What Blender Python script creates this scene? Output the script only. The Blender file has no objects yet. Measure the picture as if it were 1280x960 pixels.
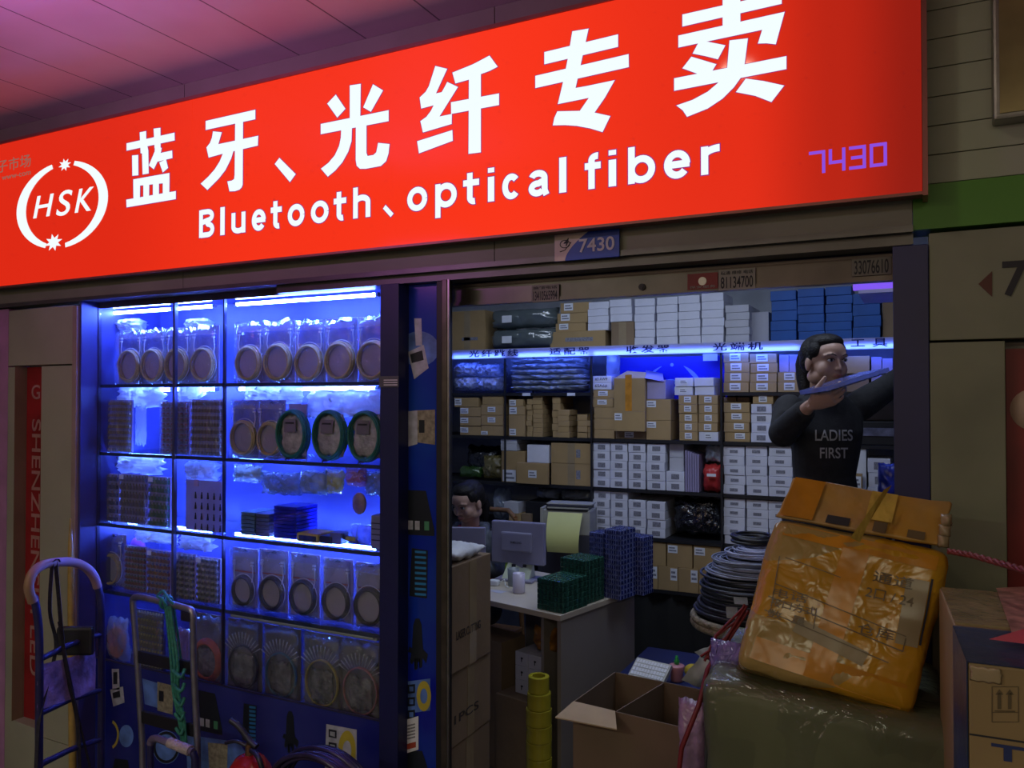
import bpy, bmesh, math, random
from mathutils import Vector, Matrix, noise
from mathutils.geometry import tessellate_polygon
C = bpy.context.scene.collection
sc = bpy.context.scene
PI = math.pi
# ---------------------------------------------------------------- camera, world, exposure
CAM = Vector((0, 0, 1.70)); YAW = math.radians(26.8); PITCH = math.radians(0.92); FPX = 1000.0
cd = bpy.data.cameras.new('camera'); cam = bpy.data.objects.new('camera', cd); C.objects.link(cam)
cam.location = CAM; cam.rotation_euler = (PI/2 + PITCH, 0, YAW)
cd.sensor_width = 36; cd.lens = 36*FPX/1280; cd.clip_start = .02
sc.camera = cam
sc.view_settings.view_transform = 'Standard'; sc.view_settings.look = 'None'
sc.view_settings.gamma = 1; sc.view_settings.use_curve_mapping = False
sc.view_settings.exposure = 0.0
w = bpy.data.worlds.new('world'); sc.world = w; w.use_nodes = True
w.node_tree.nodes['Background'].inputs[0].default_value = (.30, .27, .26, 1)
w.node_tree.nodes['Background'].inputs[1].default_value = .03

def area(name, loc, rot, sx, sy, power, col):
    l = bpy.data.lights.new(name, 'AREA'); l.shape = 'RECTANGLE'; l.size = sx; l.size_y = sy
    l.energy = power; l.color = col
    o = bpy.data.objects.new(name, l); C.objects.link(o); o.location = loc; o.rotation_euler = rot
    return o
# lamps and added fill lights, each beside its own housing, built below
area('shop_ceiling_light', (-1.6, 3.30, 2.64), (0, 0, 0), 1.1, .5, 6.8, (.56, .70, 1.0))
area('shop_ceiling_light', (-.5, 3.30, 2.64), (0, 0, 0), 1.1, .5, 4.1, (.55, .69, 1.0))
area('passage_fill_light', (-2.6, -1.9, 2.84), (0, 0, 0), 1.2, .25, 30, (.90, .98, .74))  # unseen fill lamps added to brighten the passage and shop front
area('passage_fill_light', (.9, -1.9, 2.84), (0, 0, 0), 1.2, .25, 22, (1.0, .95, .66))
area('opposite_sign_light', (-1.6, -2.90, 2.35), (PI/2, 0, 0), 5.0, .6, 12, (1.0, .84, .66))
area('violet_fill_light', (-2.2, .85, 2.42), (math.radians(150), 0, 0), .5, .1, 10, (.78, .22, .90))  # added out of view to tint the passage ceiling violet
area('passage_downlight', (-.56, 1.33, 2.87), (0, 0, 0), .10, .10, 1.6, (1.0, .86, .66))

# ---------------------------------------------------------------- helpers
F = Vector((-math.sin(YAW)*math.cos(PITCH), math.cos(YAW)*math.cos(PITCH), math.sin(PITCH)))
R = Vector((math.cos(YAW), math.sin(YAW), 0)); U = R.cross(F)
def ray(px, py): return F + R*((px-640)/FPX) + U*((480-py)/FPX)
def at(px, py, Y):
    d = ray(px, py); return CAM + d*(Y/d.y)
def atd(px, py, t): return CAM + ray(px, py)*t
def zat(px, py, Y): return at(px, py, Y).z
def xat(px, Y): return at(px, 490, Y).x

def tag(o, label=None, cat=None, group=None, kind=None):
    if label: o['label'] = label
    if cat: o['category'] = cat
    if group: o['group'] = group
    if kind: o['kind'] = kind
    return o

def empty(name, loc, label, cat, group=None, rz=0):
    o = bpy.data.objects.new(name, None); C.objects.link(o); o.location = loc; o.rotation_euler = (0, 0, rz)
    o.empty_display_size = .05
    return tag(o, label, cat, group)

def adopt(o, parent):
    o.parent = parent
    return o

class MB:
    """collects shapes, builds ONE mesh"""
    def __init__(s): s.v = []; s.f = []; s.m = []; s.sm = []
    def add(s, vs, fs, mi=0, sm=False):
        b = len(s.v); s.v += [Vector(v) for v in vs]
        for f in fs: s.f.append([b+i for i in f]); s.m.append(mi); s.sm.append(sm)
        return s
    def box(s, x0, x1, y0, y1, z0, z1, mi=0, M=None):
        vs = [Vector((x, y, z)) for z in (z0, z1) for y in (y0, y1) for x in (x0, x1)]
        if M: vs = [M @ v for v in vs]
        return s.add(vs, [(0,2,3,1), (4,5,7,6), (0,1,5,4), (2,6,7,3), (0,4,6,2), (1,3,7,5)], mi)
    def bbox(s, x0, x1, y0, y1, z0, z1, b=.003, mi=0, M=None):
        bm = bmesh.new(); bmesh.ops.create_cube(bm, size=1)
        for v in bm.verts:
            v.co = Vector(((x0+x1)/2 + v.co.x*(x1-x0), (y0+y1)/2 + v.co.y*(y1-y0), (z0+z1)/2 + v.co.z*(z1-z0)))
        bmesh.ops.bevel(bm, geom=bm.edges[:], offset=b, segments=2, affect='EDGES', profile=.6)
        return s.frombm(bm, mi, M)
    def frombm(s, bm, mi=0, M=None, sm=False):
        bm.verts.index_update()
        s.add([(M @ v.co) if M else v.co.copy() for v in bm.verts], [[v.index for v in f.verts] for f in bm.faces], mi, sm)
        bm.free(); return s
    def quad(s, a, b, c, d, mi=0): return s.add([a, b, c, d], [(0, 1, 2, 3)], mi)
    def ring(s, pts_list, mi=0, closed=False, caps=True, sm=True):
        n = len(pts_list[0]); vs = [p for r_ in pts_list for p in r_]; fs = []; L = len(pts_list)
        for k in range(L if closed else L-1):
            for i in range(n):
                a = k*n+i; b = k*n+(i+1) % n; c = ((k+1) % L)*n+(i+1) % n; d = ((k+1) % L)*n+i
                fs.append((a, b, c, d))
        s.add(vs, fs, mi, sm)
        if caps and not closed:
            s.add(pts_list[0], [tuple(range(n))[::-1]], mi); s.add(pts_list[-1], [tuple(range(n))], mi)
        return s
    def tube(s, pts, r, n=8, mi=0, closed=False, caps=True):
        pts = [Vector(p) for p in pts]; L = len(pts); rs = list(r) if isinstance(r, (list, tuple)) else [r]*L
        if len(rs) != L:
            q_ = [i*(len(rs)-1)/(L-1) for i in range(L)]; rs = [rs[int(t)]*(1-t+int(t)) + rs[min(int(t)+1, len(rs)-1)]*(t-int(t)) for t in q_]
        up = None; rings = []
        for k, p in enumerate(pts):
            if closed: t = pts[(k+1) % L]-pts[k-1]
            else: t = pts[min(k+1, L-1)]-pts[max(k-1, 0)]
            if t.length < 1e-9: t = Vector((0, 0, 1))
            t.normalize()
            if up is None: up = t.orthogonal().normalized()
            up = up - t*up.dot(t)
            if up.length < 1e-6: up = t.orthogonal()
            up.normalize(); sd = t.cross(up)
            rings.append([p + (up*math.cos(2*PI*i/n) + sd*math.sin(2*PI*i/n))*rs[k] for i in range(n)])
        return s.ring(rings, mi, closed, caps)
    def cyl(s, a, b, r, n=16, mi=0, r2=None): return s.tube([a, b], [r, r2 if r2 is not None else r], n, mi)
    def ball(s, c, rx, ry=None, rz=None, mi=0, n=12, M=None):
        ry = rx if ry is None else ry; rz = rx if rz is None else rz
        bm = bmesh.new(); bmesh.ops.create_uvsphere(bm, u_segments=n*2, v_segments=n, radius=1)
        for v in bm.verts:
            q = Vector((v.co.x*rx, v.co.y*ry, v.co.z*rz))
            if M: q = M @ q
            v.co = q + Vector(c)
        return s.frombm(bm, mi, None, True)
    def lathe(s, prof, c, n=24, mi=0, sm=True):
        c = Vector(c)
        return s.ring([[c+Vector((r*math.cos(2*PI*i/n), r*math.sin(2*PI*i/n), z)) for i in range(n)] for r, z in prof], mi, sm=sm)
    def build(s, name, mats, parent=None, loc=None):
        me = bpy.data.meshes.new(name)
        o = bpy.data.objects.new(name, me)
        vs = s.v
        if loc is not None: vs = [v-Vector(loc) for v in s.v]
        me.from_pydata([tuple(v) for v in vs], [], s.f)
        if not isinstance(mats, (list, tuple)): mats = [mats]
        for m in mats: me.materials.append(m)
        me.polygons.foreach_set('material_index', s.m); me.polygons.foreach_set('use_smooth', s.sm)
        me.update()
        C.objects.link(o)
        if parent is not None:
            o.parent = parent
            if loc is None: o.matrix_parent_inverse = parent_world(parent).inverted()
        elif loc is not None: o.location = loc
        return o

def parent_world(p):
    M = Matrix.LocRotScale(p.location, p.rotation_euler, p.scale)
    return (parent_world(p.parent) @ p.matrix_parent_inverse @ M) if p.parent else M

def child(mb, name, mats, parent, label=None):
    o = mb.build(name, mats, parent)
    if label: o['label'] = label
    return o

def place(root_mb, name, mats, loc, label, cat, group=None):
    """a thing that is one mesh, its origin at its base"""
    o = root_mb.build(name, mats, None, loc); return tag(o, label, cat, group)

def struct(mb, name, mats):
    o = mb.build(name, mats); o['kind'] = 'structure'; return o

# ---------------------------------------------------------------- materials
def nodes(name):
    m = bpy.data.materials.new(name); m.use_nodes = True
    return m, m.node_tree, m.node_tree.nodes, m.node_tree.nodes['Principled BSDF']
def mat(name, col, rough=.6, metal=0, var=.12, scale=8, bump=0, col2=None, spec=None, bscale=None, detail=4):
    m, nt, N, bs = nodes(name)
    tc = N.new('ShaderNodeTexCoord'); nz = N.new('ShaderNodeTexNoise'); nz.inputs['Scale'].default_value = scale; nz.inputs['Detail'].default_value = detail
    nt.links.new(tc.outputs['Object'], nz.inputs['Vector'])
    cr = N.new('ShaderNodeValToRGB')
    c2 = col2 or tuple(min(1, c*(1+var)) for c in col); c1 = col if col2 else tuple(c*(1-var) for c in col)
    cr.color_ramp.elements[0].color = (*c1, 1); cr.color_ramp.elements[1].color = (*c2, 1)
    cr.color_ramp.elements[0].position = .35; cr.color_ramp.elements[1].position = .65
    nt.links.new(nz.outputs['Fac'], cr.inputs['Fac']); nt.links.new(cr.outputs['Color'], bs.inputs['Base Color'])
    bs.inputs['Roughness'].default_value = rough; bs.inputs['Metallic'].default_value = metal
    if spec is not None: bs.inputs['Specular IOR Level'].default_value = spec
    if bump:
        n2 = N.new('ShaderNodeTexNoise'); n2.inputs['Scale'].default_value = bscale or scale*3; nt.links.new(tc.outputs['Object'], n2.inputs['Vector'])
        b = N.new('ShaderNodeBump'); b.inputs['Strength'].default_value = bump; b.inputs['Distance'].default_value = .02
        nt.links.new(n2.outputs['Fac'], b.inputs['Height']); nt.links.new(b.outputs['Normal'], bs.inputs['Normal'])
    return m
def emis(name, col, s):
    m = bpy.data.materials.new(name); m.use_nodes = True; N = m.node_tree.nodes; N.clear()
    e = N.new('ShaderNodeEmission'); o = N.new('ShaderNodeOutputMaterial'); e.inputs[0].default_value = (*col, 1); e.inputs[1].default_value = s
    m.node_tree.links.new(e.outputs[0], o.inputs[0]); return m
def sheen(nt, f0, mxv, nrm=None):
    N = nt.nodes; lw = N.new('ShaderNodeLayerWeight'); lw.inputs[0].default_value = .5
    if nrm: nt.links.new(nrm, lw.inputs['Normal'])
    p = N.new('ShaderNodeMath'); p.operation = 'POWER'; p.inputs[1].default_value = 4.0; nt.links.new(lw.outputs['Facing'], p.inputs[0])
    q = N.new('ShaderNodeMath'); q.operation = 'MULTIPLY_ADD'; q.inputs[1].default_value = mxv; q.inputs[2].default_value = f0; q.use_clamp = True; nt.links.new(p.outputs[0], q.inputs[0])
    return q.outputs[0]
def film(name, col, opac=.5, rough=.15, gloss=.3, bump=.6, scale=14, transl=.5):
    """thin crumpled plastic: part see-through, part milky, with a sheen"""
    m = bpy.data.materials.new(name); m.use_nodes = True; nt = m.node_tree; N = nt.nodes; N.clear()
    o = N.new('ShaderNodeOutputMaterial'); tr = N.new('ShaderNodeBsdfTransparent'); df = N.new('ShaderNodeBsdfDiffuse'); tl = N.new('ShaderNodeBsdfTranslucent')
    gl = N.new('ShaderNodeBsdfGlossy'); m1 = N.new('ShaderNodeMixShader'); m2 = N.new('ShaderNodeMixShader'); m3 = N.new('ShaderNodeMixShader')
    df.inputs[0].default_value = (*col, 1); tl.inputs[0].default_value = (*col, 1); gl.inputs[0].default_value = (1, 1, 1, 1); gl.inputs[1].default_value = rough
    tc = N.new('ShaderNodeTexCoord'); nz = N.new('ShaderNodeTexNoise'); nz.inputs['Scale'].default_value = scale; nz.inputs['Detail'].default_value = 3; nz.inputs['Distortion'].default_value = 1.5
    nt.links.new(tc.outputs['Object'], nz.inputs['Vector'])
    b = N.new('ShaderNodeBump'); b.inputs['Strength'].default_value = bump; b.inputs['Distance'].default_value = .03
    nt.links.new(nz.outputs['Fac'], b.inputs['Height'])
    for g in (gl, df): nt.links.new(b.outputs['Normal'], g.inputs['Normal'])
    m1.inputs[0].default_value = transl; nt.links.new(df.outputs[0], m1.inputs[1]); nt.links.new(tl.outputs[0], m1.inputs[2])
    m2.inputs[0].default_value = opac; nt.links.new(tr.outputs[0], m2.inputs[1]); nt.links.new(m1.outputs[0], m2.inputs[2])
    fr = sheen(nt, .03+gloss*.16, .65, b.outputs['Normal'])
    nt.links.new(fr, m3.inputs[0]); nt.links.new(m2.outputs[0], m3.inputs[1]); nt.links.new(gl.outputs[0], m3.inputs[2])
    nt.links.new(m3.outputs[0], o.inputs[0]); return m
def glass(name, tint=(.95, .97, 1), f=.06):
    m = bpy.data.materials.new(name); m.use_nodes = True; nt = m.node_tree; N = nt.nodes; N.clear()
    o = N.new('ShaderNodeOutputMaterial'); tr = N.new('ShaderNodeBsdfTransparent'); tr.inputs[0].default_value = (*tint, 1)
    gl = N.new('ShaderNodeBsdfGlossy'); gl.inputs[1].default_value = .02
    mx = N.new('ShaderNodeMixShader'); fr = sheen(nt, f, .75)
    nt.links.new(fr, mx.inputs[0]); nt.links.new(tr.outputs[0], mx.inputs[1]); nt.links.new(gl.outputs[0], mx.inputs[2]); nt.links.new(mx.outputs[0], o.inputs[0])
    return m

K = {}
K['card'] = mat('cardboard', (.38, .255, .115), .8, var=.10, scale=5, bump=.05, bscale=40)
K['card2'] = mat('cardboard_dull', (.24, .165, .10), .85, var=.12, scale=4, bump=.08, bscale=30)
K['cardin'] = mat('cardboard_inside', (.17, .115, .078), .85, var=.1, scale=3)
K['ctape'] = mat('clear_parcel_tape', (.33, .25, .15), .25, var=.08, scale=10)
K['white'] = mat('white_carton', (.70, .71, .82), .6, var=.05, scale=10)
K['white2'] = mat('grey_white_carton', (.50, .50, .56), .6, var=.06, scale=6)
K['bluec'] = mat('blue_carton', (.010, .085, .36), .5, var=.15, scale=6)
K['blk'] = mat('black_shelf_steel', (.012, .012, .015), .5, var=.2)
K['print'] = mat('printed_grey', (.22, .22, .27), .7, var=.3, scale=180)
K['ink'] = mat('black_ink', (.02, .02, .03), .6, var=.1)
K['redink'] = mat('red_ink', (.40, .06, .03), .6, var=.1)
K['label'] = mat('paper_label', (.74, .76, .82), .6, var=.04, scale=20)
K['glass'] = glass('clear_glass'); K['shelfglass'] = glass('green_shelf_glass', (.86, .93, .95))
K['film'] = film('clear_film', (.80, .85, .9), .12, .12, .25)
K['bag'] = film('milky_plastic_bag', (.75, .82, .88), .45, .15, .35)
K['whitebag'] = film('white_plastic_bag', (.85, .88, .92), .85, .3, .3)
K['greybag'] = film('grey_plastic_bag', (.22, .27, .28), .92, .12, .45, .5, 7)
K['metal'] = mat('brushed_metal', (.30, .29, .27), .35, 1, var=.1, scale=30)
K['olive'] = mat('grey_green_cladding', (.30, .33, .24), .45, var=.10, scale=3, bump=.02)
K['olive2'] = mat('pale_green_cladding', (.36, .36, .27), .45, var=.10, scale=2.5, bump=.02)
K['fascia'] = mat('grey_fascia_metal', (.24, .235, .185), .5, var=.08, scale=4)
K['navy'] = mat('navy_painted_metal', (.010, .012, .085), .45, var=.1, scale=5)

def text(body, org, xa, za, w, h, mats, thick=.002, off=0.0, shear=0, parent=None, name='lettering', font_space=1.0, label=None):
    """lettering fitted into w x h metres on the plane (xa, za) with its lower left corner at org"""
    cu = bpy.data.curves.new('t', 'FONT'); cu.body = body; cu.size = 1; cu.offset = off; cu.space_character = font_space; cu.resolution_u = 6
    o = bpy.data.objects.new('t', cu); C.objects.link(o)
    dg = bpy.context.evaluated_depsgraph_get(); dg.update()
    me = bpy.data.meshes.new_from_object(o.evaluated_get(dg))
    bpy.data.objects.remove(o); bpy.data.curves.remove(cu)
    if not me.vertices: return None
    xs = [v.co.x for v in me.vertices]; ys = [v.co.y for v in me.vertices]
    x0, x1, y0, y1 = min(xs), max(xs), min(ys), max(ys)
    xa = Vector(xa).normalized(); za = Vector(za).normalized(); nrm = xa.cross(za)
    ws = w/(x1-x0); hs = h/(y1-y0)
    bm = bmesh.new(); bm.from_mesh(me); bpy.data.meshes.remove(me)
    bmesh.ops.remove_doubles(bm, verts=bm.verts, dist=1e-5)
    for v in bm.verts:
        q = v.co; yy = (q.y-y0)*hs
        v.co = Vector(org) + xa*((q.x-x0)*ws + shear*yy) + za*yy
    if thick:
        r = bmesh.ops.extrude_face_region(bm, geom=bm.faces[:])
        for e in r['geom']:
            if isinstance(e, bmesh.types.BMVert): e.co += nrm*thick
    mb = MB(); mb.frombm(bm)
    ob = mb.build(name, mats, parent)
    if label: ob['label'] = label
    return ob

def pillow(mb, c, w, d, h, seed=0, amp=.15, nx=14, nz=10, mi=0, p=.45, ax=Vector((1, 0, 0)), az=Vector((0, 0, 1)), freq=9):
    """crumpled bag: two bulged sheets sealed at the rim"""
    c = Vector(c); ay = az.cross(ax); ay.normalize()
    idx = {}; vs = []; fs = []
    for sd in (-1, 1):
        for j in range(nz+1):
            for i in range(nx+1):
                u = i/nx*2-1; v = j/nz*2-1
                rim = abs(u) > .999 or abs(v) > .999
                b = max(0, (1-u*u))**p*max(0, (1-v*v))**p
                q = Vector((u*w/2, 0, v*h/2))
                n = noise.noise(Vector((u*w*freq+seed*7.3, v*h*freq-seed*3.1, seed)))
                n2 = noise.noise(Vector((v*h*freq*2.3-seed, u*w*freq*2.7+seed*2.1, seed+9)))
                wob = amp*(n*.7+n2*.4)
                x = q.x*(1-.05*abs(n)) + .08*w*noise.noise(Vector((v*3, seed, 1)))*(abs(u))
                z = q.z + .08*h*noise.noise(Vector((u*3, seed, 5)))*abs(v)
                y = sd*d/2*b*(1+wob*4) + amp*d*n
                P = c + ax*x + ay*y + az*z
                key = (i, j) if rim else (sd, i, j)
                if key not in idx: idx[key] = len(vs); vs.append(P)
        for j in range(nz):
            for i in range(nx):
                g = []
                for a, b_ in ((i, j), (i+1, j), (i+1, j+1), (i, j+1)):
                    rim = a in (0, nx) or b_ in (0, nz)
                    g.append(idx[(a, b_) if rim else (sd, a, b_)])
                fs.append(g if sd > 0 else g[::-1])
    mb.add(vs, fs, mi, True); return mb

def torus(mb, c, R_, r, ax=(0, 1, 0), n=28, m=8, mi=0, sx=1, sz=1):
    ax = Vector(ax).normalized(); a = ax.orthogonal().normalized() if abs(ax.z) > .9 else Vector((0, 0, 1)).cross(ax).normalized(); b = ax.cross(a)
    c = Vector(c)
    return mb.tube([c + a*math.cos(2*PI*i/n)*R_*sx + b*math.sin(2*PI*i/n)*R_*sz for i in range(n)], r, m, mi, closed=True)

ORD = ['top', 'second', 'third', 'fourth', 'fifth', 'sixth', 'seventh', 'eighth', 'ninth', 'tenth', 'eleventh', 'twelfth', 'thirteenth', 'fourteenth', 'fifteenth']
def ordl(k): return 'topmost' if k == 0 else ORD[k]+' from top'
# ================================================================= THE SETTING
D = 2.2           # facade plane
YS = 2.12         # sign face
YB = 4.30         # front of the shelves in the shop
YG = 2.285        # glass of the display case
XA = xat(-140, D)
zf_top = zat(0, 162, D)
# ceiling of the passage, planked
m, nt, N, bs = nodes('planked_ceiling')
tc = N.new('ShaderNodeTexCoord'); sx = N.new('ShaderNodeSeparateXYZ'); nt.links.new(tc.outputs['Object'], sx.inputs[0])
a1 = N.new('ShaderNodeMath'); a1.operation = 'ADD'; a1.inputs[1].default_value = 20.0 - (xat(225, D) % .2955) ; nt.links.new(sx.outputs[0], a1.inputs[0])
a2 = N.new('ShaderNodeMath'); a2.operation = 'MODULO'; a2.inputs[1].default_value = .2955; nt.links.new(a1.outputs[0], a2.inputs[0])
a1.inputs[1].default_value = .2955*60 - xat(225, D)
a3 = N.new('ShaderNodeMath'); a3.operation = 'LESS_THAN'; a3.inputs[1].default_value = .006; nt.links.new(a2.outputs[0], a3.inputs[0])
nz = N.new('ShaderNodeTexNoise'); nz.inputs['Scale'].default_value = 5; nt.links.new(tc.outputs['Object'], nz.inputs['Vector'])
cr = N.new('ShaderNodeValToRGB'); cr.color_ramp.elements[0].color = (.50, .42, .40, 1); cr.color_ramp.elements[1].color = (.62, .52, .50, 1)
nt.links.new(nz.outputs['Fac'], cr.inputs[0])
mx = N.new('ShaderNodeMix'); mx.data_type = 'RGBA'; mx.inputs[7].default_value = (.12, .10, .10, 1)
nt.links.new(a3.outputs[0], mx.inputs[0]); nt.links.new(cr.outputs[0], mx.inputs[6]); nt.links.new(mx.outputs[2], bs.inputs['Base Color']); bs.inputs['Roughness'].default_value = .5
K['ceil'] = m
struct(MB().box(-9, 4, -3, D+.3, zf_top, zf_top+.08), 'ceiling', K['ceil'])
K['floor'] = mat('dull_tile_floor', (.16, .15, .13), .5, var=.15, scale=3)
struct(MB().box(-9, 4, -3, 5, -.1, 0), 'floor', K['floor'])
K['back'] = mat('dull_passage_wall', (.22, .21, .19), .7)
struct(MB().box(-9, 4, -3.1, -3, 0, 3.0), 'wall_opposite', K['back'])
struct(MB().box(-9.1, -9, -3, 5, 0, 3.0), 'wall_far_left', K['back'])
struct(MB().box(4, 4.1, -3, 5, 0, 3.0), 'wall_far_right', K['back'])

# fascia above and below the sign
z_fb = zat(560, 337, D); z_mid = 2.60
XR = xat(1143, D)
mb = MB()
xs = [XA-3, xat(228, D), xat(618, D), xat(1143, D)]
for i in range(3): mb.box(xs[i]+.0015, xs[i+1]-.0015, D, D+.10, z_fb, zf_top-.001)
struct(mb, 'trim_fascia', K['fascia'])
mb = MB(); mb.box(XA-3, XR, D-.012, D-.001, z_fb-.004, z_fb+.012); mb.box(xat(340, D), XR, D+.02, D+.10, z_fb-.03, z_fb-.001)
struct(mb, 'trim_fascia_lip', mat('fascia_lip', (.13, .13, .12), .4, .5))
struct(MB().box(XR, 3.5, D-.004, D+.10, zat(1143, 288, D), zat(1143, 233, D)), 'trim_green_band', mat('leaf_green_band', (.075, .27, .012), .45, var=.12, scale=2.5))
# horizontal planks at the upper right
mb = MB(); zp = zat(1143, 233, D)+.0; hz = .071
mb.box(XR, 3.5, D+.008, D+.10, zp, 2.915, 1)
k = 0
while zp + hz*(k+1) < 2.93:
    mb.bbox(XR, 3.5, D-.002, D+.008, zp+hz*k+.002, min(zp+hz*(k+1), 2.915), .0015); k += 1
struct(mb, 'wall_right_planks', [mat('pale_plank_cladding', (.33, .36, .27), .5, var=.1, scale=3), K['blk']])
# brownish framed sign box hung at the upper right
xq = xat(1245, D-.05); zq = zat(1260, 149, D-.05)
r = empty('framed_panel', (xq, D-.05, zq), 'dull gold framed panel mounted high on the planked wall beside the red sign', 'panel')
child(MB().bbox(xq, xq+1.2, D-.06, D-.003, zq, 2.9, .006), 'frame', K['metal'], r)
child(MB().box(xq+.012, xq+1.19, D-.064, D-.0605, zq+.012, 2.89), 'face', mat('brass_face', (.36, .30, .14), .3, .6, var=.3, scale=4), r)

# right wall cladding under the green band
xb0, xb1 = xat(1117, D), xat(1162, D)
zt = zat(1162, 289, D); zj = zat(1162, 427, D)
mb = MB()
xrb = xat(1257, D)
mb.bbox(xb1+.001, 3.5, D+.006, D+.10, zj+.003, zt-.004, .002)
mb.bbox(xb1+.001, xrb, D+.002, D+.10, 0, zj-.003, .002)
mb.box(xrb+.0, 3.5, D+.07, D+.10, 0, zj-.003, 1)
struct(mb, 'wall_right', [mat('grimy_green_grey_panel', (.175, .185, .125), .5, var=.28, scale=2.2, bump=.03), K['back']])
bn = MB().box(xrb+.004, xrb+.75, D+.04, D+.069, .02, zj-.02)
r = place(bn, 'red_banner', mat('dark_red_banner', (.20, .012, .012), .5, var=.25, scale=5), (xrb+.4, D+.05, .02), 'dark red banner panel set into the wall under the black number', 'banner')
a = at(1272, 520, D+.04)
child(MB().lathe([(0, 0), (.05, 0), (.05, .002), (0, .002)], (0, 0, 0)), 'emblem', mat('pale_pink_print', (.5, .35, .28), .5), r, 'pale round emblem')
e = r.children[0]; e.matrix_parent_inverse = Matrix(); e.location = Vector((xat(1293, D+.04), D+.0405, zat(1275, 512, D+.04)))-r.location; e.rotation_euler = (PI/2, 0, 0)
# arrow and number painted on the wall
A1 = at(1222, 355, D+.006); 
tri = MB(); p = [at(1223, 355, D+.006), at(1240, 339, D+.006), at(1240, 371, D+.006)]
tri.add([q+Vector((0, -.001, 0)) for q in p]+[q+Vector((0, -.003, 0)) for q in p], [(3, 4, 5), (0, 3, 5, 2), (0, 1, 4, 3), (1, 2, 5, 4)])
place(tri, 'arrow_mark', mat('dark_red_mark', (.10, .03, .02), .6), tuple(p[0]), 'small dark red triangle arrow pointing left on the grey green wall', 'arrow mark')
q = at(1253, 371, D+.006)
t7 = text('7', q+Vector((0, -.001, 0)), (1, 0, 0), (0, 0, 1), xat(1286, D)-xat(1253, D), .083, K['ink'], .002, .02, name='wall_number')
tag(t7, 'black number seven painted on the grey green wall beside the arrow', 'number')

# blue jamb on the right of the opening
struct(MB().bbox(xb0, xb1, D, D+.10, 0, zat(1140, 291, D)-.03, .002), 'trim_jamb_right', K['navy'])
# shop interior shell
K['shopw'] = mat('shop_wall', (.35, .37, .42), .7)
XL = -3.0
struct(MB().box(XL, .95, YB+.42, YB+.5, 0, 2.75), 'wall_shop_back', K['shopw'])
struct(MB().box(XL-.06, XL, 2.72, YB+.42, 0, 2.75), 'wall_shop_left', K['shopw'])
struct(MB().box(.95, 1.0, D+.1, YB+.42, 0, 2.75), 'wall_shop_right', K['shopw'])
struct(MB().box(XL, .95, D+.1, YB+.42, 2.75, 2.8), 'ceiling_shop', K['shopw'])
struct(MB().box(xb1, .95, D+.101, D+.13, 0, 2.75), 'wall_shop_front', K['shopw'])
struct(MB().box(xat(475, D)-.1, xb1, D+.101, D+.13, 2.18, 2.75), 'wall_over_door', K['shopw'])
# shop lamps and added passage fill lamps (fixtures for the area lights)
K['lampw'] = emis('lamp_diffuser', (.85, .92, 1), 2.0)
for i, (x, y, z) in enumerate([(-1.6, 3.3, 2.749), (-.5, 3.3, 2.749), (-2.6, -1.9, zf_top-.001), (.9, -1.9, zf_top-.001)]):
    r = empty('ceiling_light', (x, y, z), ['long white ceiling lamp over the desk in the shop', 'long white ceiling lamp over the standing person in the shop', 'added unseen fill lamp over the passage at the left', 'added unseen fill lamp over the passage at the right'][i], 'lamp')
    child(MB().bbox(x-.62, x+.62, y-.28 if i < 2 else y-.15, y+.28 if i < 2 else y+.15, z-.05, z, .006), 'housing', K['metal'], r)
    child(MB().box(x-.58, x+.58, y-.25 if i < 2 else y-.12, y+.25 if i < 2 else y+.12, z-.056, z-.051), 'diffuser', K['lampw'], r)
r = empty('downlight', (-.56, 1.33, zf_top), 'small round downlight in the ceiling before the signboard', 'lamp')
child(MB().cyl((-.56, 1.33, zf_top-.03), (-.56, 1.33, zf_top-.001), .07, 24), 'ring', K['metal'], r)
child(MB().cyl((-.56, 1.33, zf_top-.033), (-.56, 1.33, zf_top-.0305), .055, 24), 'bulb', emis('downlight_glow', (1, .86, .66), 6), r)
r = empty('opposite_sign', (-1.6, -2.999, 2.0), 'orange lit signboard over the shop across the passage', 'sign')
child(MB().bbox(-4.2, 1.0, -2.999, -2.95, 2.0, 2.7, .01), 'housing', K['metal'], r)
child(MB().box(-4.15, .95, -2.949, -2.94, 2.05, 2.65), 'lit_face', emis('orange_lit_face', (1, .30, .10), .5), r)
r = empty('violet_fill_housing', (-2.2, .85, 2.33), 'added unseen violet fill light hung over the passage to tint its ceiling', 'sign')  # housing added for the violet fill light
child(MB().bbox(-2.46, -1.94, .78, .92, 2.34, 2.38, .01), 'housing', K['metal'], r)
child(MB().cyl((-2.45, .79, 2.382), (-2.45, .79, zf_top-.002), .006), 'hanger', K['metal'], r)

# ---- left: clad column with the red banner niche
yn = 2.258
x17, x50, x92, x101 = xat(17, D), xat(51, D), xat(92, D), xat(100.5, D)
z457 = zat(50, 457, D); z908 = zat(17, 903, D); z380 = zat(60, 384, D)
K['clad'] = K['olive2']
def bulge_panel(mb, x0, x1, z0, z1, cx, rad=1.1, thick=.10, mi=0):
    n = 10; fr = []; bk = []
    for i in range(n+1):
        x = x0+(x1-x0)*i/n; y = D + .0 + (x-cx)**2*.11
        fr.append((x, y))
    vs = []; fs = []
    for x, y in fr: vs += [(x, y, z0), (x, y, z1), (x, D+thick, z0), (x, D+thick, z1)]
    for i in range(n):
        a, b = i*4, i*4+4
        fs += [(a, b, b+1, a+1), (a+2, a+3, b+3, b+2), (a+1, b+1, b+3, a+3), (a, a+2, b+2, b)]
    fs += [(0, 1, 3, 2), (n*4, n*4+2, n*4+3, n*4+1)]
    mb.add(vs, fs, mi)
xl0 = xat(4.5, D)
mb = MB()
cx = xat(80, D)
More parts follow.
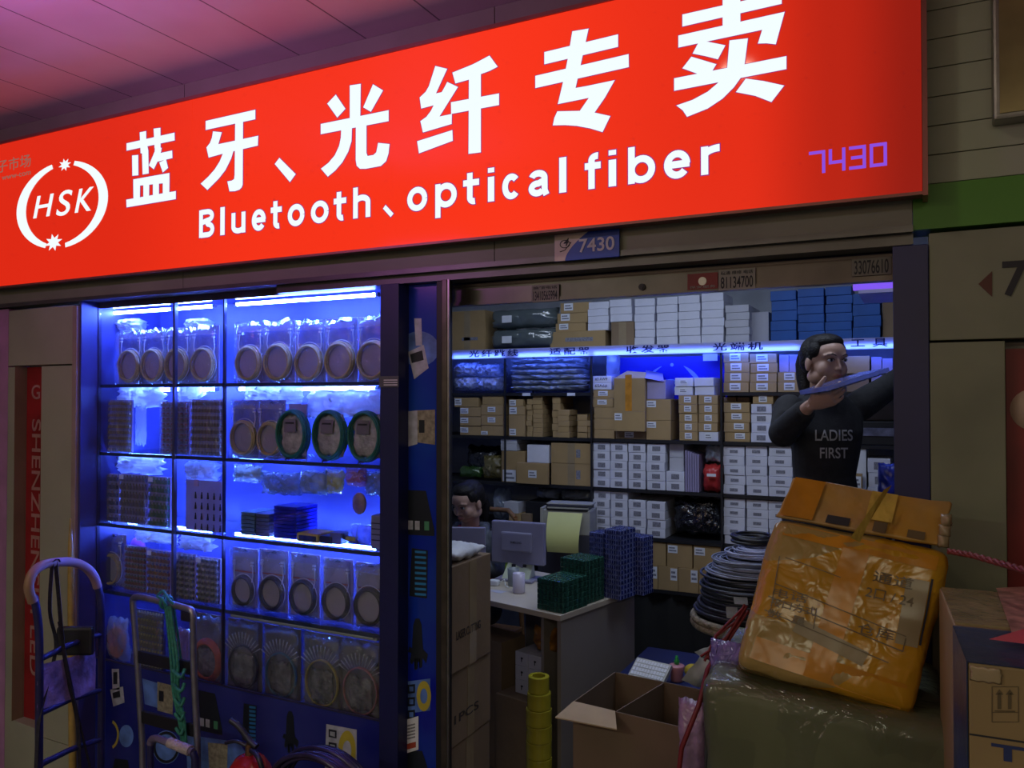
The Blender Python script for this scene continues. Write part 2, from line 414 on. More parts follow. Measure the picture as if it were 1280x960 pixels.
bulge_panel(mb, xl0, x92, z457+.004, z380, cx)
bulge_panel(mb, xl0, x17, z908, z457-.003, cx)
bulge_panel(mb, x50, x92, zat(70, 927, D)+.002, z457-.003, cx)
bulge_panel(mb, x50, x92, z908*0, zat(70, 927, D)-.002, cx)
bulge_panel(mb, xl0, x50-.001, 0, z908, cx)
struct(mb, 'wall_left', K['clad'])
struct(MB().box(x17, x50+.25, yn+.02, D+.12, z908, z457), 'wall_left_niche', mat('brown_niche', (.12, .085, .07), .6))
struct(MB().box(x17, x17+.002, D+.005, yn, z908, z457), 'trim_niche', K['card2'])
bn = MB().box(x17+.004, x50+.10, yn, yn+.019, z908+.001, z457-.002)
r = place(bn, 'red_banner', mat('red_banner_cloth', (.30, .015, .018), .5, var=.2, scale=6), (x17+.05, yn, z908), 'narrow red banner with pale vertical lettering in the niche beside the display case', 'banner')
K['pink'] = mat('pale_banner_print', (.42, .22, .20), .5)
text('SHENZHENSHI LED', (xat(41, yn), yn-.001, zat(45, 524, yn)), (0, 0, -1), (1, 0, 0), 1.15, .062, K['pink'], .001, .008, parent=r)
text('G', (xat(40, yn), yn-.001, zat(45, 499, yn)), (1, 0, 0), (0, 0, 1), .06, .065, K['pink'], .001, .01, parent=r)
struct(MB().bbox(x92+.002, x101-.014, D-.01, D+.10, 0, zat(96, 383, D), .002), 'trim_pink', mat('pinkish_trim', (.36, .27, .25), .5))
struct(MB().box(XA-3, xl0-.002, D+.02, D+.12, 0, zat(0, 386, D)), 'wall_left_beyond', mat('mauve_wall', (.45, .22, .42), .5))

# ================================================================= THE SIGN
K['rim'] = mat('sign_rim', (.30, .10, .08), .4, .3)
m = bpy.data.materials.new('backlit_red_acrylic'); m.use_nodes = True; nt = m.node_tree; N = nt.nodes; N.clear()
o_ = N.new('ShaderNodeOutputMaterial'); e = N.new('ShaderNodeEmission'); tc = N.new('ShaderNodeTexCoord'); sp = N.new('ShaderNodeSeparateXYZ'); nt.links.new(tc.outputs['Object'], sp.inputs[0])
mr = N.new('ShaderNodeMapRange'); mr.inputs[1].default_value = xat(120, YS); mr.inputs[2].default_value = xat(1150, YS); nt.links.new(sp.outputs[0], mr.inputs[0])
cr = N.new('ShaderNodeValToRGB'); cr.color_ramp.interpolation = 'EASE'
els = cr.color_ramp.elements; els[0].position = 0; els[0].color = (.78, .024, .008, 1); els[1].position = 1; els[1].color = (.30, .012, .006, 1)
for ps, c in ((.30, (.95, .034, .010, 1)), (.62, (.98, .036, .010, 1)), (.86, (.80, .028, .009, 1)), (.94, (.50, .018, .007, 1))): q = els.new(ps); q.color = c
nt.links.new(mr.outputs[0], cr.inputs[0])
gl = N.new('ShaderNodeBsdfGlossy'); gl.inputs[1].default_value = .08; ad = N.new('ShaderNodeMixShader'); fr = N.new('ShaderNodeFresnel'); fr.inputs[0].default_value = 1.35
nt.links.new(cr.outputs[0], e.inputs[0]); e.inputs[1].default_value = 1.0
nt.links.new(fr.outputs[0], ad.inputs[0]); nt.links.new(e.outputs[0], ad.inputs[1]); nt.links.new(gl.outputs[0], ad.inputs[2]); nt.links.new(ad.outputs[0], o_.inputs[0])
K['red'] = m
zs0 = zat(0, 358, YS); zs1 = zat(0, 181, YS); xs0 = xat(-75, YS); xs1 = xat(1155, YS)
sign = empty('shop_sign', ((xs0+xs1)/2, YS, zs0), 'long backlit red signboard with white lettering above the shop front', 'sign')
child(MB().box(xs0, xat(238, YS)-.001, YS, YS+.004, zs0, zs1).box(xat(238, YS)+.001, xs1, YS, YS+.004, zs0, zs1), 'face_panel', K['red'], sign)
child(MB().box(xs0-.02, xs1+.001, YS+.005, D-.013, zs0-.002, zs1+.002), 'housing', mat('sign_housing', (.14, .05, .045), .5), sign)
mb = MB().box(xs1+.001, xs1+.012, YS-.012, D-.013, zs0-.012, zs1+.012).box(xs0-.02, xs1+.001, YS-.006, YS+.004, zs1+.0005, zs1+.012).box(xs0-.02, xs1+.001, YS-.006, YS+.004, zs0-.008, zs0-.0005)
child(mb, 'rim', K['rim'], sign)
K['wlet'] = emis('backlit_white', (.86, .95, 1.0), 1.05); K['vlet'] = emis('violet_lettering', (.26, .08, .75), 1.0); K['wedge'] = emis('violet_edge', (.30, .03, .22), 1.0)
def sign_text(body, l, r_, top, bot, off=.03, shear=0, m_='wlet', pad=True):
    c = (l+r_)/2; zb = zat(c, bot, YS); zt_ = zat(c, top, YS); xl, xr = xat(l, YS), xat(r_, YS)
    if pad: text(body, (xl-.002, YS-.0006, zb-.002), (1, 0, 0), (0, 0, 1), xr-xl+.004, zt_-zb+.004, K['wedge'], 0, off+.012, shear, sign, 'lettering_edge')
    return text(body, (xl, YS-.001, zb), (1, 0, 0), (0, 0, 1), xr-xl, zt_-zb, K[m_], .0015, off, shear, sign, 'lettering')
# brush strokes of the seven big characters, traced as polygons on the sign's face
GLY = [
 (150, 155, 8.725, [[(75,212),(598,95),(600,180),(75,292)], [(218,92),(288,78),(290,180),(312,290),(316,540),(250,552),(243,322),(228,320)], [(370,52),(444,42),(446,260),(380,265)], [(135,345),(202,338),(204,560),(138,566)],
   [(384,240),(458,262),(452,300),(412,412),(372,495),(318,452),(340,400),(382,300)], [(440,318),(572,290),(575,372),(412,412)], [(432,420),(505,385),(528,480),(470,530)], [(148,605),(542,535),(543,640),(148,680)], [(148,670),(222,672),(220,815),(150,815)], [(258,660),(322,655),(320,800),(258,800)], [(362,650),(428,640),(428,780),(362,785)], [(470,635),(543,625),(541,750),(470,760)], [(72,826),(612,732),(612,820),(75,910)]]),
 (245, 130, 8.344, [[(104,178),(622,60),(622,160),(104,272)], [(412,165),(494,160),(490,840),(480,870),(455,895),(410,910),(352,912),(330,808),(375,800),(400,785),(406,740)], [(180,286),(272,296),(236,420),(652,332),(648,435),(280,520),(135,560),(112,455),(150,405),(170,350)], [(284,515),(398,475),(370,570),(310,690),(240,780),(122,898),(52,832),(130,760),(200,680),(250,600)]]),
 (335, 95, 6.856, [[(100,702),(240,842),(190,910),(60,755)], [(583,160),(666,282),(596,358),(510,238)], [(902,72),(988,125),(884,308),(818,270)], [(703,82),(797,68),(792,420),(703,420)], [(454,412),(1036,294),(1036,388),(454,500)],
   [(630,450),(722,440),(718,560),(690,650),(640,740),(580,810),(515,864),(456,795),(520,745),(575,680),(612,600),(626,530)], [(755,425),(846,410),(846,660),(856,686),(905,678),(930,655),(946,574),(1044,584),(1035,665),(1015,730),(970,772),(840,796),(790,796),(762,770),(754,720)]]),
 (510, 60, 6.854, [[(236,155),(338,180),(300,262),(242,390),(290,380),(308,350),(338,292),(430,335),(272,588),(378,566),(376,652),(130,725),(108,628),(160,590),(198,540),(222,492),(115,520),(102,425),(152,378),(180,330)], [(80,800),(382,704),(386,796),(96,904)], [(382,212),(560,140),(700,66),(770,162),(700,198),(626,225),(560,262),(408,305)], [(524,230),(626,210),(626,895),(520,908)], [(370,466),(782,390),(782,490),(372,566)]]),
 (655, 25, 6.4, [[(388,92),(518,70),(470,290),(414,545),(500,530),(728,482),(650,620),(566,742),(692,770),(630,898),(530,868),(420,848),(330,842),(232,844),(244,785),(268,732),(448,728),(520,624),(272,674),(318,480),(350,320)], [(164,258),(754,116),(754,216),(164,356)], [(92,448),(838,274),(840,378),(92,546)]]),
 (830, 0, 6.4, [[(470,-75),(610,-105),(612,200),(470,215)], [(148,118),(942,-62),(942,32),(148,214)], [(116,286),(966,96),(895,356),(820,348),(752,350),(786,240),(116,382)], [(280,335),(350,335),(492,364),(432,476),(330,450),(230,430)], [(220,455),(420,515),(350,630),(270,592),(148,548)], [(525,325),(672,308),(645,520),(625,610),(560,700),(470,790),(350,870),(185,936),(152,885),(100,845),(230,800),(350,735),(432,665),(505,560)], [(82,628),(980,450),(980,554),(82,728)], [(655,630),(800,650),(962,686),(860,818),(730,768),(576,738)]]),
]
def offset_poly(P, k):
    n = len(P); A = sum(P[i][0]*P[(i+1) % n][1]-P[(i+1) % n][0]*P[i][1] for i in range(n)); s = 1 if A > 0 else -1; out = []
    for i in range(n):
        a, b, c = P[i-1], P[i], P[(i+1) % n]
        d1 = Vector((b[0]-a[0], b[1]-a[1])); d2 = Vector((c[0]-b[0], c[1]-b[1]))
        if d1.length < 1e-6 or d2.length < 1e-6: out.append(b); continue
        d1.normalize(); d2.normalize(); n1 = Vector((d1.y, -d1.x))*s; n2 = Vector((d2.y, -d2.x))*s; m_ = (n1+n2)
        if m_.length < .2: m_ = n1
        m_.normalize(); q = k/max(.5, m_.dot(n1)); out.append((b[0]+m_.x*q, b[1]+m_.y*q))
    return out
for ox, oy, sc_, polys in GLY:
    m1, m2 = MB(), MB()
    for P in polys:
        P = [(ox+x/sc_, oy+y/sc_) for x, y in P]
        for mb, Q, dy in ((m2, offset_poly(P, .75), .0006), (m1, P, .0014)):
            vs = []
            for x, y in Q:
                q = at(x, y, YS); vs.append((q.x, YS-dy, q.z))
            mb.add(vs, [tuple(t) for t in tessellate_polygon([[Vector((v[0], v[2], 0)) for v in vs]])])
    child(m1, 'character', K['wlet'], sign); child(m2, 'character_edge', K['wedge'], sign)
# Latin lettering drawn with broad pen strokes
def arcp(cx, cy, rx, ry, a0, a1, n=18): return [(cx+rx*math.cos(math.radians(a0+(a1-a0)*i/n)), cy+ry*math.sin(math.radians(a0+(a1-a0)*i/n))) for i in range(n+1)]
def letter(ch, w_, h):
    s = .188*h; xh = .735*h; hs = s/2; ro = dict(cx=w_/2, cy=xh/2); rx, ry = w_/2-hs, xh/2-hs*.9
    O_ = lambda a0, a1, **k: arcp(w_/2, xh/2, rx, ry, a0, a1, 26)
    if ch == 'l': return [[(w_/2, 0), (w_/2, h)]], w_
    if ch == 'i': return [[(w_/2, 0), (w_/2, xh)], [(w_/2, h*.86), (w_/2, h)]], w_
    if ch == 'o': return [O_(0, 360)], s
    if ch == 'e': return [O_(0, 322), [(hs, xh*.50), (w_-hs*.2, xh*.50)]], s
    if ch == 'c': return [O_(42, 318)], s
    if ch == 'u': return [[(hs, xh)]+arcp(w_/2, rx*.95, rx, rx*.95-hs*.9, 180, 340), [(w_-hs, xh), (w_-hs, 0)]], s
    if ch == 'h': return [[(hs, 0), (hs, h)], arcp(w_/2, xh-rx*.98, rx, rx*.98-hs*.9, 170, 0)+[(w_-hs, 0)]], s
    if ch == 'r': return [[(hs, 0), (hs, xh)], arcp(w_*.95, xh-rx*1.6, w_*.95-hs, rx*1.6-hs*.8, 175, 88)], s
    if ch == 'b': return [[(hs, 0), (hs, h)], O_(-180, 180)], s
    if ch == 'p': return [[(hs, xh), (hs, -.30*h)], O_(-180, 180)], s
    if ch == 't': return [[(w_*.42, h*.94), (w_*.42, h*.18)]+arcp(w_*.42+.14*h, h*.16+hs*.4, .14*h, .12*h, 190, 285, 8), [(0, xh-hs), (w_, xh-hs)]], s
    if ch == 'f': return [[(w_*.42, 0), (w_*.42, h*.78)]+arcp(w_*.42+.16*h, h*.80, .16*h, .20*h-hs, 175, 78, 8), [(0, xh-hs), (w_*.98, xh-hs)]], s
    if ch == 'a': return [arcp(w_/2, xh*.68, rx*.98, xh*.32-hs, 165, 0)+[(w_-hs, xh*.2), (w_-hs*.4, 0)], [(w_-hs, xh*.58)]+arcp(w_*.46, xh*.29, w_*.46-hs, xh*.29-hs*.8, 80, 330)], s
    if ch == 'B': return [[(hs, 0), (hs, h)], [(hs, h-hs*.9), (w_*.5, h-hs*.9)]+arcp(w_*.55, h*.76, w_*.42-hs, h*.24-hs*.9, 90, -90, 12)+[(hs, h*.52+hs*.1)], [(w_*.5, h*.52+hs*.1)]+arcp(w_*.58, h*.27, w_*.42-hs, h*.27-hs*.9, 90, -90, 12)+[(hs, hs*.9)]], s
def ribbon(mb, pts, wd, X0_, Z0_, y, ext=0):
    P = [Vector(p) for p in pts]; vs = []; n = len(P)
    if ext: P[0] = P[0]+(P[0]-P[1]).normalized()*ext; P[-1] = P[-1]+(P[-1]-P[-2]).normalized()*ext
    for i, p in enumerate(P):
        a = P[max(i-1, 0)]; b = P[min(i+1, n-1)]; d = (b-a).normalized() if (b-a).length > 1e-9 else Vector((1, 0)); nn = Vector((-d.y, d.x))*wd/2
        vs += [(X0_+(p+nn).x, y, Z0_+(p+nn).y), (X0_+(p-nn).x, y, Z0_+(p-nn).y)]
    mb.add(vs, [(2*i, 2*i+1, 2*i+3, 2*i+2) for i in range(n-1)])
zbase = zat(258, 296.5, YS); hcap = zat(258, 262, YS)-zbase
LAT = [('B', 248, 267), ('l', 274.5, 280), ('u', 288.5, 306), ('e', 314, 331.5), ('t', 337.7, 351.5), ('o', 359, 380), ('o', 388, 410.3), ('t', 416.6, 432.3), ('h', 441, 462.6), ('o', 508.8, 534), ('p', 544, 571), ('t', 579, 599), ('i', 610, 618), ('c', 628, 651), ('a', 661, 685), ('l', 699.5, 708.5),
       ('f', 731.5, 752), ('i', 761.5, 771), ('b', 786, 820), ('e', 831, 864), ('r', 877.5, 901.5)]
for ch, l, r_ in LAT:
    xl, xr = xat(l, YS), xat(r_, YS); st, sw_ = letter(ch, xr-xl, hcap); m1, m2 = MB(), MB()
    for s in st:
        ribbon(m2, s, sw_+.005, xl, zbase, YS-.0006, .0025); ribbon(m1, s, sw_, xl, zbase, YS-.0014)
    child(m1, 'letter', K['wlet'], sign); child(m2, 'letter_edge', K['wedge'], sign)
m1, m2 = MB(), MB(); P = [(480,256.5),(484,253.5),(496,269),(491.5,274)]
P = [(240+x/3.765, 160+y/3.765) for x, y in ((900,380),(912,362),(950,403),(936,420))]
for mb, Q, dy in ((m2, offset_poly(P, -.75) if False else offset_poly(P, .75), .0006), (m1, P, .0014)):
    mb.add([(at(x, y, YS).x, YS-dy, at(x, y, YS).z) for x, y in Q], [(0, 1, 2, 3)])
child(m1, 'letter', K['wlet'], sign); child(m2, 'letter_edge', K['wedge'], sign)
# slanted initials inside the broken ring
for ch, l, r_, t_, b_ in (('H', 40, 60, 245, 272), ('S', 68, 84, 239, 270), ('K', 92, 112, 236, 265)):
    sign_text(ch, l, r_, t_, b_, .006, .30, pad=False)
def logo_pt(a, rx, ry, cx=78, cy=256):
    px = cx+rx*math.cos(a); py = cy-ry*math.sin(a) - .19*(px-cx); return at(px, py, YS-.0012)
def arc(a0, a1, r_out=(57, 54), w0=.10, w1=.20):
    n = 26; vo = []; vi = []
    for i in range(n+1):
        s = i/n; a = a0+(a1-a0)*s; w_ = w0+(w1-w0)*math.sin(PI*s)
        vo.append(logo_pt(a, *r_out)); vi.append(logo_pt(a, r_out[0]*(1-w_), r_out[1]*(1-w_)))
    vs = vo+vi; vs += [v+Vector((0, -.0012, 0)) for v in vs]; m2 = 2*(n+1); fs = []
    for i in range(n):
        fs += [(m2+i, m2+i+1, m2+n+2+i, m2+n+1+i), (i, i+1, m2+i+1, m2+i), (n+1+i, m2+n+1+i, m2+n+2+i, n+2+i)]
    return vs, fs
mb = MB()
for a0, a1 in ((math.radians(103), math.radians(248)), (math.radians(74), math.radians(-86))):
    vs, fs = arc(a0, a1); mb.add(vs, fs)
def star(cx, cy, r0, r1, k=8):
    pts = []
    for i in range(k*2):
        a = PI*i/k+.2; rr = r0 if i % 2 == 0 else r1
        pts.append(at(cx+rr*math.cos(a), cy-rr*math.sin(a)-.19*rr*math.cos(a), YS-.0012))
    return pts
for cx_, cy_, r0 in ((81, 206, 8), (67, 303, 11)):
    p = star(cx_, cy_, r0, r0*.5); c_ = at(cx_, cy_, YS-.0028); n = len(p)
    mb.add(p+[c_], [(i, (i+1) % n, n) for i in range(n)])
child(mb, 'ring_emblem', K['wlet'], sign)
# squared digits drawn with strokes
def seg_digits(s, l, r_, top, bot, slant=0):
    segs = {'7': [(0, 1, 1, 1), (1, 1, 1, 0)], '4': [(0, 1, 0, .4), (0, .4, 1, .4), (1, 1, 1, 0)], '3': [(0, 1, 1, 1), (.15, .5, 1, .5), (0, 0, 1, 0), (1, 1, 1, 0)], '0': [(0, 1, 1, 1), (0, 0, 1, 0), (0, 1, 0, 0), (1, 1, 1, 0)]}
    mb = MB(); c = (l+r_)/2; z0 = zat(c, bot, YS); z1 = zat(c, top, YS); x0, x1 = xat(l, YS), xat(r_, YS); n = len(s); cw = (x1-x0)/n; th = .0075
    for k, ch in enumerate(s):
        ox = x0+k*cw; w_ = cw*.66
        for a, b, c2, d in segs[ch]:
            xa, xb = sorted((ox+a*w_, ox+c2*w_)); za, zb = sorted((z0+b*(z1-z0), z0+d*(z1-z0)))
            mb.box(xa-th/2, xb+th/2, YS-.0022, YS-.0004, za-th/2, zb+th/2)
    return mb
child(seg_digits('7430', 1015, 1118, 185, 210), 'number', K['vlet'], sign, 'violet squared shop number')
K['glet'] = emis('grey_print', (.30, .12, .09), 1)
text('子市场', (xat(-6, YS), YS-.001, zat(15, 213, YS)), (1, 0, 0), (0, 0, 1), xat(36, YS)-xat(-6, YS), .056, K['glet'], .0008, .004, 0, sign, 'small_print')
text('www-com', (xat(0, YS), YS-.001, zat(15, 223, YS)), (1, 0, 0), (0, 0, 1), xat(36, YS)-xat(0, YS), .016, K['glet'], .0008, .004, 0, sign, 'small_print')

# blue number plate under the sign
x0, x1 = xat(696, D), xat(777, D); z0 = zat(736, 325, D); z1 = zat(736, 291, D)
pl = empty('number_plate', ((x0+x1)/2, D, z0), 'small blue and white number plate reading 7430 on the strip under the sign', 'sign')
y_ = D-.017
child(MB().bbox(x0, x1, y_, D-.0125, z0, z1, .001), 'plate', mat('plate_blue', (.006, .05, .42), .4), pl)
mb = MB(); n = 10; P0 = [(x0+.001, z0+.001)]
crv = [(x0+(x1-x0)*(.17+.36*(i/n)**1.7), z0+(z1-z0)*(i/n)) for i in range(n+1)]
poly = [(x0+.001, z0+.001)]+crv+[(x0+.001, z1-.001)]
mb.add([(x, y_-.0008, z) for x, z in poly], [tuple(range(len(poly)))]); child(mb, 'white_corner', mat('plate_white', (.62, .52, .50), .5), pl)
text('7430', (x0+(x1-x0)*.39, y_-.001, z0+(z1-z0)*.25), (1, 0, 0), (0, 0, 1), (x1-x0)*.54, (z1-z0)*.5, mat('plate_lettering', (.62, .60, .66), .5), .001, .015, parent=pl)
text('4', (x0+(x1-x0)*.14, y_-.001, z0+(z1-z0)*.55), (1, 0, 0), (0, 0, 1), (x1-x0)*.07, (z1-z0)*.28, K['ink'], .001, .02, .3, pl, 'plate_mark')
mb = MB(); cc = Vector((x0+(x1-x0)*.17, y_-.0015, z0+(z1-z0)*.62)); torus(mb, cc, .014, .0012, sx=1.1, sz=.8); mb.tube([cc+Vector((-.016, 0, -.022)), cc+Vector((0, 0, -.018)), cc+Vector((.02, 0, .004))], .0012, 5)
child(mb, 'swoosh', K['ink'], pl)
# ================================================================= THE SHOP FRONT
# pillar, poster and door frame between the case and the opening
xp0, xp1, xp2, xp3 = xat(475, D), xat(498, D), xat(552, D), xat(566, D)
ztop = z_fb-.031
struct(MB().bbox(xp0, xp1, D, D+.10, 0, ztop, .002), 'trim_pillar', K['navy'])
K['posterblue'] = mat('vivid_blue_film', (.003, .006, .34), .2, scale=2.2, col2=(.01, .06, .42)); K['posterblue2'] = mat('blue_violet_film', (.006, .012, .20), .2, scale=1.6, col2=(.05, .06, .30))
K['pprint'] = mat('poster_print_white', (.45, .48, .56), .3, var=.2, scale=30); K['pblack'] = mat('poster_print_black', (.015, .02, .03), .3); K['pgreen'] = mat('poster_print_green', (.08, .30, .16), .3); K['pyel'] = mat('poster_print_yellow', (.50, .42, .05), .3); K['pbeige'] = mat('poster_print_beige', (.30, .28, .20), .3, var=.3, scale=60); K['pcyan'] = mat('poster_print_cyan', (.03, .22, .50), .3); K['phalo'] = mat('poster_halo', (.10, .20, .55), .3, var=.5, scale=10); K['pred'] = mat('poster_print_red', (.45, .05, .04), .3)
PM = [K['posterblue'], K['pprint'], K['pblack'], K['pgreen'], K['pyel'], K['pbeige'], K['pcyan'], K['phalo'], K['pred']]
def pq(mb, Y, pts, mi, k=1):   # a printed patch, pixel corners on the poster's plane
    y = Y-.0006*k; vs = []
    for p in pts:
        q = at(p[0], p[1], Y); vs.append((q.x, y, q.z))
    mb.add(vs, [tuple(range(len(vs)))], mi)
def pell(mb, Y, cx, cy, rx, ry, mi, k=1, inner=None, a0=0, a1=2*PI):
    y = Y-.0006*k; n = 24; o1 = [at(cx+rx*math.cos(a0+(a1-a0)*i/n), cy+ry*math.sin(a0+(a1-a0)*i/n), Y) for i in range(n+1)]
    if inner is None: mb.add([(q.x, y, q.z) for q in o1[:-1]], [tuple(range(n))[::-1]], mi)
    else:
        o2 = [at(cx+inner*rx*math.cos(a0+(a1-a0)*i/n), cy+inner*ry*math.sin(a0+(a1-a0)*i/n), Y) for i in range(n+1)]
        mb.add([(q.x, y, q.z) for q in o1+o2], [(i, i+1, n+2+i, n+1+i) for i in range(n)], mi)
def glove(mb, Y, cx, cy, s, sk=0):
    body = [(-.10, -1), (.10, -1), (.22, -.75), (.26, -.2), (.30, .2), (.55, .4), (.45, .75), (.25, .55), (.25, .9), (.10, .95), (.08, .7), (.0, .7), (-.02, 1.0), (-.16, 1.0), (-.18, .65), (-.28, .8), (-.4, .7), (-.32, .35), (-.5, .3), (-.42, .1), (-.28, .15), (-.26, -.2), (-.22, -.75)]
    pq(mb, Y, [(cx+x*s*.75, cy+y*s+sk*x*s*.75) for x, y in body], 2, 2)
    for k in range(3): pq(mb, Y, [(cx-s*.10+k*s*.08, cy+s*.55), (cx-s*.06+k*s*.08, cy+s*.55), (cx-s*.07+k*s*.08, cy+s*.95), (cx-s*.09+k*s*.08, cy+s*.95)], 2, 2)
def switchbox(mb, Y, cx, cy, w_, h_, sk):
    def q(x, y): return (cx+x*w_, cy+y*h_+sk*x*w_)
    pq(mb, Y, [q(-.35, -.5), q(.25, -.5), q(.5, .35), q(.5, .5), q(-.5, .5), q(-.45, -.1)], 2, 2)
    for x, c in ((-.2, 1), (.0, 1), (.28, 3)): pq(mb, Y, [q(x-.07, .18), q(x+.07, .18), q(x+.07, .38), q(x-.07, .38)], c, 3)
    pq(mb, Y, [q(-.42, .3), q(-.32, .3), q(-.32, .42), q(-.42, .42)], 8, 3)
YP = D+.06
mb = MB().box(xat(497, YP), xat(553, YP), YP, YP+.008, .02, ztop, 0)
pell(mb, YP, 524, 436, 25, 22, 7)
pq(mb, YP, [(518, 398), (527, 398), (528, 432), (520, 432)], 1, 2); pq(mb, YP, [(510, 440), (530, 431), (536, 460), (518, 474)], 1, 2); pq(mb, YP, [(513, 443), (528, 438), (530, 450), (515, 454)], 2, 3)
pq(mb, YP, [(502, 515), (522, 513), (522, 555), (504, 560)], 1, 2); pq(mb, YP, [(522, 513), (544, 512), (544, 556), (522, 553)], 5, 2); pq(mb, YP, [(524, 525), (531, 525), (531, 541), (524, 541)], 2, 3)
switchbox(mb, YP, 522, 641, 42, 56, .05)
pq(mb, YP, [(515, 685), (535, 688), (534, 748), (512, 745)], 2, 2)
for k in range(9): pq(mb, YP, [(519, 688+k*6.6), (533, 689+k*6.6), (533, 692+k*6.6), (519, 691+k*6.6)], 6, 3)
glove(mb, YP, 522, 805, 32)
pq(mb, YP, [(508, 852), (538, 848), (538, 888), (508, 892)], 7, 1)
for k in range(3): pq(mb, YP, [(510, 856+k*16), (519, 855+k*16), (519, 866+k*16), (510, 867+k*16)], 2, 2); pq(mb, YP, [(512, 858+k*16), (517, 858+k*16), (517, 864+k*16), (512, 864+k*16)], 7, 3)
pell(mb, YP, 530, 870, 9, 19, 4, 2, .5)
switchbox(mb, YP, 517, 958, 44, 40, .05)
po = place(mb, 'product_poster', PM, ((xp1+xp2)/2, YP, .02), 'narrow upright blue poster of fibre optic products beside the open doorway', 'poster')
# notice taped low on that poster
st = MB(); s0 = at(495, 940, D-.002); s1 = at(523, 895, D-.002)
st = MB(); Ys = YP-.004
pq(st, Ys, [(497, 903), (523, 895), (523, 937), (497, 945)], 0, 0)
pq(st, Ys, [(501, 932), (520, 927), (520, 934), (501, 939)], 1, 1)
for k in range(5): pq(st, Ys, [(503, 908+k*4), (519, 904+k*4), (519, 906+k*4), (503, 910+k*4)], 2, 1)
place(st, 'notice', [K['label'], K['redink'], K['print']], tuple(at(510, 940, YP-.004)), 'small white paper notice stuck low on the narrow blue poster', 'notice')
# dark metal door frame with a track
mb = MB().bbox(xat(551.5, D), xat(558, D), D+.001, D+.020, 0, ztop, .002).bbox(xat(551, D+.05), xat(565.5, D+.05), D+.022, D+.050, 0, ztop, .002, 1)
mb.box(xat(558.2, D), xat(560.5, D), D+.004, D+.012, 0, ztop, 2)
struct(mb, 'door_1', [mat('bronze_frame', (.10, .085, .07), .35, .7, var=.2, scale=15), K['blk'], K['metal']])
# rolled shutter bottom rail over the opening
Yh = D+.11; zh0 = zat(567, 383, Yh); zh1 = zat(567, 357, Yh)
x0 = xat(566, D+.11)-.02; x1 = xb0+.03
K['rail'] = mat('brown_shutter_rail', (.10, .088, .075), .32, .35, var=.25, scale=6)
struct(MB().box(x0, x1, Yh, Yh+.03, zh0+.012, zh1).box(x0, x1, Yh-.006, Yh+.03, zh0, zh0+.012).box(x0, x1, Yh-.004, Yh+.03, zh1-.008, zh1), 'trim_shutter_rail', K['rail'])
struct(MB().box(x0, x1, Yh+.01, Yh+.03, zh1, 2.19), 'trim_shutter', mat('navy_shutter', (.02, .02, .075), .3, .2))
def header_sticker(name, l, r_, t_, b_, mats, txt, label, col='ink', sub=None):
    c = (l+r_)/2; xl, xr = xat(l, Yh-.007), xat(r_, Yh-.007); z0, z1 = zat(c, b_, Yh-.007), zat(c, t_, Yh-.007)
    r = empty(name, ((xl+xr)/2, Yh-.007, z0), label, 'sticker')
    child(MB().box(xl, xr, Yh-.009, Yh-.0065, z0, z1), 'paper', mats, r)
    text(txt, (xl+(xr-xl)*.06, Yh-.0095, z0+(z1-z0)*.08), (1, 0, 0), (0, 0, 1), (xr-xl)*.88, (z1-z0)*(.56 if sub else .8), K[col], .0004, .012, parent=r)
    if sub: text(sub, (xl+(xr-xl)*.06, Yh-.0095, z0+(z1-z0)*.74), (1, 0, 0), (0, 0, 1), (xr-xl)*.88, (z1-z0)*.18, K[col], .0004, .01, parent=r)
K['dimpaper'] = mat('grimy_paper', (.26, .25, .22), .6, var=.2)
header_sticker('phone_sticker', 665, 699, 356, 377, K['dimpaper'], '13410565994', 'grimy phone number sticker on the shutter rail above the grey bags', sub='换锁电话')
header_sticker('phone_sticker', 899, 945, 336, 362, K['dimpaper'], '81134700', 'white phone number sticker beside the red seal on the shutter rail', sub='疏通 维修 电话')
header_sticker('phone_sticker', 1066, 1115, 322, 344, mat('bare_paper', (.18, .17, .15), .5), '33076610', 'brownish phone number sticker at the end of the rail by the blue jamb')
c = 879; xl, xr = xat(860, Yh-.007), xat(898, Yh-.007); z0, z1 = zat(c, 362, Yh), zat(c, 342, Yh)
r = empty('seal_sticker', ((xl+xr)/2, Yh-.007, z0), 'red rectangular sticker with a grey round seal on the shutter rail', 'sticker')
child(MB().box(xl, xr, Yh-.009, Yh-.0065, z0, z1), 'paper', mat('seal_red', (.22, .015, .018), .5), r)
child(MB().cyl(((xl+xr)/2, Yh-.0105, (z0+z1)/2), ((xl+xr)/2, Yh-.009, (z0+z1)/2), .012), 'seal', K['metal'], r)
text('保安服务', (xl+.006, Yh-.0095, z0+.003), (1, 0, 0), (0, 0, 1), xr-xl-.012, .008, K['dimpaper'], .0004, .01, parent=r)
q = at(803, 359, Yh)
place(MB().cyl((q.x, Yh-.008, q.z), (q.x, Yh+.0, q.z), .010, 16).cyl((q.x, Yh-.011, q.z), (q.x, Yh-.008, q.z), .006, 12), 'lock_cylinder', [K['blk']], tuple(q), 'small round black lock in the middle of the shutter rail', 'lock')

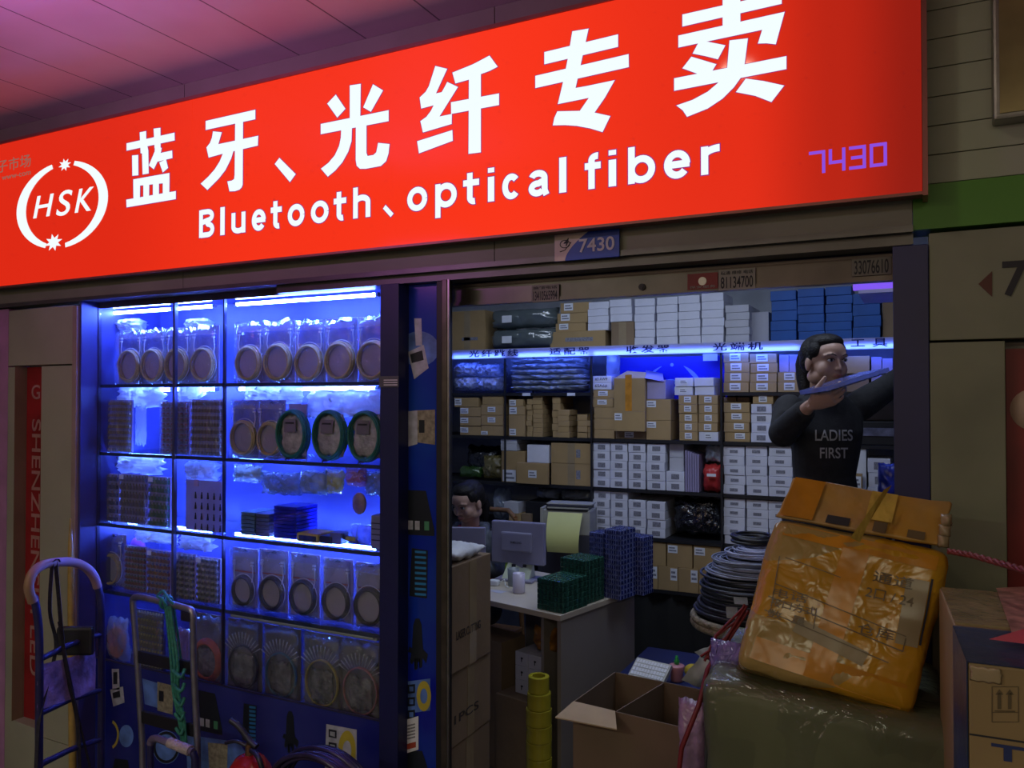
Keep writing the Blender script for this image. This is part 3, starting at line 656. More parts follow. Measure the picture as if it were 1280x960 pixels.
# ================================================================= DISPLAY CASE
xc0 = xat(100.5, D); xc1 = -1.60; YI0 = YG+.004; YI1 = 2.60
rows_py = [481, 565.5, 654, 737, 821]
ZR = [zat(123, y, YG) for y in rows_py]       # shelf levels, top row first
zc_top = zat(123, 386, YG)
K['case'] = mat('blue_lit_laminate', (.055, .055, .21), .4, var=.04)  # white board, with the tubes' blue light put into its colour
mb = MB().box(xc0, xc1, YI1, YI1+.02, .02, zc_top+.06)                          # back board
mb.box(xc0-.012, xc0, YG-.083, YI1, .02, zc_top+.06)                            # left return
mb.box(xc1, xc1+.0, YI0, YI1, .02, zc_top)
mb.box(xc0, xc1, YG+.03, YI1, zc_top+.03, zc_top+.05)
case = tag(mb.build('display_case', K['case'], None, ((xc0+xc1)/2, YI1, .02)), 'tall glass fronted display case full of fibre coils and connectors, lit blue', 'display case')
child(MB().box(xc0, xc1, YG-.0, YG+.03, zc_top, z_fb), 'head_board', mat('dark_case_head', (.06, .05, .08), .3), case)
fx = [xat(123, YG), xat(218, YG), xat(280, YG), xat(475, YG)+.03]
K['cfr'] = mat('dark_blue_frame', (.05, .05, .11), .3, .4)
mb = MB().box(fx[0]-.005, fx[0]+.005, YG-.006, YG+.01, ZR[4]+.0005, zc_top)
child(mb, 'frame_post', K['cfr'], case)
child(MB().box(fx[1]-.004, fx[1]+.007, YG-.006, YG+.01, ZR[4]+.0005, zc_top), 'frame_post', mat('pale_blue_frame', (.10, .11, .20), .3, .4), case)
child(MB().box(fx[2]-.003, fx[2]+.003, YG-.004, YG+.01, ZR[4]+.0005, zc_top), 'frame_post', K['cfr'], case)
for i in range(3):
    o = child(MB().box(fx[i]+.008, fx[i+1]-.005, YG+.001, YG+.0045, ZR[4], zc_top-.002), 'glass_door', K['glass'], case)
child(MB().box(xc0, fx[0]-.006, YG+.001, YG+.0045, ZR[4], zc_top-.002), 'glass_door', K['glass'], case)
for k, z in enumerate(ZR[:4]):
    child(MB().box(xc0+.002, xc1-.002, YI0+.006, YI1-.002, z-.006, z), 'glass_shelf', K['shelfglass'], case)
    child(MB().box(xc0+.002, xc1-.002, YI0+.001, YI0+.0055, z-.012, z+.001), 'shelf_edge', mat('shelf_edge_%d' % k, (.035, .05, .10), .25), case)
child(MB().box(xc0, xc1, YI0, YI1, ZR[4]-.050, ZR[4]-.038), 'bottom_board', K['cfr'], case)
child(MB().box(xc0, xc1, YG-.006, YI0, ZR[4]-.006, ZR[4]), 'sill', K['cfr'], case)
# poster board under the glass
Yb = YG-.004
mb = MB().box(xc0+.001, xc1+.02, Yb, Yb+.008, .03, ZR[4]-.007, 0)
def B(*a): pq(mb, Yb, *a)
B([(140, 836), (149, 836), (150, 862), (141, 862)], 1, 2); B([(142, 840), (147, 840), (147, 855), (142, 855)], 2, 3); B([(138, 862), (154, 858), (156, 878), (142, 883)], 1, 2); B([(141, 866), (150, 863), (151, 871), (142, 873)], 2, 3)
pell(mb, Yb, 137, 918, 12, 19, 4, 2, .8, -1.2, 1.2); pell(mb, Yb, 158, 920, 9, 14, 7, 1)
B([(144, 948), (160, 950), (164, 975), (138, 975)], 2, 2)
B([(178, 848), (198, 854), (198, 885), (181, 880)], 7, 1); B([(197, 852), (217, 857), (216, 893), (197, 888)], 5, 2); B([(199, 863), (205, 864), (205, 877), (199, 876)], 2, 3)
switchbox(mb, Yb, 260, 890, 36, 50, .22)
pell(mb, Yb, 208, 934, 17, 21, 7, 1); pell(mb, Yb, 208, 934, 16, 20, 2, 2, .82)
B([(232, 918), (300, 928), (325, 975), (235, 975)], 7, 1); B([(260, 928), (285, 930), (284, 965), (262, 965)], 5, 2)
B([(305, 879), (321, 882), (319, 928), (303, 925)], 2, 2)
for k in range(9): B([(312, 882+k*5), (320, 883+k*5), (320, 886+k*5), (312, 885+k*5)], 6, 3)
glove(mb, Yb, 363, 915, 26, .1)
B([(408, 905), (446, 912), (446, 968), (406, 965)], 1, 1)
for k in range(3): B([(411, 911+k*16), (421, 913+k*16), (421, 923+k*16), (411, 921+k*16)], 2, 2); B([(413, 914+k*16), (419, 915+k*16), (419, 921+k*16), (413, 919+k*16)], 1, 3)
pell(mb, Yb, 434, 938, 11, 25, 4, 2, .5)
tag(mb.build('product_poster', [K['posterblue2']]+PM[1:], None, ((xc0+xc1)/2, Yb, .03)), 'wide blue poster of fibre optic products under the display case glass', 'poster')

# ---- blue tubes under the shelves
K['tube'] = emis('blue_white_tube', (.10, .20, 1.0), 240.0)
K['tubecap'] = mat('tube_cap', (.4, .4, .45), .4)
zt_ = [zc_top+.012, ZR[0]-.024, ZR[1]-.024, ZR[2]-.024]
tubes = [(0, 138, 214, 0), (0, 222, 266, 0), (0, 296, 470, .0), (1, 140, 214, 0), (1, 222, 270, 0), (1, 300, 470, 0), (2, 128, 214, 0), (2, 300, 330, 1), (3, 130, 268, 0), (3, 296, 472, 1)]
names = ['upper shelf at the left', 'upper shelf near the middle post', 'upper shelf at the right', 'second shelf at the left', 'second shelf near the middle post', 'second shelf at the right', 'third shelf at the left', 'third shelf above the trays', 'fourth shelf at the left', 'fourth shelf over the black coils']
for (rw, a, b, dim), nm in zip(tubes, names):
    Yt = 2.36 if rw == 0 else 2.44; z = zt_[rw]+.004; xa_, xb_ = xat(a, Yt), xat(b, Yt)
    if rw == 0: z = zc_top-.012
    r = empty('light_tube', ((xa_+xb_)/2, Yt, z), 'glowing blue tube over the '+nm, 'light tube', 'blue light tubes in the display case')
    child(MB().cyl((xa_, Yt, z), (xb_, Yt, z), .007, 10), 'tube', K['tube'], r)
    child(MB().cyl((xa_-.012, Yt, z), (xa_, Yt, z), .009, 10).cyl((xb_, Yt, z), (xb_+.012, Yt, z), .009, 10), 'end_cap', K['tubecap'], r)
# ================================================================= CONTENTS OF THE DISPLAY CASE
K['coily'] = mat('beige_yellow_fibre', (.50, .38, .13), .5, var=.15, scale=60)
K['coilg'] = mat('green_fibre', (.02, .20, .14), .45, var=.2, scale=60)
K['coilk'] = mat('black_fibre', (.02, .02, .035), .35, var=.2, scale=60)
K['coilo'] = mat('orange_fibre', (.62, .12, .04), .45, var=.15, scale=60)
K['coilp'] = mat('pink_fibre', (.42, .16, .13), .45, var=.15, scale=60)
K['coilyy'] = mat('yellow_fibre', (.45, .36, .05), .45, var=.15, scale=60)
K['coilc'] = mat('aqua_fibre', (.06, .18, .24), .4, var=.2, scale=60)
K['insert'] = mat('card_insert', (.40, .36, .42), .6, var=.06)
K['header'] = mat('blue_header_card', (.10, .12, .55), .45, var=.2, scale=30)
K['lav'] = mat('lavender_violet_lit_card', (.34, .30, .50), .5, var=.1)  # lavender cards; shop cartons carry violet light in this same colour
def coil_pack(cx, wpx, ytop, ybot, row, rpx, cmat, label, hd='header', group=None, Y=2.345, nloops=4, red=False, cy=None):
    """hanging bag: backing card, header, white insert disc, coil of fibre, pigtails"""
    x0, x1 = xat(cx-wpx/2, Y), xat(cx+wpx/2, Y); z0 = ZR[row]+.001; z1 = zat(cx, ytop, Y); xm = (x0+x1)/2
    r = empty('fibre_coil_pack', (xm, Y, z0), label, 'fibre coil pack', group)
    child(MB().bbox(x0, x1, Y+.012, Y+.016, z0, z1, .001), 'backing_card', K['lav'], r)
    hh = (z1-z0)*.17
    child(MB().bbox(x0+.012, x1-.012, Y+.009, Y+.0115, z1-hh*2.2, z1-hh*.9, .001), 'header_card', K[hd], r)
    mb = MB(); mb.box(xm-.012, xm+.012, Y+.0105, Y+.0118, z1-.014, z1-.008).cyl((xm, Y+.0105, z1-.009), (xm, Y+.0118, z1-.009), .006, 10); child(mb, 'hang_slot', K['blk'], r)
    if red: child(MB().box(x0+.012, x1-.012, Y+.0085, Y+.0105, z1-hh*2.2-.008, z1-hh*2.2-.003), 'red_line', K['redink'], r)
    q0, q1 = xat(cx-rpx, Y), xat(cx+rpx, Y); R_ = (q1-q0)/2*.92
    zc = z0+R_*1.08+.006 if cy is None else zat(cx, cy, Y)
    rr = R_*.07; rnd = random.Random(int(cx*7+row))
    mb = MB()
    for k in range(nloops):
        torus(mb, (xm+rnd.uniform(-.001, .001), Y+.006-k*rr*1.2, zc+rnd.uniform(-.002, .002)), R_-rr-(k % 2)*rr*.8, rr, sz=1.06)
    child(mb, 'coil', cmat, r)
    child(MB().cyl((xm, Y+.0105, zc), (xm, Y+.004, zc), R_*.80, 24), 'insert_disc', K['insert'], r)
    # pale boots and pigtails rising out of the coil
    mb = MB()
    for s in (-1, 1):
        mb.tube([(xm+s*R_*.75, Y+.004, zc+R_*.6), (xm+s*R_*.88, Y+.003, zc+R_*1.05), (xm+s*R_*.82, Y+.003, min(z1-.05, zc+R_*1.7))], .0022, 6)
        for j in range(2): mb.box(xm+s*R_*.82-.006, xm+s*R_*.82+.006, Y-.002, Y+.004, min(z1-.05, zc+R_*1.7)+j*.012, min(z1-.05, zc+R_*1.7)+j*.012+.007)
    torus(mb, (xm+.003, Y+.001, zc+.004), R_*1.02, .0016, sz=1.06, n=24, m=5)
    child(mb, 'pigtail', K['whitebag'] if False else mat('white_boot_%d_%d' % (row, int(cx)), (.7, .72, .8), .3), r)
    child(pillow(MB(), (xm, Y-.004, (z0+z1)/2+.001), (x1-x0)+.006, .030, (z1-z0)-.004, seed=cx*.1, amp=.06, p=.3, nx=8, nz=10), 'clear_bag', K['film'], r)
    return r
G1 = 'beige fibre coil packs on the upper shelf'
for i, (cx, w_, yt, rp) in enumerate([(162, 34, 413, 14.5), (191, 33, 411, 15), (221, 33, 409, 15.5), (254, 33, 407, 16)]):
    coil_pack(cx, w_, yt, 478, 0, rp, K['coily'], 'beige fibre coil pack, %s from the left end of the upper shelf' % ['first', 'second', 'third', 'fourth'][i], group=G1)
for i, (cx, w_, yt, rp) in enumerate([(311, 36, 403, 17), (347.5, 37, 401, 18.5), (386, 38, 400, 18.5), (425, 38, 397, 20), (466, 40, 395, 21)]):
    coil_pack(cx, w_, yt, 478, 0, rp, K['coily'], 'beige fibre coil pack, %s from the dark post on the upper shelf, right side' % ['first', 'second', 'third', 'fourth', 'fifth'][i], group=G1)
for i, (cx, rp) in enumerate([(305, 17), (338, 17)]):
    coil_pack(cx, 32, 500, 562, 1, rp, K['coily'], ['beige fibre coil pack beside the connector tray on the second shelf', 'beige fibre coil pack half behind the green coil on the second shelf'][i])
for i, (cx, rp, hd) in enumerate([(367, 20, 'header'), (413, 21, 'header'), (458, 22, 'header')]):
    Y = 2.33; x0, x1 = xat(cx-rp, Y), xat(cx+rp, Y); R_ = (x1-x0)/2; z0 = ZR[1]+.002; zc = z0+R_*1.22; xm = (x0+x1)/2
    r = empty('green_fibre_coil', (xm, Y, z0), ['green fibre coil with a mauve card behind, beside the beige coils', 'middle green fibre coil standing on the second shelf', 'green fibre coil next to the pillar on the second shelf'][i], 'fibre coil', 'green fibre coils on the second shelf')
    mb = MB()
    for k in range(6): torus(mb, (xm, Y+.012-k*.006, zc+.001*(k % 3)), R_*.90-(k % 2)*.004, .0048, sz=1.26, n=32)
    child(mb, 'coil', K['coilg'], r)
    mb = MB(); n = 28
    pillow(mb, (xm, Y+.004, zc), R_*1.55, .018, R_*2.0, seed=cx, amp=.35, freq=30)
    child(mb, 'inner_bag', mat('grey_inner_bag_%d' % i, (.48, .46, .44), .25, var=.25, scale=25, bump=.4), r)
    child(MB().box(xm-R_*.42, xm+R_*.30, Y-.014, Y-.0125, zc+R_*.1, zc+R_*.75), 'paper_slip', mat('slip_%d' % i, (.24, .21, .24), .5), r)
    child(MB().box(xm-R_*.32, xm+R_*.2, Y-.016, Y-.0145, zc+R_*.52, zc+R_*.60), 'print', K['ink'], r)
    if i == 0: child(MB().bbox(xm-.048, xm+.040, Y+.028, Y+.034, z0, zat(cx, 505, Y), .001), 'backing_card', K['lav'], r)
    child(MB().tube([(xm-.01, Y-.03, zc-R_*1.2), (xm, Y-.034, z0+.008), (xm+.012, Y-.03, z0+.006)], .004, 6), 'tie', K['coilk'], r)

def tray(l, r_, yt, yb, row, cols, rows_, c1, c2, label, base='lav', w_=.55, tagp=False, name='connector_tray', Y=2.335, lean=0):
    x0, x1 = xat(l, Y), xat(r_, Y); z0 = ZR[row]+.001; z1 = zat((l+r_)/2, yt, Y); zz0 = max(z0, zat((l+r_)/2, yb, Y))
    z1 = max(z1, z0+.08); zz0 = z0
    o = empty(name, ((x0+x1)/2, Y, z0), label, 'connector tray')
    child(MB().bbox(x0, x1, Y+.004, Y+.014, z0, z1, .002), 'tray', K[base], o)
    m1, m2 = MB(), MB(); rnd = random.Random(int(l*3+row))
    for j in range(rows_):
        for i in range(cols):
            xc = x0+(x1-x0)*(i+.5)/cols; zc = zz0+(z1-zz0)*(j+.5)/rows_; hw = (x1-x0)/cols*.5*w_; hh = (z1-zz0)/rows_*.38
            m1.bbox(xc-hw, xc+hw, Y-.006, Y+.004, zc-hh, zc+hh*.3, .0006)
            m2.cyl((xc, Y-.001, zc+hh*.3), (xc, Y-.001, zc+hh), hw*.55, 6)
    child(m1, 'connector_bodies', c1, o); child(m2, 'connector_tips', c2, o)
    child(MB().box(x0-.001, x1+.001, Y-.0095, Y-.0085, z0, z1), 'blister_cover', K['film'], o)
    if tagp: child(MB().box(x0+.01, x0+.035, Y-.012, Y-.0105, z1-.022, z1-.003), 'price_tag', K['label'], o)
    return o
gold = mat('brass_connectors', (.42, .30, .10), .3, .4, var=.25, scale=90); gold2 = mat('pale_ferrules', (.55, .50, .42), .35); redc = mat('red_connectors', (.35, .02, .03), .4); dark = mat('dark_connectors', (.035, .03, .06), .4, var=.3, scale=90)
bronze = mat('bronze_connectors', (.20, .13, .09), .4, .3, var=.3, scale=90); greenc = mat('green_connectors', (.03, .16, .07), .4); bluec = mat('blue_connectors', (.02, .04, .38), .4); orng = mat('orange_brown_connectors', (.30, .08, .03), .4)
tray(131, 164, 500, 562, 1, 12, 9, gold, gold2, 'tray of tiny brass connectors at the left end of the second shelf')
o = pillow(MB(), at(176, 532, 2.37), .07, .02, .17, seed=3, amp=.1)
place(o, 'plastic_sheet', K['bag'], (xat(176, 2.37), 2.37, ZR[1]+.001), 'curled clear plastic sheet beside the brass connectors', 'plastic sheet')
tray(202, 236, 502, 566, 1, 6, 10, mat('grey_clip_rows', (.25, .22, .25), .4, var=.3, scale=90), redc, 'tray of red tipped clips in front of the middle post', w_=.7)
tray(239, 278, 499, 567, 1, 10, 8, bronze, gold2, 'tray of bronze connectors just left of the dark post')
tray(124, 149, 592, 650, 2, 5, 6, dark, bronze, 'sheet of dark connectors at the left end of the third shelf', tagp=True)
tray(151, 185, 593, 652, 2, 9, 6, mat('mauve_connectors', (.20, .14, .24), .4), bronze, 'sheet of mauve connectors in the left part of the third shelf', tagp=True)
tray(187, 213, 596, 654, 2, 6, 6, greenc, greenc, 'sheet of green connectors left of the middle post', tagp=True)
# white card with rows of black clips
Y = 2.335; x0, x1 = xat(243, Y), xat(277, Y); z0 = ZR[2]+.001; z1 = zat(260, 601, Y)
o = empty('clip_card', ((x0+x1)/2, Y, z0), 'pale card with four rows of black clips on the third shelf', 'clip card')
child(MB().bbox(x0-.05, x1, Y+.004, Y+.008, z0, z1, .001), 'card', mat('lilac_card', (.30, .30, .62), .5), o)
mb = MB()
for j in range(4):
    for i in range(5):
        xc = x0+.008+(x1-x0-.014)*i/4; zc = zat(260, 660-j*13.2, Y)
        mb.cyl((xc, Y+.002, zc-.012), (xc, Y+.002, zc+.004), .0045, 8, r2=.003).cyl((xc, Y+.002, zc+.004), (xc, Y+.002, zc+.014), .002, 6)
child(mb, 'black_clips', K['coilk'], o)
child(MB().box(x0+.0, x0+.024, Y-.0, Y+.0035, zat(250, 608, Y), zat(250, 600, Y)), 'price_tag', mat('mauve_tag', (.45, .30, .45), .5), o)
# row four
coil_pack(141, 30, 668, 733, 3, 13.5, K['coily'], 'single beige fibre coil pack at the left end of the fourth shelf')
tray(158, 184, 683, 740, 3, 7, 8, orng, greenc, 'stack of rusty red connector strips topped with green')
tray(186, 214, 688, 744, 3, 6, 7, orng, bluec, 'tray of red and blue connectors left of the middle post on the fourth shelf', tagp=True)
tray(219, 245, 692, 752, 3, 4, 8, dark, gold2, 'dark connector tray with a pale tag right of the middle post', tagp=True)
tray(247, 276, 697, 756, 3, 5, 8, dark, gold2, 'dark connector tray touching the dark post on the fourth shelf', tagp=True)
Y = 2.44; q = at(172, 684, Y)
mb = MB(); mb.ball((q.x, Y, q.z), .045, .02, .045)
place(mb, 'round_pad', mat('magenta_pad', (.45, .10, .38), .4), (q.x, Y, q.z-.045), 'round magenta pad standing behind the rusty connector strips', 'pad')
for i, (cx, w_, yt, rp) in enumerate([(305, 32, 686, 14.5), (341, 35, 688, 16.5), (380, 36, 693, 17.5), (421, 37, 699, 18.5), (462, 38, 705, 20)]):
    coil_pack(cx, w_, yt, 770, 3, rp, K['coilk'], 'black fibre coil pack, %s from the dark post on the fourth shelf' % ['first', 'second', 'third', 'fourth', 'fifth'][i], group='black fibre coil packs on the fourth shelf', red=True, hd='insert')
# crumpled film glowing next to the tubes
for i, (cx, cy, w_, h_, row, lb, Y) in enumerate([
    (158, 406, .16, .05, 0, 'crumpled clear film over the coil packs at the left of the upper shelf', 2.395), (245, 406, .12, .05, 0, 'crumpled clear film behind the middle coil packs of the upper shelf', 2.395),
    (172, 496, .30, .09, 1, 'bright bunch of clear bags over the brass connectors', 2.395), (236, 494, .12, .08, 1, 'bright clear bag behind the red tipped clips', 2.395),
    (340, 494, .30, .07, 1, 'long bright bag over the beige coils of the second shelf', 2.395), (430, 505, .36, .10, 1, 'bright heap of bags behind the green coils', 2.395),
    (170, 580, .32, .08, 2, 'bright heap of clear bags over the dark connector sheets', 2.395), (250, 590, .16, .08, 2, 'loose clear bag over the card of black clips', 2.395),
    (195, 668, .26, .07, 3, 'bright white bag above the rusty connector strips', 2.395), (245, 678, .18, .06, 3, 'red and white film over the dark connector trays', 2.395)]):
    q = at(cx, cy, Y); mb = MB(); pillow(mb, (q.x, Y+.004, q.z), w_, .06, h_*1.05, seed=i*3+1, amp=.7, freq=22, nx=20, nz=12)
    place(mb, 'plastic_film', K['redbag'] if False else K['whitebag'], (q.x, Y, q.z-h_/2), lb, 'plastic film')
# third shelf, right half: cable bags above, trays and tools below
cols = [(.16, .20, .22), (.22, .26, .22), (.34, .27, .06), (.30, .10, .12), (.16, .16, .30)]
zl = ZR[2]
for i, (cx, cy, w_, h_, c, lb) in enumerate([
    (310, 592, .15, .07, 1, 'grey green cable bag hung beside the dark post'), (352, 604, .20, .09, 0, 'grey bag of folded cables in the middle of the third shelf'),
    (392, 603, .13, .09, 1, 'pale green bag of cables beside the yellow one'), (418, 602, .09, .09, 2, 'yellow bag of cables hanging on the third shelf'),
    (446, 596, .09, .07, 3, 'reddish bag of cables near the pillar'), (470, 604, .09, .09, 0, 'grey bag of cables against the pillar')]):
    Y = 2.36+.02*(i % 2); q = at(cx, cy, Y); r = empty('cable_bag', (q.x, Y, q.z-h_/2), lb, 'cable bag')
    mb = MB(); rnd = random.Random(i)
    for k in range(5):
        a = [(q.x-w_*.42, Y+rnd.uniform(-.008, .008), q.z+rnd.uniform(-.3, .3)*h_), (q.x-w_*.1, Y, q.z+rnd.uniform(-.4, .4)*h_), (q.x+w_*.15, Y, q.z+rnd.uniform(-.4, .4)*h_), (q.x+w_*.42, Y+rnd.uniform(-.008, .008), q.z+rnd.uniform(-.3, .3)*h_)]
        mb.tube(a, .005, 6)
    child(mb, 'cables', mat('bag_cable_%d' % i, tuple(min(1, x*1.6) for x in cols[c]), .5), r)
    child(pillow(MB(), (q.x, Y, q.z), w_, .05, h_, seed=i+20, amp=.35, freq=20), 'bag', film('tinted_bag_%d' % i, tuple(min(1, x*2.2) for x in cols[c]), .5, .12, .35, .8, 20), r)
def stack_trays(l, r_, yt, row, n, m_, label, Y=2.35, dep=.12):
    x0, x1 = xat(l, Y), xat(r_, Y); z0 = ZR[row]+.001; z1 = zat((l+r_)/2, yt, Y); h = (z1-z0)/n
    for k in range(n):
        mb = MB(); mb.bbox(x0, x1, Y, Y+dep, z0+k*h+.0005, z0+(k+1)*h-.001, .0015)
        mb.box(x0-.002, x1+.002, Y-.002, Y+dep, z0+(k+1)*h-.0022, z0+(k+1)*h-.0012)
        place(mb, 'component_tray', m_, ((x0+x1)/2, Y, z0+k*h), label % ordl(n-1-k), 'component tray', 'component trays on the third shelf')
stack_trays(302, 319, 640, 2, 6, mat('grey_teal_tray', (.10, .17, .20), .35, var=.3, scale=50), 'grey green component tray beside the dark post, %s')
stack_trays(321, 337, 642, 2, 6, mat('smoky_tray', (.10, .11, .17), .35, var=.3, scale=50), 'smoky component tray in the middle pile, %s')
stack_trays(343, 371, 633, 2, 9, mat('deep_blue_tray', (.01, .015, .42), .3, var=.3, scale=50), 'deep blue component tray in the tall pile, %s')
# tools in front
Y = 2.33; z0 = ZR[2]+.001
q = at(386, 668, Y); xa_, xb_ = xat(371, Y), xat(398, Y)
r = empty('power_meter', (q.x, Y, z0), 'yellow and black handheld meter lying on the third shelf', 'meter')
child(MB().bbox(xa_, xb_, Y, Y+.10, z0, z0+.034, .007), 'body', mat('meter_yellow', (.55, .38, .03), .4), r)
child(MB().box(xa_+.014, xb_-.008, Y-.0015, Y+.0005, z0+.007, z0+.026), 'screen', mat('meter_screen', (.02, .02, .04), .1), r)
child(MB().bbox(xb_, xb_+.06, Y+.005, Y+.09, z0, z0+.030, .008), 'rubber_grip', K['coilk'], r)
r = empty('crimping_tool', (xat(425, Y), Y, z0), 'black crimping tool with a yellow jaw lying by the meter', 'tool')
child(MB().bbox(xat(410, Y), xat(424, Y), Y+.01, Y+.06, z0+.001, z0+.045, .006), 'head', mat('tool_grey', (.20, .22, .32), .3, .5), r)
child(MB().tube([(xat(424, Y), Y+.03, z0+.03), (xat(436, Y), Y+.02, z0+.02), (xat(448, Y), Y+.03, z0+.012)], [.010, .009, .006], 8), 'handle', K['coilk'], r)
child(MB().bbox(xat(432, Y), xat(444, Y), Y+.0, Y+.02, z0+.022, z0+.036, .003), 'jaw', K['coilyy'], r)
mb = MB(); pillow(mb, at(452, 668, 2.345), .09, .035, .075, seed=5, amp=.4)
place(mb, 'plastic_bag', film('blue_bag', (.2, .25, .8), .5), (xat(452, 2.345), 2.345, z0), 'crumpled bluish bag between the tools and the pillar', 'plastic bag')
mb = MB().bbox(xat(464, 2.34), xat(485, 2.34), 2.34, 2.46, z0, z0+.12, .003)
for k in range(4): mb.box(xat(464, 2.34)+.004, xat(464, 2.34)+.05, 2.3385, 2.3398, z0+.03+k*.02, z0+.034+k*.02, 1)
place(mb, 'grey_box', [mat('grey_box_card', (.24, .24, .30), .5), K['ink']], (xat(474, 2.34), 2.34, z0), 'grey box with dark printed lines against the pillar', 'box')
mb = MB(); q = at(446, 630, 2.31)
mb.ball((q.x, 2.325, q.z), .030, .012, .040)
place(mb, 'small_pouch', mat('pink_grey_pouch', (.30, .20, .30), .35, var=.3, scale=30), (q.x, 2.325, q.z-.04), 'small pinkish pouch hanging before the reddish cable bag', 'pouch')

# ---- bottom compartment, unlit
ZR[4] -= .037; z0 = ZR[4]+.001
Y = 2.33
r = empty('fixture_tube', (xat(378, Y), Y, ZR[3]-.03), 'unlit pale tube fixture under the shelf of black coils', 'light fixture')
a, b = at(288, 769, 2.305), at(471, 806, 2.305); b.z = a.z
child(MB().box(a.x, b.x, 2.306, 2.33, a.z-.006, a.z+.012), 'batten', mat('pale_batten', (.42, .45, .40), .4), r)
child(MB().cyl((a.x+.01, 2.303, a.z+.004), (b.x-.01, 2.303, a.z+.004), .005, 10), 'tube', mat('unlit_tube', (.6, .64, .6), .2), r)
def fanpack(cx, rp, cy, cm, label, fan=True):
    Y = 2.34; xm = xat(cx, Y); R_ = (xat(cx+rp, Y)-xat(cx-rp, Y))/2; zc = z0+R_*1.15; zt_ = ZR[3]-.05
    r = empty('pigtail_pack', (xm, Y, z0), label, 'fibre pigtail pack', 'pigtail packs on the bottom shelf')
    child(MB().bbox(xm-R_*1.12, xm+R_*1.12, Y+.012, Y+.016, z0, zt_, .001), 'backing_card', mat('grey_brown_card_%d' % int(cx), (.15, .13, .11), .5, var=.2), r)
    mb = MB()
    for k in range(3 if fan else 5): torus(mb, (xm, Y+.006-k*.003, zc), R_*(.92 if fan else .96-k*.045), .0030 if fan else .0045, sz=1.12, n=30)
    child(mb, 'coil', cm, r)
    child(pillow(MB(), (xm, Y+.004, zc-.01), R_*1.3, .016, R_*1.5, seed=cx, amp=.5, freq=28), 'inner_bag', mat('crumpled_bag_%d' % int(cx), (.22, .21, .20), .2, var=.4, scale=25, bump=.5), r)
    if fan:
        mb = MB(); n = 13
        for i in range(n):
            a = math.radians(150-120*i/(n-1)); c_ = Vector((xm, Y-.003, zc+R_*.42))
            d_ = Vector((math.cos(a)*1.05, 0, math.sin(a)*1.0)); p1 = c_+d_*R_*1.0; p2 = c_+d_*R_*1.28
            mb.tube([c_+d_*R_*.75, p1], .0009, 4); mb.cyl(p1, p2, .0024, 6)
        child(mb, 'connector_fan', mat('white_ferrules_%d' % int(cx), (.50, .50, .44), .3), r)
    child(pillow(MB(), (xm, Y-.003, (z0+zt_)/2), R_*2.2, .028, (zt_-z0)-.004, seed=cx*.3, amp=.1, p=.3), 'clear_bag', K['film'], r)
fanpack(305, 19, 850, K['coilk'], 'pack of pigtails with a black coil next to the dark post')
fanpack(352, 20, 850, K['coilc'], 'pack of pigtails with an aqua coil on the bottom shelf')
fanpack(403, 21.5, 850, K['coilyy'], 'pack of pigtails with a thin yellow coil on the bottom shelf')
fanpack(451, 22.5, 850, K['coilp'], 'pack of pigtails with a pinkish coil beside the pillar')
fanpack(260, 17.5, 850, K['coilo'], 'thick orange fibre coil in a bag beside the dark post', fan=False)
q = at(148, 788, 2.35); r = empty('fibre_bag', (q.x, 2.35, z0), 'bag of reddish orange fibre at the left of the bottom shelf', 'fibre bag')
mb = MB()
for k in range(5): torus(mb, (q.x, 2.34+k*.006, z0+.09), .05-.005*k, .005, sz=1.3, n=24)
child(mb, 'coil', K['coilo'], r); child(pillow(MB(), (q.x, 2.35, z0+.10), .14, .05, .19, seed=8, amp=.3), 'bag', K['bag'], r)
tray(171, 206, 764, 822, 4, 10, 8, mat('dark_gold_tray', (.13, .09, .03), .5), mat('gold_dots', (.55, .45, .18), .3), 'dark gold tray with rows of bright dots behind the silver hand truck', base='case', w_=.9)
q = at(226, 800, 2.36); mb = MB(); pillow(mb, (q.x, 2.36, z0+.10), .12, .04, .19, seed=12, amp=.35)
place(mb, 'fibre_bag', film('rosy_bag', (.45, .25, .25), .7), (q.x, 2.36, z0), 'rosy crumpled bag behind the green rope on the bottom shelf', 'plastic bag')

# small sign plate on the pillar
Yq = D-.004; a = at(475, 484, Yq); b = at(498, 470, Yq)
mb = MB().bbox(a.x-.005, b.x, Yq, D-.0005, a.z, b.z, .0005)
for k in range(3): mb.box(a.x+.016, b.x-.004, Yq-.0012, Yq-.0002, a.z+.006+k*.008, a.z+.009+k*.008, 1)
place(mb, 'door_plate', [mat('dim_plate', (.10, .10, .13), .4), K['label']], tuple(a), 'small dark plate with pale print on the navy pillar', 'plate')
# ================================================================= SHELVES AT THE BACK OF THE SHOP
Z0 = zat(815, 430.8, YB)              # top of the lit band = top shelf
Zb = zat(815, 443.3, YB)              # underside of the band
ZS1 = zat(650, 491, YB); ZS2 = zat(860, 551, YB); ZS3 = zat(820, 613, YB); ZS4 = zat(850, 675.5, YB); ZS5 = zat(785, 733, YB)
XS0 = XL+.005; XS1 = .93; xd = [xat(740, YB), xat(902, YB)]; DEP = .40
unit = empty('shelf_unit', ((XS0+XS1)/2, YB+.2, 0), 'black steel shelving filling the back wall of the shop', 'shelving')
def board(z, x0=XS0, x1=XS1, th=.018): child(MB().box(x0, x1, YB+.003, YB+DEP, z-th, z-.0005), 'shelf', K['blk'], unit)
Z0t = Z0+.0
child(MB().box(XS0, XS1, YB+.01, YB+DEP, Z0-.02, Z0-.0005), 'shelf', K['case'], unit)
board(ZS1, XS0, xd[0]); board(ZS1, xd[1], XS1); board(ZS2); board(ZS3); board(ZS4); board(ZS5)
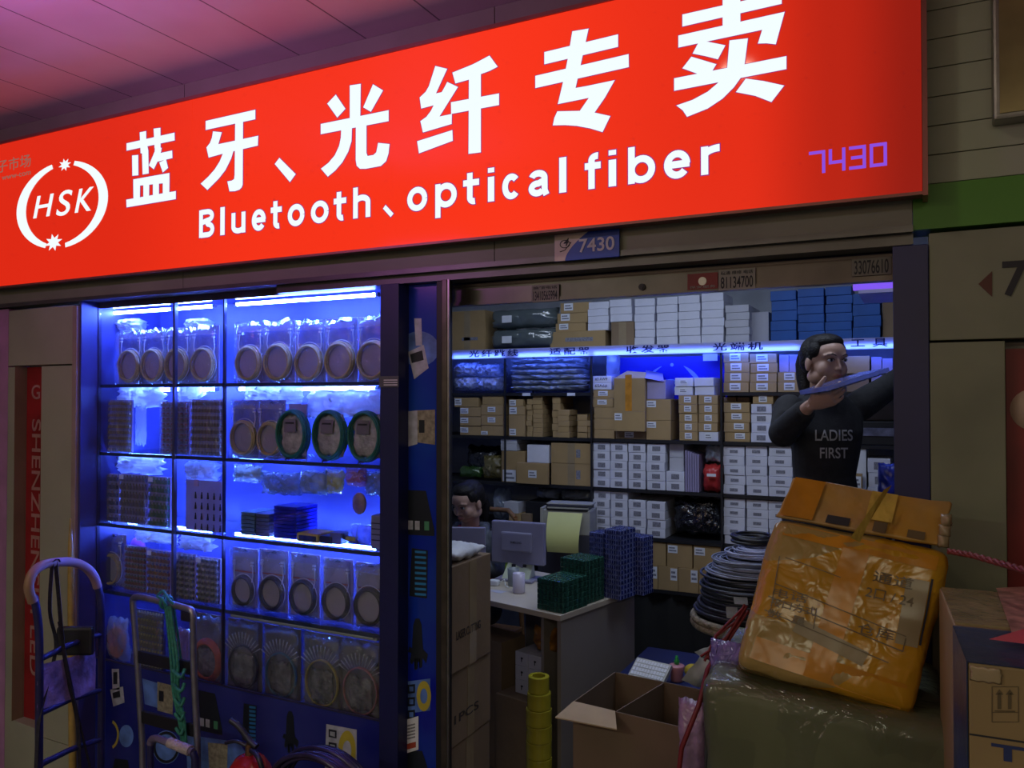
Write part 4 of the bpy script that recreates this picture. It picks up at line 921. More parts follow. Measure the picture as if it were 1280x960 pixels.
for x in (XS0+.01, xat(632, YB), xd[0], xd[1], XS1-.01):
    zlo = ZS1 if abs(x-xat(632, YB)) < .01 else 0
    child(MB().box(x-.005, x+.005, YB-.014, YB-.001, zlo, Zb-.002), 'upright', K['blk'], unit); child(MB().box(x-.007, x+.007, YB+DEP-.012, YB+DEP, zlo, Z0-.02), 'upright', K['blk'], unit)
child(MB().box(xat(632, YB)-.004, xat(632, YB)+.004, YB-.012, YB-.001, ZS3, ZS1), 'upright', K['blk'], unit)
# band with category lettering, tube beneath
YW = YB-.037
band = empty('category_band', ((XS0+XS1)/2, YW, Zb), 'pale lit band with dark Chinese category names along the top shelf', 'sign')
child(MB().quad((XS0, YW, Zb), (XS1, YW, Zb), (XS1, YW, Z0-.001), (XS0, YW, Z0-.001)), 'panel', film('pale_band_acrylic', (.62, .62, .72), .97, .3, 0, 0, 5, .45), band)
child(MB().box(XS0, XS1, YW+.002, YB+.009, Z0-.006, Z0-.001), 'ledge', K['case'], band)
K['bink'] = mat('navy_lettering', (.008, .010, .10), .5)
for s, l, r_ in (('光纤跳线', 586, 648), ('适配器', 687, 738), ('收发器', 783, 838), ('光端机', 891, 954), ('工具', 1064, 1110)):
    c = (l+r_)/2; zz0 = Zb+.009; hh = (Z0-Zb)*.76
    text(s, (xat(l, YW), YW-.0015, zz0), (1, 0, 0), (0, 0, 1), xat(r_, YW)-xat(l, YW), hh, K['bink'], .001, .017, parent=band, font_space=1.35 if len(s) > 2 else 1.9)
K['tube2'] = emis('shop_blue_tube', (.07, .15, 1.0), 30.0)
for a, b, nm in ((570, 632, 'over the blue bags by the doorway'), (650, 738, 'over the stack of clear bags'), (745, 896, 'over the blue picture panel'), (905, 1000, 'over the labelled brown boxes'), (1055, 1150, 'beside the head of the standing person')):
    xa_, xb_ = xat(a, YB), xat(b, YB); z = Zb+.012
    r = empty('light_tube', ((xa_+xb_)/2, YB+.02, z), 'glowing blue white tube under the lettered band '+nm, 'light tube', 'tubes under the lettered band')
    child(MB().cyl((xa_, YB-.020, z), (xb_, YB-.020, z), .009, 10), 'tube', K['tube2'], r)
    child(MB().box(xa_, xb_, YB-.028, YB-.004, z+.0105, z+.018), 'batten', K['tubecap'], r)

def carton(x0, x1, y0, y1, z0, z1, m_, label, group=None, lab=None, name='carton', prt=None, labm='label', tape=False, cat='box', b=.002, rz=0):
    r = MB().bbox(x0, x1, y0, y1, z0+.0006, z1-.0006, b)
    o = place(r, name, K[m_] if isinstance(m_, str) else m_, ((x0+x1)/2, (y0+y1)/2, z0), label, cat, group)
    w_, h_ = x1-x0, z1-z0
    if lab:
        a, b_, c, d = lab     # fractions left,right,bottom,top
        q = MB().box(x0+a*w_, x0+b_*w_, y0-.0012, y0-.0002, z0+c*h_, z0+d*h_)
        for k in range(2): q.box(x0+(a+(b_-a)*.12)*w_, x0+(a+(b_-a)*(.88-.15*k))*w_, y0-.0018, y0-.0013, z0+(c+(d-c)*(.22+.36*k))*h_, z0+(c+(d-c)*(.40+.36*k))*h_, 1)
        child(q, 'paper_label', [K[labm], K['print']], o)
    if prt:
        a, b_, c, d = prt
        child(MB().box(x0+a*w_, x0+b_*w_, y0-.0012, y0-.0002, z0+c*h_, z0+d*h_), 'printed_mark', K['print'], o)
    if tape: child(MB().box((x0+x1)/2-.022, (x0+x1)/2+.022, y0-.0012, y0-.0002, z0+.001, z1-.001), 'tape', K['ctape'], o)
    if rz: o.rotation_euler = (0, 0, rz)
    return o
rn = random.Random(4)
def stack(l, r_, zbot, ztop, n, m_, what, where, Y=YB+.01, dep=.24, mm=None, ztab=None, **kw):
    """n cartons one on another; what = look, where = which stack"""
    x0, x1 = xat(l, Y), xat(r_, Y); h = (ztop-zbot)/n
    for k in range(n):
        j = rn.uniform(-.003, .003); jy = rn.uniform(0, .006)
        mk = mm[k] if mm else m_
        wt = what if not mm else {'white': 'white carton', 'card': 'brown carton', 'white2': 'greyish white carton'}.get(mk, what)
        carton(x0+.001+j, x1-.001+j, Y+jy, Y+dep+jy, zbot+k*h, zbot+(k+1)*h, mk, '%s, %s in the %s' % (wt, ordl(n-1-k) if n > 1 else 'single', where), group='%ss in the %s' % (wt, where) if n > 1 else None, **kw)
zz = lambda px, py: zat(px, py, YB+.01)
# --- top shelf, from the left
carton(xat(560, YB), xat(615, YB)-.06, YB+.02, YB+.3, Z0, zz(590, 388), 'card', 'big brown carton at the left end of the top shelf beside the grey bags', tape=True, prt=(.35, .8, .25, .33))
for i, (yt, yb) in enumerate(((410, 436), (385, 410))):
    z0, z1 = (Z0 if i == 0 else zz(650, yb)), zz(650, yt); c = Vector((xat(652, YB), YB+.08, (z0+z1)/2)); mb = MB()
    w_ = xat(690, YB)-xat(608, YB)
    o = empty('grey_bag', (c.x, c.y, z0), ['grey plastic wrapped bundle lying on the top shelf, lower one', 'grey plastic wrapped bundle lying on the top shelf, upper one'][i], 'bag')
    child(pillow(MB(), c, w_*1.02, .22, (z1-z0)*.98, seed=i+31, amp=.07, p=.22, nx=20, freq=7), 'wrapping', K['greybag'], o)
    child(MB().box(xat(632, YB), xat(644, YB), c.y-.128, c.y-.127, c.z-.03, c.z+.012), 'paper_label', K['label'], o)
carton(xat(687, YB), xat(756, YB), YB+.01, YB+.25, Z0, zz(715, 414), 'card', 'long flat brown carton with black printing on the top shelf', prt=(.28, .78, .35, .6))
for i, (l, r_, a, b_, lb) in enumerate(((693, 731, 414, 403.5, 'lowest'), (695, 733, 403.5, 391, 'middle'), (699, 737, 391, 378, 'uppermost'))):
    carton(xat(l, YB), xat(r_, YB), YB+.02, YB+.24, zz(715, a), zz(715, b_), 'card', '%s of three short brown cartons on the long flat carton' % lb, lab=(.12, .42, .25, .95))
stack(735, 761, zz(748, 413), zz(748, 377), 4, 'white', 'white carton', 'short stack resting on the long brown carton')
carton(xat(763.5, YB), xat(792, YB), YB+.01, YB+.25, Z0, zz(778, 402), 'card2', 'dull brown carton between white stacks on the top shelf', tape=True)
stack(762.5, 790, zz(776, 402), zz(776, 374), 3, 'white', 'white carton', 'short stack resting on the dull brown carton')
for l, r_, yt, n, nm in ((793, 818.5, 373, 6, 'first'), (820.5, 847, 371, 6, 'second'), (848.5, 875.5, 369, 6, 'third'), (877, 905, 366, 6, 'fourth')):
    stack(l, r_, Z0, zz((l+r_)/2, yt), n, 'white', 'white carton', '%s tall top shelf stack from the dull carton' % nm)
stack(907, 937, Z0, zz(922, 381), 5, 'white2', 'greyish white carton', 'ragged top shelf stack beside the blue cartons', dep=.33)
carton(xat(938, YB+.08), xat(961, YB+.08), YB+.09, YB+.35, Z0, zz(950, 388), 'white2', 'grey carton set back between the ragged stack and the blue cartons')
for l, r_, yt, n, nm in ((964, 996.5, 363, 5, 'first'), (997.5, 1031, 360, 6, 'second'), (1032.5, 1066, 358, 6, 'third'), (1067, 1102, 366, 4, 'fourth')):
    stack(l, r_, Z0, zz((l+r_)/2, yt), n, 'bluec', 'blue carton', '%s of the blue stacks on the top shelf' % nm, b=.003)
carton(xat(1104, YB), xat(1135, YB), YB+.03, YB+.3, Z0, zz(1115, 366), 'card2', 'brown carton at the right end of the top shelf by the jamb')
r = empty('ceiling_strip', (xat(1100, 3.6), 3.6, zat(1092, 360, 3.6)), 'violet lit strip hanging behind the shutter rail near the blue cartons', 'light strip')
child(MB().box(xat(1067, 3.6), .5, 3.6, 3.63, zat(1092, 361, 3.6), zat(1092, 354, 3.6)), 'lit_edge', emis('violet_strip', (.22, .10, .9), 1.0), r)
child(MB().box(xat(1074, 3.6), .5, 3.6, 4.0, zat(1092, 366, 3.6), zat(1092, 361.5, 3.6)), 'board', K['lav'], r)
child(MB().box(.3, .32, 3.6, 3.62, zat(1092, 354, 3.6), 2.749), 'hanger', K['blk'], r)

# --- row one, bay A: blue lit plastic bags
def bagpile(l, r_, yt, zbot, seeds, m_, name, labels, Y=YB+.12, flat=True):
    z1 = zz((l+r_)/2, yt); n = len(seeds); h = (z1-zbot)/n
    for k in range(n):
        c = Vector(((xat(l, Y)+xat(r_, Y))/2, Y, zbot+.014+h*.93*(k+.5))); w_ = xat(r_, Y)-xat(l, Y)
        place(pillow(MB(), c, w_*.97, .20, h*.94, seed=seeds[k], amp=.30, p=.3, nx=30, nz=10, freq=15), name, m_, (c.x, c.y, zbot+h*k), labels[k], 'bag')
bb = [film('blue_lit_bag', (.55, .62, .75), .75, .1, .4, .9, 10), film('clear_soft_bag', (.50, .56, .60), .72, .1, .4, .9, 9)]
bagpile(572, 602, 452, ZS1, [3, 5], bb[0], 'plastic_bag', ['crumpled clear bag at the left end under the lettered band, lower', 'crumpled clear bag at the left end under the lettered band, upper'])
bagpile(600, 629, 454, ZS1, [6, 8], bb[0], 'plastic_bag', ['round puffy clear bag beside the thin upright, lower', 'round puffy clear bag beside the thin upright, upper'])
bagpile(640, 737, 446, ZS1, [11, 12, 13, 14, 15, 16], bb[1], 'plastic_bag', ['wide clear bag, %s of the pile right of the thin upright' % s for s in ('lowest', 'second from the bottom', 'third from the bottom', 'fourth from the bottom', 'fifth from the bottom', 'top one')])
# --- row one, bay C: labelled brown boxes in a grid
for l, r_, n, nm, top in ((904.5, 936.5, 4, 'column beside the upright', 441), (937.5, 971.5, 4, 'next column'  , 442), (972.5, 1004, 2, 'column behind the ponytail', 465)):
    stack(l, r_, ZS1, zz((l+r_)/2, top), n, 'card', 'brown carton with label', '%s under the band' % nm, lab=(.25, .68, .2, .92))
for k in range(3):
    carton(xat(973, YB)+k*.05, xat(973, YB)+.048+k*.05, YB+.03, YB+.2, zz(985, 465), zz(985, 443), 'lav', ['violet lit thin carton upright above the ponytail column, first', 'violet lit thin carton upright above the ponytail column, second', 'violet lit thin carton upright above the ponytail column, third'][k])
carton(xat(1056, YB), xat(1087, YB), YB+.01, YB+.22, zz(1070, 467), zz(1070, 445), 'card', 'brown carton just right of the face of the standing person')
carton(xat(1058, YB), xat(1086, YB), YB+.02, YB+.24, ZS1, zz(1070, 467.5), 'card2', 'dull brown carton under the one beside the face')
for k in range(2):
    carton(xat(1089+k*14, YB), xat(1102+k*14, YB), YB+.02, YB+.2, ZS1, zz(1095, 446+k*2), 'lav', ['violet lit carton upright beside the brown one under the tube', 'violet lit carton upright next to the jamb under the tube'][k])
# --- bay B upper: picture panel and boxes
zp0, zp1 = ZS2+.002, zz(830, 445)
xq0, xq1 = xat(766, YB+.20), xat(899, YB+.20)
r = empty('picture_panel', ((xq0+xq1)/2, YB+.2, zp0), 'bright blue panel with pale crescents and a letter behind the cartons', 'picture')
child(MB().box(xq0-.03, min(xq1+.06, xd[1]-.010), YB+.20, YB+.21, zp0, Zb-.003), 'panel', mat('vivid_blue_panel', (.004, .010, .62), .4, var=.05), r)
Yp = YB+.198
mb = MB()
pell(mb, Yp, 840, 497, 40, 42, 0, 1, .86, -1.15, -.35)
def cres(mb, cx, cy, rx, ry, a0, a1, wmax):
    n = 16; o1, o2 = [], []
    for i in range(n+1):
        a = a0+(a1-a0)*i/n; w_ = wmax*math.sin(PI*(i+.6)/(n+1.2)); q = at(cx+rx*math.cos(a), cy+ry*math.sin(a), Yp); q2 = at(cx+(rx-w_)*math.cos(a), cy+(ry-w_)*math.sin(a), Yp)
        o1.append((q.x, Yp-.001, q.z)); o2.append((q2.x, Yp-.001, q2.z))
    mb.add(o1+o2, [(i, i+1, n+2+i, n+1+i) for i in range(n)])
mb = MB(); cres(mb, 838, 490, 41, 36, -1.15, -.25, 5); cres(mb, 838, 490, 34, 34, -2.8, -1.9, 3)
q = at(840, 456, Yp); mb.ball((q.x, Yp-.001, q.z), .010, .001, .010)
K['ppale'] = mat('pale_blue_print', (.35, .50, .85), .4)
child(mb, 'crescents', K['ppale'], r)
text('S', (xat(829, Yp), Yp-.0015, zat(836, 492, Yp)), (1, 0, 0), (0, 0, 1), xat(843, Yp)-xat(829, Yp), zat(836, 474, Yp)-zat(836, 492, Yp), K['ppale'], .001, .04, .15, r)
q = at(888, 446, YB)
place(MB().box(xat(879, YB+.1), xat(897, YB+.1), YB+.1, YB+.101, zz(888, 450), zz(888, 441)), 'paper_tag', K['label'], (xat(888, YB), YB+.1, zz(888, 450)), 'small pale tag hung over the blue picture panel', 'tag')
place(MB().lathe([(0, 0), (.04, 0), (.04, .13), (.03, .14), (0, .14)], (xat(755, YB)+.02, YB+.1, zz(755, 470)+.001), 20), 'clear_jar', K['bag'], (xat(755, YB), YB+.1, zz(755, 470)), 'clear plastic jar above the white cartons with handwriting', 'jar')
for k, (a, b_) in enumerate(((487, 478.5), (478.5, 470))):
    o = carton(xat(740.5, YB), xat(763.5, YB), YB+.01, YB+.22, zz(752, a), zz(752, b_), 'white', ['white carton with black handwriting, lower of two under the jar', 'white carton with black handwriting, upper of two under the jar'][k])
    text(['65A6#', '#3 AW9'][k], (xat(743, YB), YB+.0085, zz(752, a)+.012), (1, 0, 0), (0, 0, 1), .075, .018, K['ink'], .0004, 0, parent=o)
stack(740.5, 767, zz(753, 509), zz(753, 487), 2, 'card', 'brown carton with a blue label', 'pair under the handwritten cartons', lab=(.25, .7, .3, .85), labm='label')
for k in range(3):
    a, b_ = 551-k*14, 551-(k+1)*14
    carton(xat(741.5, YB), xat(767, YB), YB+.012, YB+.25, ZS2 if k == 0 else zz(753, a), zz(753, b_), 'card', '%s brown carton against the upright, left of the wide one' % ['lowest', 'middle', 'upper'][k])
carton(xat(767.5, YB-.02), xat(806, YB-.02), YB-.02, YB+.2, zz(786, 539), zz(786, 514), 'card', 'wide brown carton with a pale blue label in the middle bay', lab=(-.32+.34, .26, .55, .9))
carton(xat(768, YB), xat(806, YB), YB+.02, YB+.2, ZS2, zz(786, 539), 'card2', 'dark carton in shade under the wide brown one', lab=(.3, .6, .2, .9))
# open box on the wide carton
x0, x1, zb, zt2 = xat(767, YB-.02), xat(806, YB-.02), zz(786, 514), zz(786, 473)
r = empty('open_carton', ((x0+x1)/2, YB+.05, zb), 'open brown carton with orange tape and raised flap before the blue panel', 'box')
mb = MB(); y0, y1 = YB-.015, YB+.16
mb.box(x0, x1, y0, y0+.004, zb+.001, zt2).box(x0, x0+.004, y0+.004, y1, zb+.001, zt2).box(x1-.004, x1, y0+.004, y1, zb+.001, zt2).box(x0+.004, x1-.004, y1-.004, y1, zb+.001, zt2).box(x0+.004, x1-.004, y0+.004, y1-.004, zb+.001, zb+.005)
child(mb, 'walls', K['card'], r)
child(MB().add([(x0, y0, zt2), (x1, y0, zt2), (x1-.02, y0+.09, zt2+.035), (x0+.05, y0+.09, zt2+.045)], [(0, 1, 2, 3), (3, 2, 1, 0)]), 'flap', K['card'], r)
child(MB().add([(x1, y0, zt2), (x1+.10, y0+.02, zt2-.02), (x1+.05, y1, zt2+.03), (x1-.05, y1, zt2+.05)], [(0, 1, 2, 3), (3, 2, 1, 0)]), 'flap', K['lav'], r)  # violet light painted into this flap's colour
K['otape'] = mat('orange_tape', (.58, .25, .03), .25, var=.2, scale=20)
child(MB().box(x0+.37*(x1-x0), x0+.58*(x1-x0), y0-.002, y0-.0005, zb+.002, zt2+.02), 'tape', K['otape'], r)
place(MB().bbox(x1+.003, x1+.11, y0+.025, y0+.20, zz(818, 499)+.001, zt2-.01, .002), 'carton', K['lav'], (x1+.05, y0+.1, zz(818, 499)), 'violet lit carton side between the open box and the letter', 'box')
for k, (a, b_) in enumerate(((551, 525.5), (525.5, 499))):
    carton(xat(807.5, YB), xat(838, YB), YB+.005, YB+.22, ZS2 if k == 0 else zz(825, a), zz(825, b_), 'card', ['square brown carton with a white label, lower of the middle pair', 'square brown carton with a white label, upper of the middle pair'][k], lab=(.02, .40, .62, .93))
for l, r_, nm in ((848, 871.5, 'fifth column, beside the square pair'), (872.5, 897, 'column beside the right upright')):
    mmx = ['card']*5 if l < 860 else ['white']+['card']*4
    stack(l, r_, ZS2, zz(870, 494), 5, 'card', 'brown carton', 'labelled %s' % nm, mm=mmx, lab=(.3, .68, .2, .85))
for i, (l, r_) in enumerate(((843, 866), (867.5, 892))):
    stack(l, r_, zz(868, 494), zz(868, 472), 2, 'white', 'white carton', ['left pair resting on the labelled columns', 'right pair resting on the labelled columns'][i], lab=(.25, .7, .25, .8) if i == 0 else None)
# --- row two, bay A
GA = lambda l, r_, zb_, yt, m_, lb, **k: carton(xat(l, YB), xat(r_, YB), YB+.01, YB+.22, zb_, zz((l+r_)/2, yt), m_, lb, **k)
zl = ZS2
for k in range(3): GA(574, 600, zl+k*(zz(587, 509)-zl)/3, 545.3-(k+1)*12.1, 'card', 'brown carton with red print and white label, %s of the left column' % ['bottom', 'second', 'third'][k], lab=(.02, .40, .3, .9))
GA(567, 597, zz(587, 508.8), 497, 'card', 'long brown carton with red print lying across the left column', lab=(.02, .3, .2, .9))
for k in range(3): GA(600.5, 628, zl+k*(zz(614, 506)-zl)/3, 545.3-(k+1)*13.1, 'card', 'wide brown carton with small print, %s of the column by the thin upright' % ['bottom', 'second', 'third'][k], lab=(.3, .65, .3, .8) if k else (.0, .3, .1, .45))
GA(602, 628, zz(614, 506), 491.8, 'card', 'brown carton squeezed under the shelf at the thin upright')
GA(635, 655, zl, 518.5, 'card', 'tall brown carton with a low label right of the thin upright', lab=(.05, .45, .05, .35))
GA(635, 655, zz(645, 518.5), 508, 'card', 'short brown carton on the tall one right of the thin upright', lab=(.05, .5, .1, .9))
GA(635, 653, zz(645, 508), 499, 'card', 'tilted small brown carton at the top of the short column', lab=(.05, .5, .1, .9))
for l, r_, yt, n, nm in ((658, 665, 499, 7, 'narrow pile beside the tall carton'), (665.5, 678, 494, 9, 'first tall pile of small cartons'), (690, 700, 496, 6, 'second pile, back part'), (697, 711.5, 512, 5, 'second pile, front part'), (721, 734, 518, 4, 'third low pile of small cartons'), (734.5, 739.5, 526, 3, 'lowest pile against the upright')):
    stack(l, r_, zl, zz((l+r_)/2, yt), n, 'card', 'small brown carton', nm, dep=.12 if 'front' in nm else .2, Y=YB-.0 if 'front' in nm else YB+.015, b=.0015)
for i, px in enumerate((658, 714)):
    place(MB().box(xat(px-5, YB), xat(px+5, YB), YB-.0015, YB+.0, ZS1-.018, ZS1-.001), 'shelf_tag', K['label'], (xat(px, YB), YB, ZS1-.018), ['small white tag on the shelf edge over the narrow pile', 'small white tag on the shelf edge over the second pile'][i], 'tag')
# --- row three, bay A
mb = pillow(MB(), (xat(593, YB)+.0, YB+.14, ZS3+.118), .24, .15, .18, seed=41, amp=.2)
place(mb, 'black_bag', film('black_plastic', (.012, .012, .016), .97, .2, .4), (xat(590, YB), YB+.12, ZS3), 'slumped black bag in the dark left part of the third row', 'bag')
mb = pillow(MB(), (xat(583, YB), YB+.06, ZS3+.048), .16, .07, .065, seed=44, amp=.3)
place(mb, 'produce_bag', film('green_bag', (.10, .26, .05), .6), (xat(583, YB), YB, ZS3), 'clear bag with something green low beside the doorway', 'bag')
mb = pillow(MB(), (xat(612, YB), YB+.06, ZS3+.085), .14, .10, .14, seed=46, amp=.3)
place(mb, 'cable_bag', film('yellow_green_bag', (.40, .33, .12), .6, scale=20), (xat(612, YB), YB+.02, ZS3), 'clear bag of yellow and green cables beside the white topped carton', 'bag')
GA(626, 655, ZS3, 564, 'card', 'brown carton with a large white label at its foot', lab=(.05, .62, .03, .40))
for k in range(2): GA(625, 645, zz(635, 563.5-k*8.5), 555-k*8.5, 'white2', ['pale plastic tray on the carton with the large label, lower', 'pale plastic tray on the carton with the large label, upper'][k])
GA(658, 685, ZS3+(zz(660, 578)-ZS3), 556, 'white', 'open white carton standing on a brown one in the third row')
o = carton(xat(645.5, YB-.02), xat(685, YB-.02), YB-.02, YB+.0, ZS3, zz(665, 578), 'card', 'brown carton with a white label under the white carton', lab=(.38, .64, .3, .65))
for k, (a, b_) in enumerate(((0, 579.5), (579.5, 554))): GA(688, 739, ZS3 if k == 0 else zz(714, a), b_, 'card', ['large plain brown carton beside the upright, lower', 'large plain brown carton beside the upright, upper'][k], tape=True, prt=(.62, .72, .3, .7))
# --- bay B white cartons
WL = dict(prt=(.28, .72, .22, .74))
for l, r_, n, yt, nm in ((741, 762, 5, 551.5, 'first column'), (762.5, 783.5, 5, 552, 'second column'), (785, 806.5, 5, 552.5, 'third column'), (808, 831, 5, 553, 'fourth column'), (832, 855, 2, 589.5, 'fifth column')):
    stack(l, r_, ZS3, ZS2-.022 if n == 5 else zz(843, yt), n, 'white', 'white carton', '%s of the middle bay, upper white row' % nm, **WL)
for l, r_, n, yt, nm in ((741, 762, 5, 0, 'first column'), (762.5, 783.5, 5, 0, 'second column'), (785, 806.5, 4, 625, 'third column'), (808, 831, 4, 627, 'fourth column')):
    stack(l, r_, ZS4, ZS3-.022 if n == 5 else zz((l+r_)/2, yt), n, 'white', 'white carton', '%s of the middle bay, lower white row' % nm, **WL)
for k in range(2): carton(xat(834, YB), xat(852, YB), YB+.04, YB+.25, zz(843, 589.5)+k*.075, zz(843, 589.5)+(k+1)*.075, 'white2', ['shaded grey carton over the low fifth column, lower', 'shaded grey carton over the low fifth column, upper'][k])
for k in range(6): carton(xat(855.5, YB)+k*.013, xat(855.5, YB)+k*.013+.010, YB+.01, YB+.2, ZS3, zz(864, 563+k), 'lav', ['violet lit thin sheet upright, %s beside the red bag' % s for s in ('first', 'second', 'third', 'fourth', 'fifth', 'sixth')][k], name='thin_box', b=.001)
x0, x1 = xat(876, YB), xat(900, YB); z1 = zz(888, 581)
r = empty('red_bag', ((x0+x1)/2, YB+.05, ZS3), 'red bag with a white patch standing by the right upright', 'bag')
child(pillow(MB(), ((x0+x1)/2, YB+.06, (ZS3+z1)/2), x1-x0, .12, z1-ZS3, seed=51, amp=.12, p=.3), 'bag_body', mat('red_bag_film', (.42, .03, .03), .3, var=.3, scale=12, bump=.3), r)
child(MB().box(x0+.035, x1-.02, YB-.018, YB-.013, z1-.06, z1-.045), 'patch', K['label'], r)
place(pillow(MB(), (xat(889, YB), YB+.08, zz(889, 568)+.002), .10, .08, .09, seed=53, amp=.4), 'shiny_bag', film('silver_film', (.6, .7, .8), .8, .05, .6), (xat(889, YB), YB+.08, z1), 'shiny silvery bag on top of the red one', 'bag')
x0, x1 = xat(833, YB), xat(901, YB)
r = empty('black_bag', ((x0+x1)/2, YB+.1, ZS4), 'glossy black plastic bag bulging beside the lower white cartons', 'bag')
child(pillow(MB(), ((x0+x1)/2, YB+.12, ZS4+.122), x1-x0-.025, .17, .20, seed=61, amp=.10, p=.3, nx=22, nz=16, freq=11), 'bag_body', film('glossy_black_film', (.010, .010, .014), .97, .12, .55, 1.0, 12), r)
# --- bay C
stack(904.5, 936.5, ZS2, zz(920, 528), 2, 'card', 'brown carton with high label', 'lower left of the right bay', lab=(.4, .8, .3, .9))
stack(904.5, 937, zz(920, 528), zz(920, 503), 2, 'card', 'violet labelled brown carton', 'upper left of the right bay', lab=(.28, .68, .3, .9))
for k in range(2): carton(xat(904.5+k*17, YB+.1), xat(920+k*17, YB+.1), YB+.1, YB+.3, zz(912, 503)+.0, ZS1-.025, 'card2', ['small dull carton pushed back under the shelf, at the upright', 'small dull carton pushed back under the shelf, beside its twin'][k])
stack(938.5, 964.5, ZS2, zz(951, 505), 4, 'white', 'white carton', 'column left of the bent elbow', **WL)
carton(xat(940.5, YB), xat(966, YB), YB+.01, YB+.2, zz(953, 505), zz(953, 493.5), 'card', 'brown carton topping the white column left of the elbow', lab=(.3, .7, .2, .9))
carton(xat(966, YB), xat(999, YB), YB+.01, YB+.2, ZS2, zz(980, 516), 'card', 'brown carton half hidden behind the bent elbow')
for l, r_, nm in ((904, 930.5, 'first'), (932, 959, 'second'), (960, 990, 'third')):
    stack(l, r_, ZS3, zz((l+r_)/2, 558), 5, 'white', 'white carton with crossed mark', '%s right bay column, upper row' % nm, prt=(.30, .68, .30, .62))
    stack(l, r_, ZS4, ZS3-.024, 5, 'white', 'white carton with crossed mark', '%s right bay column, lower row' % nm, prt=(.30, .68, .30, .62))
r = empty('rack_device', (xat(1095, YB), YB+.05, ZS2), 'dark rack device with a pale strip right of the sweater', 'device')
child(MB().bbox(xat(1068, YB), xat(1150, YB), YB+.02, YB+.35, ZS2+.001, zz(1090, 527), .004), 'body', K['blk'], r)
child(MB().box(xat(1072, YB), xat(1150, YB), YB+.015, YB+.019, zz(1090, 545), zz(1090, 535)), 'front_strip', mat('pale_strip', (.14, .14, .20), .4, var=.4, scale=20), r)
place(MB().bbox(xat(1068, YB), xat(1082, YB), YB+.01, YB+.2, ZS3, zz(1074, 561), .003), 'binder', K['label'], (xat(1074, YB), YB+.1, ZS3), 'upright pale binder right of the sweater', 'binder')
carton(xat(1062, YB-.03), xat(1077, YB-.03), YB-.03, YB-.002, ZS3, zz(1070, 591), 'card', 'small brown carton with a label below the pale binder', lab=(.15, .9, .5, .9))
stack(1084, 1113, ZS3, zz(1095, 573), 3, 'white', 'white carton', 'short column near the blue jamb', **WL)
carton(xat(1040, YB), xat(1060, YB), YB+.01, YB+.2, ZS4, zz(1050, 640), 'white', 'white carton low behind the orange taped box')
mb = pillow(MB(), at(1111, 601, 3.6), .08, .06, .14, seed=66, amp=.3)
place(mb, 'blue_bag', mat('blue_bag_cloth', (.03, .05, .5), .3, var=.5, scale=20), tuple(at(1111, 612, 3.6)), 'small bright blue bundle by the jamb above the orange box', 'bag')
place(MB().tube([at(1111, 625, 3.6), at(1111, 760, 3.6)], .012, 8).cyl(at(1111, 620, 3.6), at(1111, 624, 3.6), .06, 20), 'stand', K['blk'], tuple(at(1111, 760, 3.6)), 'thin black stand under the blue bundle', 'stand')
# --- bottom rows, cardboard
zc1 = zz(840, 707)
zc1 = (ZS4-.02-ZS5)*.50+ZS5
for i, (l, r_) in enumerate(((764, 799), (801, 831), (832.5, 864), (865.5, 900))):
    carton(xat(l, YB), xat(r_, YB), YB+.01, YB+.3, zc1, ZS4-.022, 'card', '%s brown carton with a corner label, upper row under the black bag' % ['first', 'second', 'third', 'fourth'][i], lab=(.04, .42, .60, .92))
for i, (l, r_) in enumerate(((770, 795), (797, 821.5), (822, 846.5), (847, 872), (872.5, 897))):
    carton(xat(l, YB), xat(r_, YB), YB+.005, YB+.3, ZS5, zc1, 'card', '%s brown carton with an upright label, lowest carton row' % ['first', 'second', 'third', 'fourth', 'fifth'][i], lab=(.62, .95, .45, .95) if i < 4 else None)
# dark curtain below
mb = MB(); pts = []; n = 90; x0, x1 = xat(740, YB), XS1-.02
for i in range(n+1):
    x = x0+(x1-x0)*i/n; pts.append((x, YB+.03+.012*math.sin(i*1.1)+.008*math.sin(i*2.7)))
vs = [(x, y, .03) for x, y in pts]+[(x, y, ZS5-.02) for x, y in pts]
mb.add(vs, [(i, i+1, n+2+i, n+1+i) for i in range(n)], 0, True)
place(mb, 'curtain', mat('black_curtain_cloth', (.012, .012, .012), .8), ((x0+x1)/2, YB+.03, .03), 'black curtain hanging in folds below the carton shelves', 'curtain')

# ================================================================= DESK AND WHAT STANDS ON IT
zd = .78
pc = atd(700, 768, 1); 
def atz(px, py, z):
    d = ray(px, py); t = (z-CAM.z)/d.z; return CAM + d*t
c0 = atz(700, 769, zd); c1 = atz(613, 750, zd); c2 = atz(784.5, 734, zd)
ux = (c0-c1).normalized(); uy = Vector((-ux.y, ux.x, 0)); L = 1.35; Wd = (c2-c0).dot(uy)
Md = Matrix.Translation(Vector((c0.x, c0.y, 0))) @ Matrix(((ux.x, uy.x, 0), (ux.y, uy.y, 0), (0, 0, 1))).to_4x4()
def dk(x, y, z=0): return Md @ Vector((x, y, z))      # desk frame: x along the front (negative to the left), y into the shop
desk = empty('desk', dk(-L/2, Wd/2), 'pale wooden desk with a grey side panel just inside the shop', 'desk')
K['deskw'] = mat('pale_wood_top', (.55, .48, .38), .4, var=.06, scale=3); K['deskg'] = mat('grey_laminate', (.26, .23, .21), .5, var=.05, scale=3)
child(MB().bbox(-.66, .006, -.006, Wd, zd-.025, zd, .003, 0, Md).bbox(-L, -.6605, -.006, .24, zd-.025, zd, .003, 0, Md), 'desk_top', K['deskw'], desk)
child(MB().box(-.022, -.002, .01, Wd-.01, 0, zd-.0255, 0, Md), 'side_panel', K['deskg'], desk)
